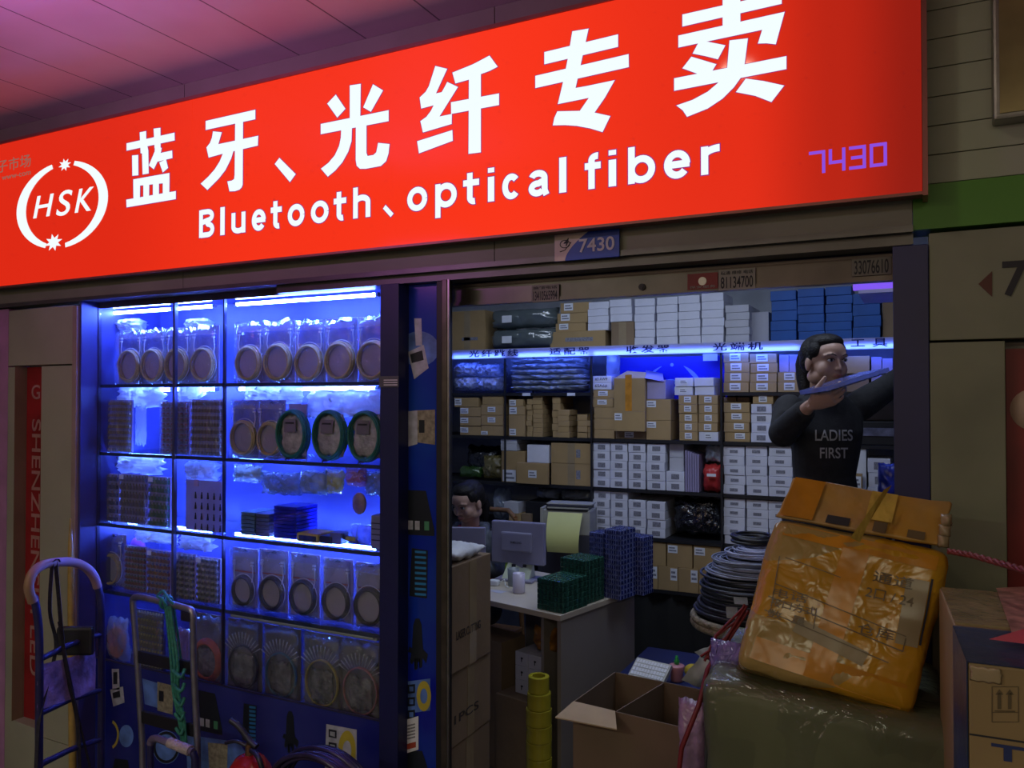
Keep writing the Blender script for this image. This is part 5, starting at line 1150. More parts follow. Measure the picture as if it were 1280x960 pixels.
child(MB().box(-L+.002, -L+.022, .01, .23, 0, zd-.0255, 0, Md), 'side_panel', K['deskg'], desk)
child(MB().box(-.64, -.023, Wd-.05, Wd-.03, .25, zd-.0255, 0, Md), 'back_panel', K['deskg'], desk)
child(MB().box(-.14, -.125, .05, Wd-.06, .02, zd-.0255, 0, Md), 'inner_panel', K['deskg'], desk)
# trays of green and blue cases
def casestack(x0, x1, y0, y1, z0, n, h, m1, m2, label, M=Md):
    for k in range(n):
        r = empty('parts_tray', M @ Vector(((x0+x1)/2, (y0+y1)/2, z0+k*h)), label % ordl(n-1-k), 'parts tray')
        mb = MB(); mb.bbox(x0, x1, y0, y1, z0+k*h+.0005, z0+(k+1)*h-.001, .0015, 0, M)
        child(mb, 'shell', m1, r)
        mb = MB(); nx = 7; ny = 5
        for i in range(nx):
            a = x0+(x1-x0)*(i+.25)/nx; b_ = x0+(x1-x0)*(i+.75)/nx
            mb.box(a, b_, y0-.0014, y0-.0003, z0+k*h+.003, z0+(k+1)*h-.004, 0, M)
            if k == n-1:
                for j in range(ny): mb.box(a, b_, y0+(y1-y0)*(j+.2)/ny, y0+(y1-y0)*(j+.8)/ny, z0+n*h-.0009, z0+n*h+.0006, 0, M)
        for j in range(ny): mb.box(x1+.0003, x1+.0014, y0+(y1-y0)*(j+.25)/ny, y0+(y1-y0)*(j+.75)/ny, z0+k*h+.003, z0+(k+1)*h-.004, 0, M)
        child(mb, 'components', m2, r)
tg = mat('green_tray_plastic', (.035, .115, .085), .22, var=.3, scale=60); tg2 = mat('dark_green_parts', (.008, .045, .03), .4, var=.4, scale=60)
tb = mat('blue_tray_plastic', (.16, .19, .42), .12, var=.4, scale=60); tb2 = mat('dark_blue_parts', (.012, .02, .14), .2, var=.5, scale=60)
casestack(-.138, .0, .02, .20, zd, 6, .0225, tg, tg2, 'green parts tray, %s of the front pile on the desk corner')
casestack(-.150, -.010, .205, .35, zd, 9, .0215, tg, tg2, 'green parts tray, %s of the taller pile behind the front one')
casestack(-.02, .085-.02, .37, .50, zd, 14, .0225, tb, tb2, 'blue parts tray, %s of the tall pile near the monitor')
casestack(-.0, .10, .51, .60, zd, 12, .0225, tb, tb2, 'blue parts tray, %s of the pile at the far desk end')
casestack(-.105, -.03, .37, .47, zd, 13, .0225, tb, tb2, 'blue parts tray, %s of the pile beside the yellow paper')
# monitor seen from behind
pm = atz(648, 720, zd)
pm = atd(648, 690, 4.03); mm_ = Matrix.Translation(Vector((pm.x, pm.y, 0))) @ Matrix.Rotation(-.20+YAW*.55, 4, 'Z')
r = empty('monitor', (pm.x, pm.y, zd), 'flat monitor seen from behind, lit violet, on the desk', 'monitor')
tM = 4.03; hw = 35.5/1000*tM; zt1 = 1.70-(652-496)/1000*tM; zb1 = 1.70-(704-496)/1000*tM
K['mon'] = mat('violet_lit_grey_plastic', (.26, .25, .36), .35, var=.05)  # violet light on the casing is put into the plastic's colour
child(MB().bbox(-hw, hw, -.015, .02, zb1, zt1, .006, 0, mm_), 'casing', K['mon'], r)
child(MB().bbox(-hw*.58, hw*.58, -.035, -.014, zb1+(zt1-zb1)*.30, zb1+(zt1-zb1)*.76, .008, 0, mm_), 'rear_hump', K['mon'], r)
child(MB().bbox(-.03, .03, -.014, .02, zd+.012, zb1+.03, .004, 0, mm_).bbox(-.10, .10, -.07, .07, zd+.001, zd+.013, .004, 0, mm_), 'stand', K['mon'], r)
wv = mm_ @ Vector((-.03, -.0362, zb1+(zt1-zb1)*.50)); text('SAMSUNG', wv, mm_.to_3x3() @ Vector((1, 0, 0)), (0, 0, 1), .062, .011, K['ink'], .0005, .005, parent=r)
# second screen at the doorway side
ps = atz(588, 716, zd); tS = 3.80
ps = atd(588, 690, tS); ms = Matrix.Translation(Vector((ps.x, ps.y, 0))) @ Matrix.Rotation(YAW*.9, 4, 'Z')
zt1 = atd(588, 659, tS).z; zb1 = atd(588, 694, tS).z
r = empty('monitor', (ps.x, ps.y, zd), 'violet lit monitor back in front of the seated person', 'monitor')
child(MB().bbox(-.16, 19/1000*tS, -.01, .012, zb1, zt1, .005, 0, ms), 'casing', K['mon'], r)
child(MB().bbox(-.05, .0, -.005, .012, zd+.008, zb1+.01, .003, 0, ms).bbox(-.10, .05, -.05, .07, zd+.001, zd+.010, .003, 0, ms), 'stand', K['mon'], r)
# cup, calendar, phone, green thing
q = atz(648.5, 741, zd)
r = empty('cup', (q.x, q.y, zd), 'plain white cup near the front edge of the desk', 'cup'); rc = .0265*1.1
child(MB().lathe([(0, .001), (rc*.92, .001), (rc, .01), (rc, .092), (rc*.93, .092), (rc*.90, .012), (0, .012)], (q.x, q.y, zd), 28), 'body', mat('white_ceramic', (.60, .55, .68), .25, var=.02), r)
q = atz(636, 735, zd)
r = empty('cup', (q.x, q.y+.05, zd), 'grey cup half hidden behind the white cup', 'cup')
child(MB().lathe([(0, .001), (.026, .001), (.03, .085), (.027, .085), (.024, .008), (0, .008)], (q.x, q.y+.05, zd), 20), 'body', mat('grey_cup', (.22, .25, .27), .3), r)
q = atz(642, 728, zd); qq = Vector((q.x, q.y+.06, zd))
mc = Matrix.Translation(qq) @ Matrix.Rotation(.25, 4, 'Z')
r = empty('desk_calendar', qq, 'pale standing desk calendar behind the cups', 'calendar')
child(MB().add([mc @ Vector(v) for v in ((-.085, -.045, .002), (.055, -.045, .002), (.075, .0, .085), (-.055, .0, .085), (-.055, .004, .085), (.075, .004, .085), (.075, .05, .002), (-.075, .05, .002))], [(0, 1, 2, 3), (3, 2, 5, 4), (4, 5, 6, 7), (0, 3, 4, 7), (1, 6, 5, 2)]), 'sheets', mat('pale_green_paper', (.52, .58, .44), .6), r)
child(MB().box(-.035, -.015, -.012, -.004, .066, .080, 0, mc).box(.02, .04, -.012, -.004, .066, .080, 0, mc), 'clips', K['ink'], r)
q = atz(617, 722, zd)
place(pillow(MB(), (q.x, q.y+.12, zd+.045), .07, .06, .08, seed=71, amp=.3), 'green_packet', mat('lime_packet', (.30, .50, .03), .4, var=.5, scale=25), (q.x, q.y+.12, zd), 'crumpled lime green packet beside the calendar', 'packet')
q = atz(618, 732, zd); r = empty('adapter', (q.x, q.y, zd), 'white plug adapter with a cable on the desk', 'adapter')
child(MB().bbox(q.x-.025, q.x+.022, q.y-.018, q.y+.02, zd+.001, zd+.028, .006), 'body', K['label'], r)
child(MB().tube([(q.x+.02, q.y, zd+.015), (q.x+.045, q.y+.02, zd+.03), (q.x+.06, q.y-.0, zd+.008), (q.x+.09, q.y-.02, zd+.004)], .0025, 6), 'cable', K['label'], r)
q = atz(621, 740, zd)
place(MB().add([(q.x-.05, q.y, zd+.001), (q.x+.03, q.y-.02, zd+.001), (q.x+.04, q.y+.03, zd+.001), (q.x-.02, q.y+.03, zd+.002)], [(0, 1, 2, 3)]), 'paper_slip', K['white2'], (q.x, q.y, zd+.001), 'thin paper slip lying in front of the adapter', 'paper')
# printer on a cabinet behind the desk with yellow paper hanging out
tP = 4.42; pp = atd(707, 665, tP); mp = Matrix.Translation(Vector((pp.x, pp.y, 0))) @ Matrix.Rotation(YAW*.35, 4, 'Z')
zp = atd(707, 664, tP).z; zp2 = atd(707, 631, tP).z
r = empty('printer', (pp.x, pp.y, zp), 'beige and black dot printer with yellow paper behind the monitor', 'printer')
wp = 31/1000*tP
K['beige'] = mat('beige_plastic', (.38, .37, .32), .5)
child(MB().bbox(-wp, wp, 0, .19, zp-.02, zp2-.03, .006, 0, mp), 'body', K['beige'], r)
child(MB().bbox(-wp*.80, wp*.92, -.004, .17, zp2-.035, zp2-.006, .006, 0, mp), 'cover', K['blk'], r)
child(MB().bbox(-wp*.9, wp, .05, .17, zp2-.008, zp2+.0, .003, 0, mp).box(-wp*.75, wp*.95, -.006, .0, zp2-.022, zp2-.014, 0, mp), 'rails', K['beige'], r)
child(MB().bbox(-wp*1.05, -wp*.92, -.01, .1, zp-.02, zp2-.02, .004, 0, mp), 'knob', K['beige'], r)
zz1 = atd(707, 642, tP-.05).z; zz2 = atd(707, 690, tP-.05).z
vs = []; n = 8
for i in range(n+1):
    s = i/n; z = zz1+(zz2-zz1)*s; y = -.012-.05*math.sin(s*PI*.8)-.03*s
    vs += [mp @ Vector((-wp*.70+.01*s, y, z)), mp @ Vector((wp*.72-.01*s, y, z))]
child(MB().add(vs, [(2*i, 2*i+1, 2*i+3, 2*i+2) for i in range(n)], 0, True), 'yellow_paper', mat('yellow_paper', (.60, .60, .22), .7, var=.03), r)
place(MB().bbox(-.16, .16, -.0, .18, .0, zp-.021, .004, 0, mp), 'cabinet', mat('dark_cabinet', (.05, .05, .07), .5), (pp.x, pp.y+.1, 0), 'dark low cabinet carrying the printer behind the desk', 'cabinet')
# items in the dim row under bay A
zr = ZS4
for i, (l, r_, a, b_, m_, lb, lab) in enumerate(((636, 651, 664, 642, 'card', 'brown carton with a pale flap left of the printer', (.1, .7, .0, .35)), (652, 664, 664, 641, 'card2', 'dark carton standing beside the printer knob', None))):
    carton(xat(l, YB), xat(r_, YB), YB+.0, YB+.2, ZS4, zz(650, b_), m_, lb, lab=lab)
carton(xat(630, YB), xat(648, YB), YB-.0, YB+.15, zz(650, 642), zz(650, 628), 'white2', 'pale printed packet on the carton left of the printer')
for i, (l, r_, yt, m_, lb) in enumerate(((606, 628, 612, bb[0], 'bluish crumpled bag behind the seated person'), (690, 738, 613, K['bag'], 'pale bags above the printer beside the upright'), (660, 690, 612, bb[0], 'bluish bag left of the pale bags above the printer'))):
    z1 = ZS3-.03; z0 = ZS4+.16 if i else ZS4
    place(pillow(MB(), ((xat(l, YB)+xat(r_, YB))/2, YB+.12, (z0+z1)/2), (xat(r_, YB)-xat(l, YB))*.9, .14, (z1-z0)*.82, seed=80+i, amp=.2, freq=14), 'plastic_bag', m_, (xat(l, YB), YB+.1, z0), lb, 'bag')
place(MB().bbox(xat(655, YB), xat(738, YB), YB+.02, YB+.3, ZS4+.001, ZS4+.155, .004), 'dark_crate', K['blk'], (xat(700, YB), YB+.1, ZS4), 'black crate behind the printer under the pale bags', 'crate')
# chair back
q = at(622, 640, 3.75)
Yc = 3.98; r = empty('chair', (q.x, Yc, 0), 'wooden chair with a curved back rail behind the seated person', 'chair')
K['chairw'] = mat('brown_wood', (.20, .10, .04), .4, var=.2, scale=10)
qx = atd(597, 640, 4.3).x; zt3 = atd(622, 641, 4.4).z
child(MB().tube([(qx-.20, Yc-.04, zt3-.03), (qx-.10, Yc+.03, zt3), (qx+.06, Yc+.03, zt3), (qx+.14, Yc-.04, zt3-.03)], .014, 8), 'back_rail', K['chairw'], r)
for s in (-1, 1): child(MB().tube([(qx-.03+s*.17, Yc-.04, zt3-.03), (qx-.01+s*.18, Yc-.02, .45), (qx-.01+s*.19, Yc, 0.001)], .014, 8), 'leg', K['chairw'], r)
for s in (-1, 1): child(MB().tube([(qx-.01+s*.18, Yc-.38, 0.001), (qx-.01+s*.17, Yc-.37, .42)], .014, 8), 'leg', K['chairw'], r)
child(MB().bbox(qx-.20, qx+.18, Yc-.40, Yc-.035, .42, .445, .008), 'seat', K['chairw'], r)

# ---- cartons just inside the doorway at the left
def pxbox(l, r_, yt, yb, t, dep, name, m_, label, cat='box', lab=None, tape=False, prt=None, rot=.0, zb=None, zt_=None, b=.003):
    """carton facing the facade with its front at distance t"""
    q = atd((l+r_)/2, yt, t); Y = q.y
    return carton(xat(l, Y), xat(r_, Y), Y, Y+dep, atd((l+r_)/2, yb, t).z if zb is None else zb, q.z if zt_ is None else zt_, m_, label, name=name, lab=lab, tape=tape, prt=prt, cat=cat, b=b, rz=rot)
Yl = 2.44
def ybox(l, r_, zb, zt_, Y, dep, m_, label, **k): return carton(xat(l, Y), xat(r_, Y), Y, Y+dep, zb, zt_, m_, label, **k)
Ya, Xr_ = 2.35, -1.417
zA, zB, zC = zat(567, 709, Ya), zat(567, 845, Ya), zat(567, 940, Ya)
def sidebox(z0, z1, dx, dy, label, txt=None):
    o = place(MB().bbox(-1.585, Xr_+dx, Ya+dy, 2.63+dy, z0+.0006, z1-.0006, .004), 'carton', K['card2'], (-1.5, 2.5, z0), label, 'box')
    child(MB().box(Xr_+dx+.0002, Xr_+dx+.0014, 2.47, 2.52, z0+.002, z1-.002), 'tape', K['ctape'], o)
    if txt: text(txt, (Xr_+dx+.001, 2.38, z0+(z1-z0)*.30), (0, 1, 0), (0, 0, 1), .17, .030, mat('faint_print', (.05, .04, .035), .7), .0008, .01, parent=o)
    return o
sidebox(zB, zA, 0, 0, 'large dull carton with faint lettering inside the doorway, topmost of its pile', 'LASER CUTTING')
sidebox(zC, zB, -.008, .012, 'dull carton in the middle of the doorway pile', '1PCS')
sidebox(.001, zC, -.012, .014, 'dull carton at the bottom of the doorway pile')
place(pillow(MB(), (-1.50, 2.49, zA+.026), .16, .05, .22, seed=91, amp=.30, nx=18, nz=14, freq=16, ax=Vector((1, 0, 0)), az=Vector((0, 1, 0))), 'crumpled_paper', mat('white_wrap', (.66, .68, .70), .5, bump=.4), (-1.50, 2.49, zA), 'crumpled white wrapping lying on the topmost doorway carton', 'paper')
# under the desk
def dbox(x0, x1, y0, y1, z0, z1, m_, label, prt=False):
    o = place(MB().bbox(x0, x1, y0, y1, z0+.0006, z1-.0006, .002, 0, Md), 'carton', K[m_], dk((x0+x1)/2, (y0+y1)/2, z0), label, 'box')
    if prt: child(MB().box((x0*.55+x1*.45), (x0*.4+x1*.6), y0-.0015, y0-.0003, z0+(z1-z0)*.5, z0+(z1-z0)*.62, 0, Md).box((x0*.5+x1*.5)-.002, (x0*.5+x1*.5)+.002, y0-.0015, y0-.0003, z0+(z1-z0)*.3, z0+(z1-z0)*.52, 0, Md), 'printed_mark', K['ink'], o)
    return o
dbox(-.36, -.15, .0, .32, .001, .37, 'card2', 'brown carton on the floor under the desk')
for j in range(3):
    for i in range(2): dbox(-.295+i*.075-.0, -.295+i*.075+.073, .06, .26, .372+j*.062, .372+(j+1)*.062, 'white2', 'small white carton under the desk, %s row, %s column' % (['bottom', 'middle', 'top'][j], ['left', 'right'][i]), True)
dbox(-.60, -.37, .05, .22, .001, .58, 'card2', 'tall brown carton under the desk behind the doorway pile')
place(pillow(MB(), dk(-.17, .12, .62), .12, .08, .11, seed=95, amp=.4, ax=ux, az=Vector((0, 0, 1))), 'orange_bag', mat('orange_brown_bag', (.28, .12, .02), .3, var=.4, scale=20), dk(-.17, .12, .56), 'crumpled orange brown bag hanging under the desk top', 'bag')
# rolls of yellow tape stacked on the floor
pr = dk(-.055, -.075); 
K['ytape'] = mat('yellow_tape', (.42, .37, .03), .22, var=.12, scale=12)
ztop3 = 1.70-(845-496)/1000*((Vector((pr.x, pr.y, 0))-CAM).dot(F)); nR = 8; hR = ztop3/nR
for k in range(nR):
    rr = .054 if k < nR-2 else (.050 if k < nR-1 else .044); ox = .0 if k % 2 else .0015
    z0 = k*hR
    place(MB().lathe([(rr*.62, z0+.001), (rr*.97, z0+.001), (rr, z0+.004), (rr, z0+hR-.004), (rr*.97, z0+hR-.001), (rr*.62, z0+hR-.001), (rr*.62, z0+.001)], (pr.x+ox, pr.y, 0), 32, sm=False), 'tape_roll', K['ytape'], (pr.x, pr.y, z0), 'yellow tape roll, %s of the pile leaning by the desk panel' % ordl(nR-1-k), 'tape roll', 'yellow tape rolls stacked on the floor')
# ================================================================= PEOPLE
def melt(mb, name, mats, vox=.004, smooth=6, parent=None, sub=0):
    """merge overlapping closed shapes into one continuous skin"""
    o = mb.build('tmp', mats); md = o.modifiers.new('r', 'REMESH'); md.mode = 'VOXEL'; md.voxel_size = vox; md.use_smooth_shade = True
    if smooth: s = o.modifiers.new('s', 'SMOOTH'); s.iterations = smooth; s.factor = .5
    dg = bpy.context.evaluated_depsgraph_get(); dg.update()
    me = bpy.data.meshes.new_from_object(o.evaluated_get(dg)); bpy.data.objects.remove(o)
    me.name = name; me.materials.clear()
    for m_ in (mats if isinstance(mats, (list, tuple)) else [mats]): me.materials.append(m_)
    for p in me.polygons: p.material_index = 0; p.use_smooth = True
    ob = bpy.data.objects.new(name, me); C.objects.link(ob)
    if parent: ob.parent = parent; ob.matrix_parent_inverse = parent_world(parent).inverted()
    return ob
Fh = Vector((F.x, F.y, 0)).normalized(); Zv = Vector((0, 0, 1))
K['skin'] = mat('light_skin', (.46, .28, .21), .45, var=.04, scale=12); K['hair'] = mat('black_hair', (.010, .008, .008), .5, var=.3, scale=60, bump=.3, bscale=160, spec=.25)
K['lips'] = mat('lips', (.36, .12, .11), .4); K['eyew'] = mat('eye_white', (.55, .52, .50), .2); K['eyed'] = mat('eye_dark', (.01, .008, .006), .1)
def head_frame(c, fwd, tilt=0, roll=0):
    fwd = fwd.normalized(); f = (fwd*math.cos(tilt) + Zv*math.sin(tilt)).normalized(); x = f.cross(Zv).normalized(); z = x.cross(f)
    M = Matrix((x, f, z)).transposed().to_4x4(); M = Matrix.Translation(c) @ M @ Matrix.Rotation(roll, 4, 'Y')
    return M
def head_shapes(mb, M, s=1.0):
    T = lambda x, y, z: M @ Vector((x*s, y*s, z*s)); M3 = M.to_3x3()
    def E(x, y, z, a, b, c): mb.ball(T(x, y, z), a*s, b*s, c*s, M=M3, n=12)
    E(0, -.012, .030, .074, .092, .082); E(0, .020, -.022, .062, .064, .074); E(0, .050, -.070, .026, .026, .024); E(0, .030, .035, .062, .062, .052)
    for q in (-1, 1): E(q*.034, .046, -.030, .028, .032, .034); E(q*.074, -.004, -.008, .009, .017, .029); E(q*.045, .0, -.055, .022, .045, .030); E(q*.009, .088, -.032, .0065, .008, .006)
    mb.tube([T(0, .080, .012), T(0, .087, -.010), T(0, .095, -.030)], [.0065*s, .0070*s, .0085*s], 10)
    E(0, .094, -.031, .0095, .008, .007); E(0, .076, -.058, .019, .013, .011)
    for q in (-1, 1): mb.tube([T(q*.014, .086, .022), T(q*.032, .083, .026), T(q*.052, .066, .020)], [.007*s, .008*s, .006*s], 8)
def face_bits(M, body, s=1.0):
    T = lambda x, y, z: M @ Vector((x*s, y*s, z*s)); M3 = M.to_3x3()
    for q in (-1, 1):
        child(MB().ball(T(q*.031, .0795, .003), .0135*s, .007*s, .0062*s, M=M3, n=8), 'eye', K['eyew'], body)
        child(MB().ball(T(q*.031, .0850, .003), .0058*s, .0030*s, .0056*s, M=M3, n=8), 'iris', K['eyed'], body)
        child(MB().tube([T(q*.016, .0855, .004), T(q*.024, .0885, .0095), T(q*.033, .0878, .0105), T(q*.046, .0780, .006)], [.0012*s, .0018*s, .0018*s, .001*s], 6), 'eyelid', K['hair'], body)
        child(MB().tube([T(q*.015, .0935, .021), T(q*.030, .0930, .027), T(q*.047, .0790, .024)], [.0016*s, .0024*s, .001*s], 6), 'eyebrow', K['hair'], body)
    mb = MB(); mb.tube([T(-.020, .079, -.058), T(-.009, .0885, -.0545), T(0, .0892, -.0562), T(.009, .0885, -.0545), T(.020, .079, -.058)], [.0012*s, .0032*s, .0032*s, .0032*s, .0012*s], 8)
    mb.tube([T(-.018, .080, -.060), T(0, .0885, -.0622), T(.018, .080, -.060)], [.0012*s, .0040*s, .0012*s], 8)
    child(mb, 'lips', K['lips'], body)
def rings(mb, lst, n=20):
    """stacked elliptical rings: (centre, half vector a, half vector b)"""
    mb.ring([[c + a*math.cos(2*PI*i/n) + b*math.sin(2*PI*i/n) for i in range(n)] for c, a, b in lst]); return mb
def hand(mb, wrist, pdir, up, curl, s=1.0, side=1, spread=.12):
    """palm + five bent fingers. pdir: wrist->knuckles, up: back of the hand, side: thumb side"""
    pdir = pdir.normalized(); up = (up-pdir*up.dot(pdir)).normalized(); sd = pdir.cross(up)*side
    kn = wrist+pdir*.078*s
    rings(mb, [(wrist, sd*.024*s, up*.017*s), (wrist+pdir*.03*s, sd*.034*s, up*.015*s), (kn, sd*.038*s, up*.012*s), (kn+pdir*.008*s, sd*.034*s, up*.009*s)], 14)
    for i, (off, ln, r_) in enumerate(((.028, .066, .0082), (.010, .074, .0085), (-.009, .069, .0080), (-.027, .054, .0070))):
        p = kn+sd*off*s-pdir*.006*s; d = (pdir+sd*off*spread*8).normalized(); pts = [p]; a = 0
        for j in range(3):
            a += curl*(1+.12*i)*(.5 if j == 0 else .9); d2 = d*math.cos(a)-up*math.sin(a); p = p+d2*ln*s*(.42, .33, .25)[j]; pts.append(p)
        mb.tube(pts, [r_*s, r_*.95*s, r_*.88*s, r_*.7*s], 10); mb.ball(pts[-1], r_*.72*s, n=6)
    p0 = wrist+pdir*.022*s+sd*.022*s; d = (pdir*.75+sd*.75-up*.25).normalized(); p1 = p0+d*.036*s; d2 = (d*.7+pdir*.5-up*.35).normalized(); p2 = p1+d2*.030*s; p3 = p2+(d2-up*.2).normalized()*.022*s
    mb.tube([p0, p1, p2, p3], [.0125*s, .0105*s, .0092*s, .007*s], 10); mb.ball(p3, .0072*s, n=6)
from mathutils.bvhtree import BVHTree

# ---- standing person reaching to the shelf, holding a tray
TW = 3.2
def W(px, py, d=0): return atd(px, py, TW+d)
hc = W(1031, 453); fh = (-Fh*math.cos(math.radians(14)) + R*math.sin(math.radians(14)))
Mh = head_frame(hc, fh, .02, .0)
bd = (-Fh*math.cos(math.radians(8)) + R*math.sin(math.radians(8)))           # chest direction
bs = bd.cross(Zv).normalized()*-1                                               # towards image left... side axis
sh = W(1030, 508, .04)                                                          # between the shoulders
zfeet = hc.z-1.49
side = Vector((bd.y, -bd.x, 0))                                                  # person's right hand side
if side.dot(R) > 0: side = -side                                                 # points to the picture's left
pel = Vector((sh.x, sh.y, sh.z-.46)) - bd*.01
kn = lambda s: pel + side*s*.085 + bd*.03 - Zv*.40
an = lambda s: Vector(((pel+side*s*.09).x, (pel+side*s*.09).y, zfeet+.07))
Rsh = sh+side*.150+Zv*-.012; Lsh = sh-side*.150+Zv*.0
Rel = W(979, 541, -.06); Rwr = W(1013, 506, -.24)
Lel = W(1104, 488, .10); Lwr = W(1150, 455, .25)
def trunk(mb, g=0.0):
    rings(mb, [(sh+Zv*.045-bd*.01, side*(.075+g), bd*(.06+g)), (sh+Zv*.015, side*(.118+g), bd*(.072+g)), (sh-Zv*.03, side*(.150+g), bd*(.084+g)), (sh-Zv*.10+bd*.01, side*(.138+g), bd*(.104+g)),
               (sh-Zv*.18+bd*.01, side*(.124+g), bd*(.100+g)), (sh-Zv*.28, side*(.112+g), bd*(.085+g)), (sh-Zv*.38, side*(.130+g), bd*(.095+g)), (sh-Zv*.47, side*(.158+g), bd*(.108+g)), (sh-Zv*.53, side*(.150+g), bd*(.104+g))], 24)
mb = MB(); head_shapes(mb, Mh)
mb.tube([sh+Zv*-.02, sh+Zv*.05-bd*.005, (hc-Zv*.055)-fh*.018, hc-Zv*.01-fh*.015], [.062, .052, .047, .045], 16)
trunk(mb, -.012)
mb.tube([Rsh, (Rsh+Rel)/2, Rel, (Rel*.45+Rwr*.55), Rwr], [.045, .040, .034, .030, .022], 14); mb.ball(Rsh, .046)
mb.tube([Lsh, (Lsh+Lel)/2, Lel, (Lel*.45+Lwr*.55), Lwr], [.045, .040, .034, .030, .022], 14); mb.ball(Lsh, .046)
ty = W(1070, 477, -.36)
hd = (W(1046, 494, -.30)-Rwr)
hand(mb, Rwr, hd, (-Fh*.75+Zv*-.35-R*.2), .42, 1.0, -1)
hand(mb, Lwr, Lwr-Lel, Zv+R*.2, .5, 1.0, 1)
for s in (-1, 1): mb.tube([pel+side*s*.075, kn(s), an(s)], [.082, .056, .040], 14); mb.tube([an(s), an(s)+bd*.06-Zv*.03, an(s)+bd*.15-Zv*.045], [.040, .036, .026], 10); mb.ball(an(s)-bd*.02-Zv*.02, .036)
body = melt(mb, 'person', K['skin'], .0038, 3)
tag(body, 'standing person with ponytail in black sweater holding a parts tray up to the shelves', 'person')
face_bits(Mh, body)
K['knit'] = mat('black_sweater', (.014, .014, .017), .85, var=.2, scale=40, bump=.15, bscale=200)
mb = MB(); trunk(mb, .012)
cuffR = Rel*.16+Rwr*.84
mb.tube([Rsh, (Rsh+Rel)/2, Rel, (Rel*.5+Rwr*.5), cuffR], [.062, .058, .056, .050, .040], 16); mb.ball(Rsh, .062); mb.ball(Rel, .057)
mb.tube([Lsh, (Lsh+Lel)/2, Lel, (Lel*.45+Lwr*.55), Lel*.1+Lwr*.9], [.064, .060, .054, .046, .036], 16); mb.ball(Lsh, .062)
mb.tube([sh+Zv*.035-bd*.03+side*.075, sh+Zv*.060-bd*.075, sh+Zv*.035-bd*.03-side*.075], [.02, .032, .02], 10)      # hood folds behind the neck
mb.tube([sh+Zv*.04+side*.07, sh+Zv*.005+bd*.065+side*.045, sh-Zv*.02+bd*.085], .012, 8); mb.tube([sh+Zv*.04-side*.07, sh+Zv*.005+bd*.065-side*.045, sh-Zv*.02+bd*.085], .012, 8)
sw = melt(mb, 'sweater', K['knit'], .006, 4, body)
mb = MB()
for s in (-1, 1): mb.tube([pel+side*s*.075+Zv*.04, kn(s), an(s)+Zv*.03], [.098, .070, .052], 16)
rings(mb, [(pel+Zv*.07, side*.152, bd*.112), (pel-Zv*.02, side*.165, bd*.118), (pel-Zv*.10, side*.14, bd*.10)], 20)
melt(mb, 'trousers', mat('dark_trousers', (.02, .02, .03), .8), .008, 4, body)
mb = MB()
for s in (-1, 1): mb.tube([an(s)-Zv*.035-bd*.03, an(s)+bd*.06-Zv*.035, an(s)+bd*.17-Zv*.042], [.034, .040, .028], 12)
child(mb, 'shoes', K['blk'], body)
def conform(txt, l, r_, yt, yb, target, col, par):
    c = (l+r_)/2; t0 = TW-.30
    p0 = atd(l, yb, t0); p1 = atd(r_, yb, t0); xa = (p1-p0); wd = xa.length; h = atd(c, yt, t0).z-atd(c, yb, t0).z
    o = text(txt, p0, xa, Zv, wd, h, col, 0, .012, parent=None)
    bm = bmesh.new(); bm.from_mesh(o.data); bmesh.ops.subdivide_edges(bm, edges=[e for e in bm.edges if e.calc_length() > .004], cuts=1); bmesh.ops.triangulate(bm, faces=bm.faces[:])
    bv = BVHTree.FromPolygons([v.co for v in target.data.vertices], [p.vertices for p in target.data.polygons])
    for v in bm.verts:
        d = (v.co-CAM).normalized(); h_ = bv.ray_cast(CAM, d)
        if h_[0] is not None: v.co = h_[0]-d*.0022
    bm.to_mesh(o.data); bm.free(); o.parent = par; o.matrix_parent_inverse = parent_world(par).inverted(); return o
K['silver'] = mat('silver_print', (.38, .38, .40), .4)
conform('LADIES', 1019, 1066, 537, 551, sw, K['silver'], sw); conform('FIRST', 1025, 1060, 559.5, 573, sw, K['silver'], sw)
def hairdo(M, body, s=1.0, tail=None, fringe=True):
    T = lambda x, y, z: M @ Vector((x*s, y*s, z*s)); M3 = M.to_3x3(); mb = MB()
    def E(x, y, z, a, b, c): mb.ball(T(x, y, z), a*s, b*s, c*s, M=M3, n=14)
    E(0, -.028, .040, .079, .086, .077); E(0, -.045, .010, .074, .068, .072); E(0, .008, .074, .066, .066, .042)
    E(0, .010, .077, .067, .065, .038)
    for q in (-1, 1): E(q*.054, .014, .046, .024, .036, .036); E(q*.066, -.004, .020, .012, .020, .030)
    if tail: mb.tube([T(*p[:3]) for p in tail], [p[3]*s for p in tail], 12)
    return melt(mb, 'hair', K['hair'], .004, 3, body)
hairdo(Mh, body, 1, tail=[(0, -.105, .055, .022), (.0, -.128, .045, .030), (.0, -.142, .0, .034), (.0, -.138, -.055, .034), (.005, -.125, -.105, .028), (.01, -.11, -.135, .012)])
mb = MB(); torus(mb, Mh @ Vector((0, -.108, .052)), .024, .006, ax=Mh.to_3x3() @ Vector((0, 1, .3))); child(mb, 'hair_tie', K['coilk'], body)
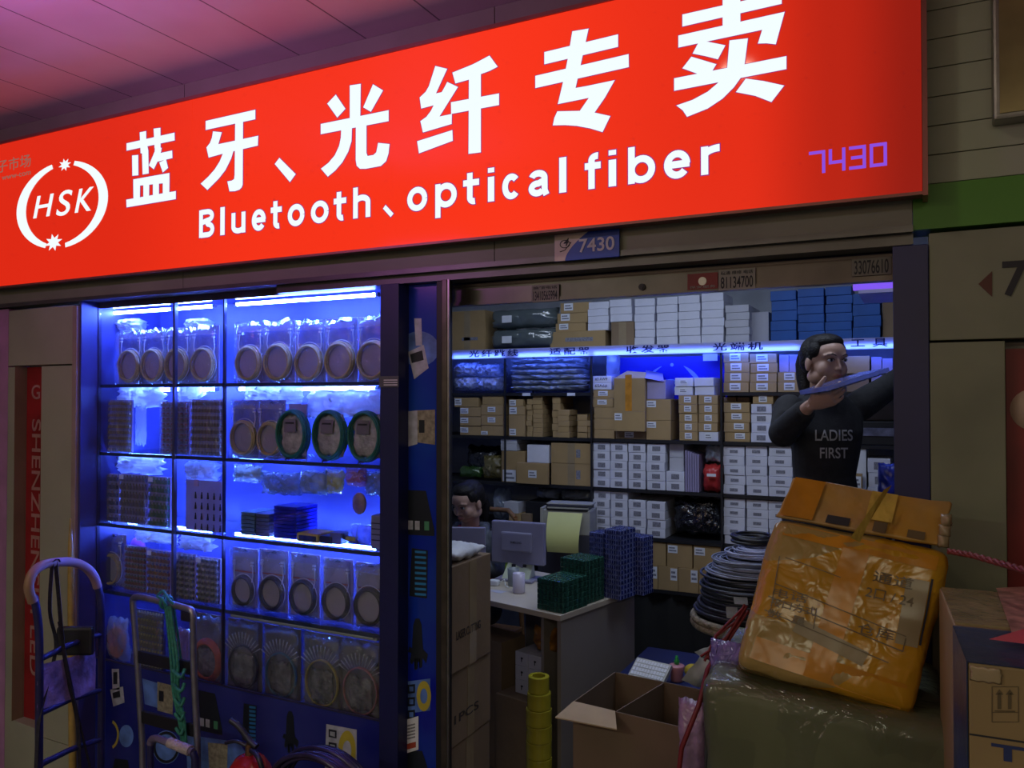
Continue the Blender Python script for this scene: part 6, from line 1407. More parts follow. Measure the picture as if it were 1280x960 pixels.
# tray in hand
a, b_ = W(1035, 487, -.36), W(1112, 463, -.20); xa = (b_-a); Lt = xa.length; xa.normalize(); yb = Fh.cross(Zv).cross(Zv); dpt = (Fh-xa*Fh.dot(xa)); dpt.normalize(); nz_ = xa.cross(dpt)
Mt = Matrix.Translation(a) @ Matrix((xa, dpt, nz_)).transposed().to_4x4()
r = empty('parts_tray', a, 'clear blue lit tray of small parts held in the raised hand', 'parts tray')
child(MB().bbox(0, Lt, 0, .13, -.004, .012, .002, 0, Mt), 'shell', film('clear_blue_tray', (.25, .30, .75), .6, .08, .5, .3), r)
mb = MB()
for i in range(9):
    for j in range(3): mb.bbox(Lt*(i+.2)/9, Lt*(i+.8)/9, .012+j*.04, .04+j*.04, -.010, -.0045, .001, 0, Mt)
child(mb, 'components', mat('grey_blue_components', (.10, .11, .16), .4), r)
# stool she stands on
q = Vector((pel.x, pel.y, 0)); zs = zfeet
r = empty('step_stool', q, 'plain step stool under the standing person', 'stool')
child(MB().bbox(q.x-.20, q.x+.20, q.y-.16, q.y+.22, zs-.03, zs-.004, .006), 'seat', K['chairw'], r)
for sx in (-1, 1):
    for sy in (-1, 1): child(MB().cyl((q.x+sx*.17, q.y+.03+sy*.16, 0.001), (q.x+sx*.15, q.y+.03+sy*.14, zs-.03), .014, 10), 'leg', K['chairw'], r)

# ---- seated person at the desk
T2 = 4.22
def V2(px, py, d=0): return atd(px, py, T2+d)
h2 = V2(585, 628); f2 = (-Fh*math.cos(math.radians(-38)) + R*math.sin(math.radians(-38)))
M2 = head_frame(h2, f2, -.30, .0)
b2 = (-Fh*math.cos(math.radians(-25)) + R*math.sin(math.radians(-25))); s2 = Vector((b2.y, -b2.x, 0))
if s2.dot(R) > 0: s2 = -s2
q2 = V2(588, 668, .06); shd = q2
pelv = Vector((q2.x, q2.y, .575))-b2*.04
mb = MB(); head_shapes(mb, M2, .97)
mb.tube([q2-Zv*.02, q2+Zv*.05, h2-Zv*.05-f2*.02, h2-f2*.02], [.060, .050, .046, .044], 16)
def trunk2(mb, g):
    n = 6
    rings(mb, [(q2+Zv*.03, s2*(.10+g), b2*(.06+g)), (q2-Zv*.02, s2*(.160+g), b2*(.085+g)), (q2-Zv*.12+b2*.01, s2*(.150+g), b2*(.105+g)), (q2-Zv*.24, s2*(.130+g), b2*(.095+g)), (pelv+Zv*.05, s2*(.15+g), b2*(.11+g)), (pelv-Zv*.04, s2*(.15+g), b2*(.11+g))], 20)
trunk2(mb, -.01)
arms = []
for s in (-1, 1):
    S_ = q2+s2*s*.155-Zv*.02; E_ = S_+b2*.06-Zv*.15+s2*s*.03; H_ = E_+b2*.17+Zv*.085-s2*s*.07; arms.append((S_, E_, H_))
    mb.tube([S_, (S_+E_)/2, E_, (E_+H_)/2, H_], [.042, .038, .032, .028, .021], 12); mb.ball(S_, .044)
    hand(mb, H_, b2-s2*s*.15, Zv, .30, .95, s)
    kk = pelv+b2*.40+s2*s*.09+Zv*.0; ff = kk-Zv*.44+b2*.02; ff.z = .07
    mb.tube([pelv+s2*s*.08, kk, ff], [.080, .056, .038], 12); mb.tube([ff, ff+b2*.06-Zv*.03, ff+b2*.14-Zv*.04], [.038, .034, .026], 10)
bod2 = melt(mb, 'person', K['skin'], .0042, 3)
tag(bod2, 'seated person in a grey cardigan over red, head bent, behind the violet lit monitors', 'person')
face_bits(M2, bod2, .97)
hairdo(M2, bod2, .97, tail=[(0, -.10, .0, .026), (-.0, -.12, -.03, .032), (0, -.125, -.08, .030), (0, -.11, -.13, .022), (0, -.10, -.17, .010)])
mb = MB(); trunk2(mb, .003); mb.tube([q2+Zv*.035+s2*.07, q2+Zv*.02+b2*.07, q2+Zv*.035-s2*.07], .018, 8)
melt(mb, 'red_shirt', mat('red_shirt_cloth', (.42, .03, .02), .7), .006, 3, bod2)
mb = MB()
for s, (S_, E_, H_) in zip((-1, 1), arms):
    mb.tube([S_, (S_+E_)/2, E_, (E_+H_)/2, E_*.1+H_*.9], [.060, .054, .048, .042, .034], 14); mb.ball(S_, .060)
    mb.tube([q2+Zv*.045+s2*s*.07-b2*.02, q2+s2*s*.10+b2*.06-Zv*.04, q2+s2*s*.09+b2*.095-Zv*.16, q2+s2*s*.10+b2*.09-Zv*.32], [.03, .040, .040, .045], 10)
    mb.tube([q2+s2*s*.10-b2*.03-Zv*.0, q2+s2*s*.09-b2*.06-Zv*.16, q2+s2*s*.08-b2*.06-Zv*.34], [.055, .065, .065], 12)
mb.tube([q2+Zv*.03-b2*.05-s2*.08, q2+Zv*.03-b2*.05+s2*.08], .035, 10); rings(mb, [(q2-Zv*.02-b2*.05, s2*.12, b2*.05), (q2-Zv*.34-b2*.05, s2*.10, b2*.06)], 16)
melt(mb, 'cardigan', mat('grey_cardigan', (.085, .095, .11), .85, var=.15, scale=60), .006, 3, bod2)
mb = MB()
for s in (-1, 1):
    kk = pelv+b2*.40+s2*s*.09; ff = kk-Zv*.44+b2*.02; ff.z = .10
    mb.tube([pelv+s2*s*.08, kk, ff], [.096, .070, .050], 14); mb.ball(kk, .07)
mb.ball(pelv, .15, .13, .11)
melt(mb, 'trousers', K['blk'], .009, 3, bod2)
# ================================================================= IN FRONT OF THE DOORWAY
def solid8(name, corners, mats, parent=None, cuts=10, amp=.006, rnd=.03, seed=0, freq=9):
    """lumpy box from 8 corners: front TL TR BR BL, back TL TR BR BL"""
    c = [Vector(p) for p in corners]; bm = bmesh.new(); v = [bm.verts.new(p) for p in c]
    for f in ((3, 2, 1, 0), (4, 5, 6, 7), (0, 1, 5, 4), (7, 6, 2, 3), (4, 7, 3, 0), (1, 2, 6, 5)): bm.faces.new([v[i] for i in f])
    bmesh.ops.recalc_face_normals(bm, faces=bm.faces[:])
    if rnd: bmesh.ops.bevel(bm, geom=bm.edges[:]+bm.verts[:], offset=rnd, segments=3, affect='EDGES', profile=.6)
    bmesh.ops.subdivide_edges(bm, edges=[e for e in bm.edges if e.calc_length() > .06], cuts=cuts, use_grid_fill=True)
    bmesh.ops.triangulate(bm, faces=[f for f in bm.faces if len(f.verts) > 4]); bm.normal_update()
    ctr = sum(c, Vector())/8
    for q in bm.verts:
        n_ = noise.noise(q.co*freq+Vector((seed, 0, 0)))*amp + noise.noise(q.co*freq*3.1+Vector((seed, 4, 0)))*amp*.4
        q.co += q.normal*n_
    mb = MB(); mb.frombm(bm, 0, None, True); return mb.build(name, mats, parent)
TO = 1.72
O = lambda px, py, d=0: atd(px, py, TO+d)
# olive wrapped bale that carries the orange box
zbale = O(890, 850).z
cF = [O(879, 852, .0), O(1206, 905, -.18)]
xa = (cF[1]-cF[0]); xa.z = 0; Lb = xa.length; xa.normalize(); ya = Vector((-xa.y, xa.x, 0)); o0 = Vector((cF[0].x, cF[0].y, 0))
K['olivew'] = mat('olive_woven_wrap', (.115, .125, .070), .5, var=.15, scale=5, bump=.2, bscale=14, spec=.3)
K['olivef'] = film('bale_clear_wrap', (.14, .15, .10), .10, .15, .0, .8, 8)
zt_ = zbale
cc = [o0+Zv*zt_, o0+xa*Lb+Zv*(zt_-.045), o0+xa*Lb+Zv*.002, o0+Zv*.002]; bk = [p+ya*.46 for p in cc]
bale = solid8('wrapped_bale', cc+bk, K['olivew'], None, 14, .010, .035, 3, 7)
tag(bale, 'big olive green plastic wrapped bale carrying the orange taped box', 'bale')
ww = solid8('clear_wrap', [p+(p-(sum(cc+bk, Vector())/8)).normalized()*.007 for p in cc+bk], K['olivef'], bale, 12, .012, .035, 9, 12)
# orange taped box
FT = [O(969, 645, .10), O(1190, 688, -.02), O(1146, 896, -.10), O(919, 832, .0)]
nb = (FT[1]-FT[0]).cross(FT[0]-FT[3]).normalized()
if nb.dot(Fh) < 0: nb = -nb
BT = [p+nb*.20 for p in FT]; BT[1] = FT[1]+nb*.20+R*.02; 
m, nt, N, bs_ = nodes('orange_taped_cardboard')
tc = N.new('ShaderNodeTexCoord'); mp_ = N.new('ShaderNodeMapping'); mp_.inputs['Scale'].default_value = (3.2, 3.2, 7); mp_.inputs['Rotation'].default_value = (0, .25, .1)
nt.links.new(tc.outputs['Object'], mp_.inputs[0])
vo = N.new('ShaderNodeTexVoronoi'); vo.distance = 'CHEBYCHEV'; vo.inputs['Scale'].default_value = 1.3; nt.links.new(mp_.outputs[0], vo.inputs['Vector'])
cr = N.new('ShaderNodeValToRGB'); cr.color_ramp.interpolation = 'CONSTANT'
e_ = cr.color_ramp.elements; e_[0].color = (.46, .235, .020, 1); e_[1].position = .45; e_[1].color = (.52, .27, .018, 1)
for p_, c_ in ((.62, (.36, .24, .08, 1)), (.74, (.50, .25, .014, 1)), (.93, (.30, .22, .12, 1))): q = e_.new(p_); q.color = c_
sp = N.new('ShaderNodeSeparateColor'); nt.links.new(vo.outputs['Color'], sp.inputs[0]); nt.links.new(sp.outputs[0], cr.inputs[0])
nz = N.new('ShaderNodeTexNoise'); nz.inputs['Scale'].default_value = 19; nz.inputs['Distortion'].default_value = .7; nt.links.new(tc.outputs['Object'], nz.inputs['Vector'])
mx = N.new('ShaderNodeMix'); mx.data_type = 'RGBA'; mx.blend_type = 'MULTIPLY'; mx.inputs[0].default_value = .10; nt.links.new(cr.outputs[0], mx.inputs[6]); nt.links.new(nz.outputs['Fac'], mx.inputs[7])
nt.links.new(mx.outputs[2], bs_.inputs['Base Color']); bs_.inputs['Roughness'].default_value = .22
bp = N.new('ShaderNodeBump'); bp.inputs['Strength'].default_value = .32; bp.inputs['Distance'].default_value = .02; nt.links.new(nz.outputs['Fac'], bp.inputs['Height']); nt.links.new(bp.outputs[0], bs_.inputs['Normal'])
K['obox'] = m
obox = solid8('taped_carton', FT+BT, K['obox'], None, 12, .008, .030, 5, 10)
tag(obox, 'big tilted carton wrapped in shiny orange tape on top of the olive bale', 'box')
# raised brown flap on top
fl = [O(991, 596, .16), O(1188, 629, .05), O(1181, 682, -.015), O(970, 645, .105)]
fb = [p+nb*.012 for p in fl]
flo = solid8('top_flap', fl+fb, mat('taped_flap', (.36, .22, .09), .4, var=.25, scale=7, col2=(.46, .24, .03), bump=.3), obox, 8, .006, .004, 8, 16)
pl_ = [O(993, 596, .165), O(1187, 629, .055)]
tp = [pl_[0]+nb*.02, pl_[1]+nb*.02, pl_[1]+nb*.17-Zv*.05, pl_[0]+nb*.17-Zv*.05]
child(MB().add(tp+[p-Zv*.006 for p in tp], [(0, 1, 2, 3), (7, 6, 5, 4), (0, 4, 5, 1), (1, 5, 6, 2), (2, 6, 7, 3), (3, 7, 4, 0)]), 'top_flap', K['card'], obox)
# strips of tape and bare patches, lettering printed on the box
def on(u, v, k=.004):     # u right, v down on the front face
    p = FT[0].lerp(FT[1], u).lerp(FT[3].lerp(FT[2], u), v); return p-nb*k
bvb = BVHTree.FromPolygons([v.co for v in obox.data.vertices], [p.vertices for p in obox.data.polygons])
def strip(u0, v0, u1, v1, wd, m_, name='tape_strip', k=.0015, n=24, jag=0):
    a, b_ = Vector((u0, v0)), Vector((u1, v1)); d = (b_-a); pr = Vector((-d.y, d.x)).normalized()*wd/2; vs = []
    for i in range(n+1):
        c_ = a+d*i/n
        for s in (-1, 1):
            q = c_+pr*s; p = on(q.x, q.y, .05); h_ = bvb.ray_cast(p, nb); vs.append((h_[0] if h_[0] else on(q.x, q.y))-nb*k)
    mb = MB(); mb.add(vs, [(2*i, 2*i+1, 2*i+3, 2*i+2) for i in range(n)], 0, True); return child(mb, name, m_, obox)
K['ot2'] = mat('deep_orange_tape', (.48, .20, .012), .28, var=.2, scale=10, bump=.2, bscale=16); K['ot3'] = mat('faded_yellow_tape', (.50, .34, .07), .2, var=.2, scale=14, bump=.3)
K['oclear'] = mat('bare_card_window', (.26, .20, .11), .3, var=.1, scale=10)
strip(.07, .07, .94, .10, .09, K['ot2']); strip(.07, .86, .92, .91, .14, K['ot2']); strip(.50, .12, .45, .95, .15, K['ot3'] if False else K['ot2'], k=.0022)
strip(.27, .66, .68, .76, .09, K['oclear'], 'bare_patch', .0026); strip(.86, .22, .87, .62, .12, K['oclear'], 'bare_patch', .0026)
strip(.93, .20, .94, .60, .012, K['ink'], 'printed_line', .0034)
pline = mat('faded_print', (.12, .085, .045), .4)
strip(.08, .53, .86, .66, .007, pline, 'printed_line', .0038); strip(.10, .44, .86, .57, .006, pline, 'printed_line', .0038); strip(.08, .62, .80, .745, .006, pline, 'printed_line', .0038)
strip(.085, .26, .115, .62, .006, pline, 'printed_line', .0038); strip(.12, .26, .45, .31, .005, pline, 'printed_line', .0038); strip(.36, .53, .37, .66, .006, pline, 'printed_line', .0038); strip(.86, .58, .86, .66, .006, pline, 'printed_line', .0038)
def otext(s, u0, v0, wd, h, m_=pline):
    o = text(s, Vector((0, 0, 0)), (1, 0, 0), (0, 0, 1), wd, h, m_, 0, .008)
    for v in o.data.vertices:
        p = on(u0+v.co.x, v0-v.co.z+.0, .05); h_ = bvb.ray_cast(p, nb); v.co = (h_[0] if h_[0] else on(u0+v.co.x, v0-v.co.z))-nb*.0042
    o.parent = obox; o.matrix_parent_inverse = parent_world(obox).inverted()
otext('电话', .10, .52, .20, .055); otext('接口方式', .10, .585, .26, .055); otext('数  量', .10, .66, .22, .055); otext('通道', .62, .29, .22, .070); otext('2口 / 24', .60, .395, .26, .065); otext('仓库', .60, .62, .20, .07)
# dark print on the flap
def flp(u, v): return fl[0].lerp(fl[1], u).lerp(fl[3].lerp(fl[2], u), v)-nb*.009
def fpatch(u0, v0, u1, v1, m_, nm): child(MB().add([flp(u0, v0), flp(u1, v0), flp(u1, v1), flp(u0, v1)], [(0, 1, 2, 3)]), nm, m_, obox)
fpatch(.30, .78, .44, .97, K['ink'], 'printed_mark'); fpatch(.58, .74, .66, .98, pline, 'printed_mark'); fpatch(.78, .80, .88, .98, pline, 'printed_mark')
fpatch(.02, .02, .22, .97, K['ot2'], 'tape_strip'); fpatch(.52, .04, .68, .72, K['ot3'], 'tape_strip')
# loose tape loop sticking up from the middle
a = O(1066, 672, -.06)
child(MB().add([O(1063, 672, -.05), O(1105, 612, .02), O(1115, 606, .04), O(1085, 655, .0), O(1075, 678, -.04)], [(0, 1, 2, 3, 4)]), 'loose_tape', K['ot3'], obox)
# frayed corner
for i in range(3):
    a = O(1183-i*2, 650+i*13, -.01); child(pillow(MB(), a, .022, .035, .026, seed=i+3, amp=.5, nx=8, nz=8), 'frayed_corner', K['ctape'], obox)
# dark filler added for the shaded gap at the right
dkb = solid8('dark_gap_filler', [atd(1150, 750, 2.12), atd(1202, 752, 2.08), atd(1206, 960, 2.08), atd(1150, 950, 2.12), atd(1150, 750, 2.27), atd(1200, 752, 2.25), atd(1202, 950, 2.25), atd(1150, 945, 2.27)], mat('dark_gap_film', (.018, .022, .028), .3, var=.3, scale=5, bump=.4), None, 8, .010, .04, 2)
me_ = dkb.data
for v in me_.vertices:
    if v.co.z < .95: v.co.z = .002
tag(dkb, 'added dark sack in shade between the orange box and the right carton', 'filler')
# right hand carton with blue tape and lettering
tf = 1.17; a = atd(1210, 828, tf); zc = a.z
MR = Matrix.Translation(Vector((a.x, a.y, 0))) @ Matrix.Rotation(math.radians(3), 4, 'Z')
r = empty('carton', MR @ Vector((.35, .24, 0)), 'big brown carton with blue tape, arrows and blue lettering at the lower right corner', 'box')
K['cardr'] = mat('tan_carton', (.30, .205, .095), .6, var=.10, scale=4, bump=.05)
dr = .50
child(MB().bbox(0, .70, 0, dr, zc-.52, zc, .004, 0, MR), 'body', K['cardr'], r)
child(MB().box(.001, .7, -.0012, -.0004, zc-.105, zc-.1025, 0, MR), 'seam', K['ink'], r)
child(MB().box(-.001, .701, -.0005, .20, zc+.0003, zc+.0018, 0, MR).box(-.0022, -.0006, 0, .20, zc-.30, zc+.0018, 0, MR), 'blue_tape', mat('dark_blue_tape', (.020, .035, .10), .3, var=.2, scale=8, bump=.2), r)
child(MB().box(.003, .7, .215, dr-.01, zc+.0003, zc+.004, 0, MR), 'clear_tape', mat('yellowish_tape', (.24, .19, .10), .25, var=.3, scale=10, bump=.3, bscale=30), r)
mb = MB()
def fr(px, py, k=.0015):
    d = ray(px, py); n_ = (MR.to_3x3() @ Vector((0, 1, 0))); t = (Vector((a.x, a.y, 0))-CAM).dot(n_)/d.dot(n_); return CAM+d*t-n_*k
def bar(mb, p0, p1, wd):
    v = [fr(*p) for p in ((p0[0]-wd, p0[1]), (p0[0]+wd, p0[1]), (p1[0]+wd, p1[1]), (p1[0]-wd, p1[1]))]; mb.add(v, [(0, 1, 2, 3)])
for cx in (1249, 1262):
    bar(mb, (cx, 866), (cx, 886), 2.2); mb.add([fr(cx-5, 868), fr(cx, 861), fr(cx+5, 868)], [(0, 1, 2)])
for p0, p1 in (((1240, 858), (1240, 902)), ((1273, 858), (1273, 902))): bar(mb, p0, p1, .5)
for y in (858, 890, 902): mb.add([fr(1240, y-.5), fr(1273, y-.3), fr(1273, y+.5), fr(1240, y+.5)], [(0, 1, 2, 3)])
for p in ((1241.5, 888),): mb.add([fr(1243, 887.5), fr(1269, 888), fr(1269, 889.5), fr(1243, 889)], [(0, 1, 2, 3)])
child(mb, 'this_side_up_mark', pline, r)
p0 = fr(1239, 948); xax = MR.to_3x3() @ Vector((1, 0, 0))
text('TP-LINK', p0, xax, Zv, .24, fr(1250, 927).z-fr(1250, 947).z, mat('dark_blue_print', (.02, .035, .14), .6), .0006, .03, parent=r)
child(pillow(MB(), MR @ Vector((.022, -.0035, zc-.014)), .040, .003, .022, seed=14, amp=.3), 'torn_tape', K['ctape'], r)
# supporting carton under it
place(MB().bbox(.05, .69, .01, dr-.06, .001, zc-.5205, .004, 0, MR), 'carton', K['cardr'], MR @ Vector((.35, .25, 0)), 'carton hidden below the big lettered carton at the lower right', 'box')
mb = MB(); mb.add([atz(1245, 735, zc+.006), atz(1285, 733, zc+.007), atz(1300, 798, zc+.006), atz(1267, 797, zc+.007)], [(0, 1, 2, 3)])
K['pinkf'] = mat('pink_white_print', (.42, .20, .18), .35, var=.5, scale=30)
place(mb, 'plastic_sheet', K['pinkf'], tuple(atz(1270, 770, zc+.006)), 'translucent pink and white printed sheet on the right carton', 'sheet')
mb = MB(); mb.add([atz(1236, 799, zc+.008), atz(1290, 783, zc+.03), atz(1290, 806, zc+.012)], [(0, 1, 2)])
place(mb, 'pennant', mat('pink_pennant', (.40, .05, .07), .5), tuple(atz(1270, 800, zc+.006)), 'small pink paper pennant lying on the blue tape', 'pennant')
# red rope to the right
pts = [atd(1186, 689, 1.66), atd(1215, 694, 1.55), atd(1250, 704, 1.42), atd(1285, 714, 1.30), atd(1340, 738, 1.2)]
mb = MB()
n = 60
def lerpc(P, s):
    k = min(int(s*(len(P)-1)), len(P)-2); return P[k].lerp(P[k+1], s*(len(P)-1)-k)
for ph in (0, PI):
    mb.tube([lerpc(pts, i/n)+(Zv*math.cos(i*.9+ph)+Fh*math.sin(i*.9+ph))*.0028 for i in range(n+1)], .0042, 6)
place(mb, 'rope', mat('red_rope', (.20, .022, .022), .6, var=.25, scale=60), tuple(pts[0]), 'twisted red rope stretching right from the orange box', 'rope')

# open carton in the doorway
zo = .66
A_, B_, C_, S_ = [atz(px, py, zo) for px, py in ((717, 877), (769, 840), (881, 863), (861, 911))]
P_ = A_.lerp(S_, (774-717)/(861-717)*.96); Q_ = B_.lerp(C_, .56)
r = empty('open_carton', ((A_+C_)/2).xy.to_3d(), 'large empty open carton with a divider in front of the desk', 'box')
def wall(mb, p, q, z0, z1, th=.004):
    d = (q-p).normalized(); n_ = Vector((-d.y, d.x, 0))*th/2; vs = []
    for z in (z0, z1):
        for pt in (p-n_, q-n_, q+n_, p+n_): vs.append((pt.x, pt.y, z))
    mb.add(vs, [(3, 2, 1, 0), (4, 5, 6, 7), (0, 1, 5, 4), (1, 2, 6, 5), (2, 3, 7, 6), (3, 0, 4, 7)])
mb = MB(); wall(mb, A_, B_, .002, zo); wall(mb, B_, C_, .002, zo); wall(mb, A_, S_, .002, zo); wall(mb, S_, C_, .002, zo)
mb.add([(v.x, v.y, .004) for v in (A_, B_, C_, S_)], [(0, 3, 2, 1)])
child(mb, 'walls', K['cardin'], r)
mb = MB(); wall(mb, P_, Q_, .01, zo-.002); child(mb, 'divider', K['cardin'], r)
K['kraft'] = mat('pale_kraft_flap', (.44, .33, .20), .8, var=.08)
fl_ = [A_, P_, atz(771, 912, zo-.02), atz(694, 897, zo-.02)]
vs = [v+Zv*.002 for v in fl_]+[v-Zv*.002 for v in fl_]
child(MB().add(vs, [(3, 2, 1, 0), (4, 5, 6, 7), (0, 1, 5, 4), (1, 2, 6, 5), (2, 3, 7, 6), (3, 0, 4, 7)]), 'flap', K['kraft'], r)
# things on a dark blue crate behind it
zk = .50
X0, X1 = xat(765, 3.25), xat(905, 3.25)
r = place(MB().bbox(X0, X1, 3.20, 3.75, .001, zk, .01), 'crate', mat('dark_blue_crate', (.010, .018, .09), .5), ((X0+X1)/2, 3.5, 0), 'dark blue crate behind the open carton', 'crate')
q = atz(806, 852, zk+.0); 
mb = MB(); mk = Matrix.Translation(atz(786, 848, zk+.004)) @ Matrix.Rotation(-.20, 4, 'Z') @ Matrix.Rotation(.6, 4, 'X')
mb.bbox(0, .165, 0, .10, 0, .02, .003, 0, mk)
o = place(mb, 'keyboard', mat('pale_keyboard', (.50, .50, .46), .5, var=.1, scale=60), tuple(mk.translation), 'pale keyboard leaning on the dark blue crate', 'keyboard')
mb = MB()
for j in range(4):
    for i in range(11): mb.box(.008+i*.0138, .019+i*.0138, .012+j*.021, .028+j*.021, .0202, .0225, 0, mk)
child(mb, 'keys', K['label'], o)
q = atz(846, 851, zk); sc_ = .0032
r = empty('soap_bottle', q, 'pink squeeze bottle with a green cap on the crate', 'bottle')
child(MB().lathe([(0, .001), (.026, .001), (.028, .010), (.026, .035), (.034, .062), (.032, .066), (.022, .070), (0, .070)], q, 24), 'body', mat('pink_bottle', (.50, .22, .26), .3), r)
child(MB().lathe([(0, .070), (.010, .070), (.012, .085), (.008, .088), (.008, .094), (.005, .106), (0, .106)], q, 16), 'cap', mat('green_cap', (.02, .26, .05), .3), r)
q = atz(862, 852, zk)
place(MB().ball((q.x, q.y+.05, zk+.030), .035, .04, .028), 'sponge', mat('yellow_sponge', (.50, .36, .02), .8, bump=.5), (q.x, q.y, zk), 'yellow rounded sponge beside the pink bottle', 'sponge')
K['paperw'] = mat('crumpled_white_paper', (.52, .54, .54), .6, bump=.3)
for i, (p_, lb) in enumerate(((((852, 850), (880, 812), (892, 838), (878, 862)), 'crumpled white paper wedged beside the olive bale'), (((868, 815), (892, 806), (897, 822), (885, 828)), 'torn white paper scrap above the crumpled one'))):
    P4 = [atd(x, y, 2.75+.05*(k % 2)) for k, (x, y) in enumerate(p_)]
    mb = MB(); n = 6; vs = []
    for jj in range(n+1):
        for ii in range(n+1):
            v = P4[0].lerp(P4[1], ii/n).lerp(P4[3].lerp(P4[2], ii/n), jj/n); vs.append(v+Fh*.02*noise.noise(v*30))
    mb.add(vs, [(j*(n+1)+k, j*(n+1)+k+1, (j+1)*(n+1)+k+1, (j+1)*(n+1)+k) for j in range(n) for k in range(n)], 0, True)
    place(mb, 'crumpled_paper', K['paperw'], tuple(P4[0]), lb, 'paper')
# stand with cable coils
tc_ = 2.95; qs = atd(938, 768, tc_); zs = qs.z
r = empty('round_stand', (qs.x, qs.y, 0), 'round rattan rimmed stand under the cable coils', 'stand')
RS = .20
child(MB().cyl((qs.x, qs.y, zs-.03), (qs.x, qs.y, zs-.006), RS, 36), 'top', K['blk'], r)
mb = MB()
for k in range(2): torus(mb, (qs.x, qs.y, zs-.012-k*.02), RS+.004, .014, ax=(0, 0, 1), n=40, m=8)
child(mb, 'rim', mat('rattan_rim', (.22, .18, .12), .45, var=.4, scale=40, bump=.4), r)
for k in range(4): child(MB().cyl((qs.x+math.cos(k*PI/2+.7)*RS*.75, qs.y+math.sin(k*PI/2+.7)*RS*.75, .001), (qs.x+math.cos(k*PI/2+.7)*RS*.7, qs.y+math.sin(k*PI/2+.7)*RS*.7, zs-.03), .013, 8), 'leg', K['blk'], r)
def coilpile(c, R0, z0, z1, r_, n, m_, label, name='cable_coil', jit=.012, R1=None, fl=1.0):
    mb = MB(); rd = random.Random(int(z0*1000)); 
    for k in range(n):
        z = z0+r_+(z1-z0-2*r_)*k/(n-1); rr = (R0+((R1 or R0)-R0)*k/(n-1)) - rd.uniform(0, jit*2); cx = c.x+rd.uniform(-jit, jit); cy = c.y+rd.uniform(-jit, jit); tl = rd.uniform(-.02, .02); t2 = rd.uniform(-.02, .02)
        pts = [(cx+rr*math.cos(a_), cy+rr*fl*math.sin(a_), z+rr*(tl*math.cos(a_)+t2*math.sin(a_))) for a_ in [2*PI*i/36 for i in range(36)]]
        mb.tube(pts, r_, 7, closed=True)
    return place(mb, name, m_, (c.x, c.y, z0), label, 'cable coil')
zk1 = zs+.055; zk2 = zk1+.075; zk3 = atd(930, 700, tc_).z
coilpile(qs, .185, zs-.002, zk1, .007, 18, K['coilk'], 'thick black cable coil with white stickers lying on the round stand', jit=.02)
coilpile(qs, .165, zk1+.001, zk2+.02, .005, 26, mat('dark_blue_grey_cable', (.03, .035, .055), .4), 'dark blue grey cable coil on the black coil', jit=.018)
c2 = coilpile(qs+R*.005, .165, zk2+.021, zk3+.012, .0035, 34, mat('grey_cable', (.22, .25, .36), .4), 'grey cable coil topping the pile', jit=.022, R1=.125)
coilpile(qs+R*.02, .105, zk3+.013, zk3+.050, .0035, 12, mat('light_grey_cable', (.34, .37, .55), .4), 'small light grey cable coil on the grey one', jit=.02, R1=.09)
coilpile(qs+R*.03+Fh*.06, .080, zk3+.052, zk3+.085, .006, 6, mat('black_lead', (.012, .012, .015), .4), 'short black lead lying at the very top of the cables', jit=.01)
for (px, py, w_, h_) in ((915, 766, 13, 13), (926, 751, 16, 8)):
    p = atd(px, py, tc_-.205); mb = MB(); e1 = R*w_*.0014; e2 = Zv*h_*.0014
    mb.add([p-e1-e2, p+e1-e2-Fh*.01, p+e1+e2, p-e1+e2+Fh*.01], [(0, 1, 2, 3), (3, 2, 1, 0)])
    place(mb, 'sticker', K['paperw'], tuple(p), 'white sticker on the black coil, %s' % ('lower' if py > 760 else 'upper'), 'sticker')
# red straps hanging left of the orange box
mb = MB(); rd = random.Random(2)
for k in range(7):
    s0 = atd(932+rd.uniform(-4, 4), 760+rd.uniform(-6, 6), 2.05); s1 = atd(903+rd.uniform(-9, 9), 800+rd.uniform(-6, 8), 2.0); s2_ = atd(880+rd.uniform(-9, 12), 826+rd.uniform(-6, 14), 1.98)
    mb.tube([s0, s1, s2_], .0035, 5)
mb.tube([atd(905, 800, 1.98), atd(884, 838, 1.93), atd(874, 880, 1.9), atd(852, 935, 1.9), atd(846, 990, 1.9)], .006, 6)
place(mb, 'strap_bundle', mat('dark_red_strap', (.17, .012, .018), .5), tuple(atd(905, 800, 2.0)), 'tangle of dark red straps hanging beside the orange box', 'straps')
K['purplef'] = film('violet_film', (.32, .24, .62), .8, .12, .35, 1.0, 22)
place(pillow(MB(), atd(908, 828, 1.86), .075, .04, .10, seed=101, amp=.4), 'plastic_bag', K['purplef'], tuple(atd(908, 850, 1.86)), 'crumpled violet plastic between the red straps and the orange box', 'bag')
place(pillow(MB(), atd(866, 940, 1.98), .07, .06, .26, seed=103, amp=.3), 'plastic_bag', mat('lilac_bag', (.32, .20, .34), .25, var=.3, scale=14, bump=.4), tuple(atd(866, 990, 1.98)), 'lilac plastic bag low between the open carton and the bale', 'bag')

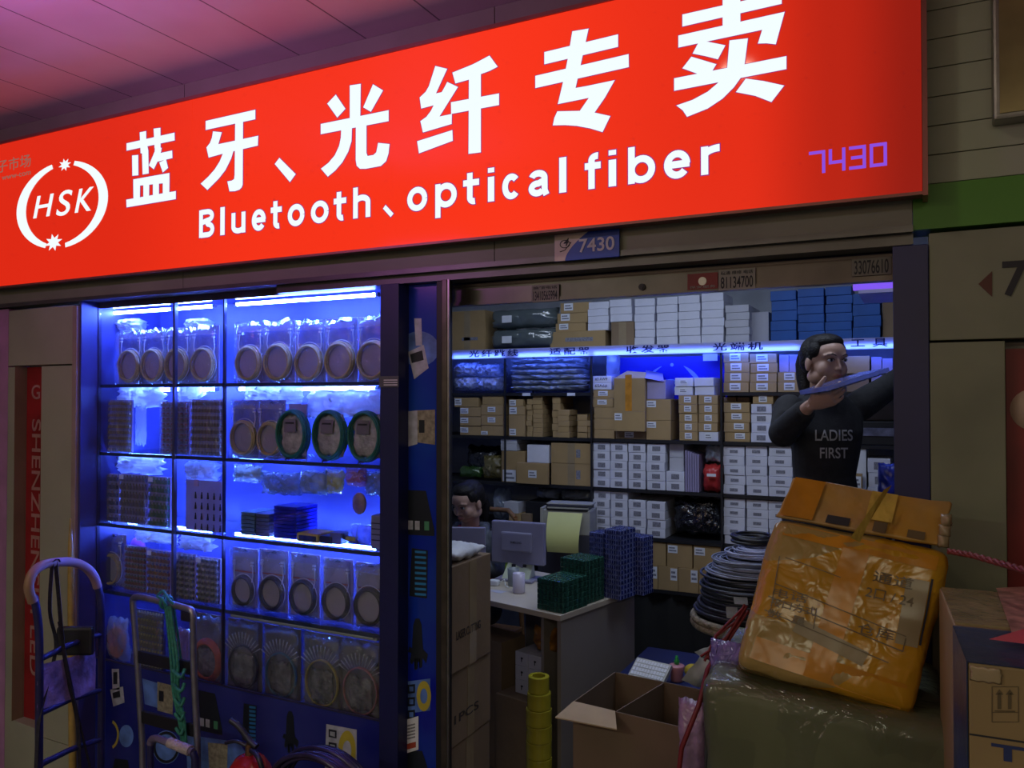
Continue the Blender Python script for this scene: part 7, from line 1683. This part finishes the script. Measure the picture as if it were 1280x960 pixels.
# ================================================================= HAND TRUCKS AND SMALL THINGS AT THE LEFT
def smooth(pts, n=5):
    P = [Vector(p) for p in pts]; out = []
    for i in range(len(P)-1):
        p0, p1, p2, p3 = P[max(i-1, 0)], P[i], P[i+1], P[min(i+2, len(P)-1)]
        for k in range(n):
            t = k/n; out.append(.5*((2*p1)+(p2-p0)*t+(2*p0-5*p1+4*p2-p3)*t*t+(3*p1-p0-3*p2+p3)*t**3))
    return out+[P[-1]]
K['tblue'] = mat('dark_blue_steel_tube', (.035, .035, .13), .35, .3, var=.2, scale=12)
tL, tR = 2.62, 2.86
def HT(px, py): s = (px-46)/(125-46); return atd(px, py, tL+(tR-tL)*s)
r = empty('hand_truck', (HT(86, 900).x, HT(86, 900).y, 0), 'dark blue hand truck with a rounded worn handle against the left wall', 'hand truck')
def down(p, z): return Vector((p.x, p.y, z))
left = smooth([HT(42, 745), HT(46, 765), HT(49, 800), HT(49, 890)])+[down(HT(49, 960), .12)]
right = smooth([HT(120, 728), HT(126, 750), HT(127, 800), HT(127, 900)])+[down(HT(126, 960), .12)]
child(MB().tube(left, .0125, 10), 'side_rail', K['tblue'], r); child(MB().tube(right, .0125, 10), 'side_rail', K['tblue'], r)
hd = smooth([HT(41, 752), HT(36, 735), HT(40, 718), HT(52, 707), HT(70, 703), HT(92, 703), HT(108, 710), HT(118, 722), HT(122, 734)])
child(MB().tube(hd, .0155, 12), 'grip', mat('worn_yellow_violet_grip', (.30, .18, .10), .5, var=.1, scale=6, col2=(.34, .20, .34)), r, 'worn pinkish yellow grip')
for y0, y1, k in ((824, 793, 1), (892, 862, 2), (956, 924, 3)): child(MB().tube([HT(50, y0), HT(86, (y0+y1)/2-2), HT(126, y1)], .0105, 8), 'cross_bar', K['tblue'], r)
# axle, plate, wheels near the floor (below the picture)
a1, a2 = down(HT(49, 960), .12), down(HT(126, 960), .12); dx = (a2-a1).normalized(); dn = Vector((-dx.y, dx.x, 0))
if dn.dot(Fh) > 0: dn = -dn
child(MB().tube([a1-dn*.05, a2-dn*.05], .010, 8), 'axle', K['tblue'], r)
for p in (a1+dx*.03-dn*.05, a2-dx*.03-dn*.05): child(MB().cyl(p-dx*.02, p+dx*.02, .095, 24), 'wheel', K['coilk'], r)
q = [a1, a2, a2+dn*.03, a1+dn*.03]; child(MB().add([down(v, .012) for v in q]+[down(v, .018) for v in q], [(3, 2, 1, 0), (4, 5, 6, 7), (0, 1, 5, 4), (1, 2, 6, 5), (2, 3, 7, 6), (3, 0, 4, 7)]), 'toe_plate', K['tblue'], r)
for s, p in (('l', a1), ('r', a2)): child(MB().cyl(down(p, .012), p, .012, 8), 'foot_post', K['tblue'], r)
# bag hung between the bars
bg = MB(); n = 10; vs = []
P4 = [HT(50, 830), HT(121, 813), HT(121, 862), HT(51, 886)]
for j in range(n+1):
    for i in range(n+1):
        v = P4[0].lerp(P4[1], i/n).lerp(P4[3].lerp(P4[2], i/n), j/n); vs.append(v-Fh*(.016+.012*math.sin(PI*i/n)*math.sin(PI*j/n)+.012*noise.noise(v*22)))
vs2 = [v+Fh*.006 for v in vs]; m2 = len(vs)
fs = [(j*(n+1)+k, (j+1)*(n+1)+k, (j+1)*(n+1)+k+1, j*(n+1)+k+1) for j in range(n) for k in range(n)]
bg.add(vs+vs2, fs+[tuple(m2+i for i in f[::-1]) for f in fs], 0, True)
place(bg, 'cloth_bag', mat('violet_grey_cloth', (.26, .19, .42), .6, var=.5, scale=14, bump=.4), tuple(HT(86, 880)), 'crumpled violet grey cloth bag hung on the blue hand truck', 'bag')
place(MB().bbox(-.065, .06, -.005, .02, -.05, .05, .01, 0, Matrix.Translation(HT(88, 805)+Fh*.03) @ Matrix.Rotation(YAW, 4, 'Z')), 'black_pouch', K['blk'], tuple(HT(88, 820)), 'small black pouch behind the top bar of the blue hand truck', 'pouch')
K['strap'] = mat('black_webbing', (.022, .02, .035), .8, var=.3, scale=60)
mb = MB(); 
def band_(pts, wd, th=.0025):
    P = smooth(pts, 6); vs = []; n = len(P)
    for p in P: vs += [p-R*wd/2-Fh*th, p+R*wd/2-Fh*th, p+R*wd/2, p-R*wd/2]
    fs = []
    for i in range(n-1):
        for k in range(4): a_, b_ = i*4+k, i*4+(k+1) % 4; fs.append((a_, b_, b_+4, a_+4))
    mb.add(vs, fs, 0, False)
def Hf(px, py, k=.03): return HT(px, py)-Fh*k
band_([Hf(72, 701), Hf(69, 760), Hf(66, 810, -.02), Hf(62, 860, .02), Hf(55, 900), Hf(51, 985)], .012)
band_([Hf(76, 700), Hf(80, 745), Hf(86, 790, .04), Hf(95, 840, .05), Hf(103, 900), Hf(106, 985)], .013)
band_([Hf(80, 774), Hf(92, 820, .045), Hf(108, 900, .04), Hf(126, 985)], .008)
band_([Hf(70, 700), Hf(74, 697, .02), Hf(79, 700)], .02)
place(mb, 'strap', K['strap'], tuple(Hf(76, 985)), 'black webbing strap looped over the grip of the blue hand truck', 'strap')
# yellow pole against the trim
q0, q1 = atd(88, 648, 3.25), atd(92, 975, 3.18)
q1.z = .002
place(MB().tube([q0, q0.lerp(q1, .1), q0.lerp(q1, .3), q1], [.003, .011, .014, .015], 8), 'bamboo_pole', mat('yellow_bamboo', (.40, .27, .06), .5, var=.2, scale=20), tuple(q1), 'yellow wooden pole leaning upright by the edge of the display case', 'pole')
# silver hand truck
K['steel'] = mat('scuffed_silver_tube', (.34, .33, .38), .3, .75, var=.15, scale=20)
YT = 1.98
def S(px, py, dy=0): return at(px, py, YT+dy)
r = empty('hand_truck', (S(208, 900).x, YT, 0), 'silver tube hand truck with black cross plates and a green rope', 'hand truck')
child(MB().tube(smooth([S(166, 754), S(167, 748), S(175, 746), S(205, 753), S(230, 759.5), S(239, 763), S(241, 772)], 6), .0115, 12), 'top_handle', K['steel'], r)
child(MB().tube([S(166, 754), S(172, 830), S(178, 930), down(S(180, 960), .10)], .011, 10), 'side_rail', K['steel'], r)
child(MB().tube([S(241, 772), S(242, 830), S(247, 930), down(S(249, 960), .10)], .011, 10), 'side_rail', K['steel'], r)
for a_, b_ in (((174, 818), (241, 838)), ((178, 893), (245, 916))):
    p0, p1 = S(*a_), S(*b_); child(MB().bbox(p0.x, p1.x, YT-.006, YT+.006, (p0.z+p1.z)/2-.022, (p0.z+p1.z)/2+.022, .003), 'cross_plate', K['blk'], r)
child(MB().bbox(S(229, 775).x, S(241, 775).x, YT-.012, YT+.012, S(235, 776).z, S(235, 764).z, .003), 'latch', K['coilk'], r)
p0, p1 = down(S(180, 960), .10), down(S(249, 960), .10)
child(MB().tube([p0+Vector((.0, .05, 0)), p1+Vector((.0, .05, 0))], .009, 8), 'axle', K['steel'], r)
for p in (p0+Vector((.025, .05, 0)), p1+Vector((-.025, .05, 0))): child(MB().cyl(p+Vector((-.018, 0, 0)), p+Vector((.018, 0, 0)), .085, 24), 'wheel', K['coilk'], r)
child(MB().bbox(p0.x, p1.x, YT-.06, YT+.005, .012, .018, .002), 'toe_plate', K['steel'], r)
for p in (p0, p1): child(MB().cyl((p.x, p.y, .012), p, .010, 8), 'foot_post', K['steel'], r)
# green rope
K['grope'] = mat('green_nylon_rope', (.03, .22, .16), .6, var=.3, scale=80, bump=.3)
mb = MB(); torus(mb, S(207, 752), .022, .005, ax=(1, 0, 0)); torus(mb, S(211, 754), .021, .005, ax=(1, .2, .1))
mb.tube(smooth([S(208, 757, -.02), S(203, 749, -.03), S(197, 745, -.02), S(204, 739, -.02), S(210, 748, -.03), S(217, 755, -.02)]), .0048, 7)
for k in range(3): mb.tube(smooth([S(207+k*3, 758, -.016), S(211+k*3, 790, -.02), S(214+k*4, 825, -.025), S(217+k*3, 865, -.022), S(224+k*3, 900, -.02), S(229+k*2, 938, -.02)]), .0058, 7)
mb.tube(smooth([S(217, 758, .014), S(222, 790, .015), S(226, 822, .02), S(230, 850, .02)]), .004, 7)
for k in range(5): mb.tube(smooth([S(216+k, 838+k*18, -.03), S(226, 846+k*18, -.036), S(231-k*.3, 836+k*18, -.02)]), .006, 7)
place(mb, 'rope', K['grope'], tuple(S(225, 938)), 'green nylon rope knotted on the handle of the silver hand truck', 'rope')
# low cart handle in front
YL = 1.86
def Lp(px, py): return at(px, py, YL)
r = empty('cart', (Lp(215, 950).x, YL, 0), 'low cart handle bar wrapped in tape in front of the silver hand truck', 'cart')
child(MB().tube(smooth([Lp(188, 930), Lp(190, 924), Lp(197, 923)], 4)+[Lp(197, 923), Lp(241, 940)], .012, 10), 'handle_bar', mat('mauve_tube', (.20, .16, .26), .4, .3), r)
child(MB().cyl(Lp(212, 928), Lp(238, 938.5), .0165, 12), 'tape_wrap', mat('silvery_wrap', (.48, .40, .42), .3, var=.2, scale=40, bump=.4), r)
child(MB().tube([Lp(188, 930), down(Lp(190, 960), .10)], .011, 8), 'post', K['tblue'], r)
child(MB().tube([Lp(241, 940), Lp(244, 948), down(Lp(244, 960), .10)], .012, 8), 'post', K['tblue'], r)
pA, pB = down(Lp(190, 960), .10), down(Lp(244, 960), .10)
child(MB().bbox(pA.x-.02, pB.x+.02, YL-.30, YL+.02, .08, .10, .004), 'deck', K['blk'], r)
for x_ in (pA.x, pB.x):
    for y_2 in (YL-.27, YL-.01): child(MB().cyl((x_-.012, y_2, .035), (x_+.012, y_2, .035), .034, 16).box(x_-.004, x_+.004, y_2-.01, y_2+.01, .035, .081), 'wheel', K['coilk'], r)
# fire extinguisher
q = at(312, 962, 1.93); tq = Vector((q.x, 1.93, 0)); zx = at(312, 943, 1.93).z; hx = .42; zb_ = zx-.40
r = empty('fire_extinguisher', (q.x, 1.93, 0), 'red fire extinguisher with a black lever before the blue poster', 'fire extinguisher')
child(MB().lathe([(0, 0.001), (.070, .001), (.075, .012), (.075, zx-.085), (.068, zx-.045), (.045, zx-.012), (.022, zx), (0, zx)], (q.x, 1.93, 0), 32), 'cylinder', mat('red_enamel', (.36, .015, .015), .25), r)
child(MB().cyl((q.x, 1.93, zx-.004), (q.x, 1.93, zx+.035), .014, 14), 'valve', mat('brass_valve', (.25, .14, .07), .35, .8), r)
child(MB().tube(smooth([(q.x+.03, 1.93, zx+.030), (q.x, 1.93, zx+.045), (q.x-.045, 1.925, zx+.085), (q.x-.075, 1.92, zx+.10)]), [.010]*15+[.009], 8), 'lever', K['coilk'], r)
child(MB().tube(smooth([(q.x-.01, 1.925, zx+.028), (q.x-.05, 1.92, zx+.036), (q.x-.095, 1.92, zx+.022)]), .006, 8), 'grip', K['coilk'], r)
child(MB().tube(smooth([(q.x+.015, 1.92, zx+.02), (q.x+.07, 1.90, zx+.01), (q.x+.095, 1.90, zx-.08), (q.x+.09, 1.90, zx-.25)]), .008, 8), 'hose', K['coilk'], r)
# cable coil leaning at the bottom
q = at(400, 1005, 1.94); mb = MB(); rd = random.Random(9)
for k in range(9): torus(mb, (q.x+rd.uniform(-.006, .006), 1.91+k*.011, q.z+rd.uniform(-.006, .006)), .165-rd.uniform(0, .02), .0085, ax=(0, 1, .05), n=40, sx=1.15)
dz = min(v.z for v in mb.v)
place(mb, 'hose_coil', mat('black_violet_hose', (.03, .022, .06), .25, var=.4, scale=8), (q.x, 1.95, dz), 'coil of glossy black hose standing below the blue poster', 'hose coil')
place(MB().bbox(q.x-.13, q.x+.13, 1.86, 2.06, .001, dz, .004), 'low_box', K['blk'], (q.x, 1.96, 0), 'black box under the hose coil', 'box')
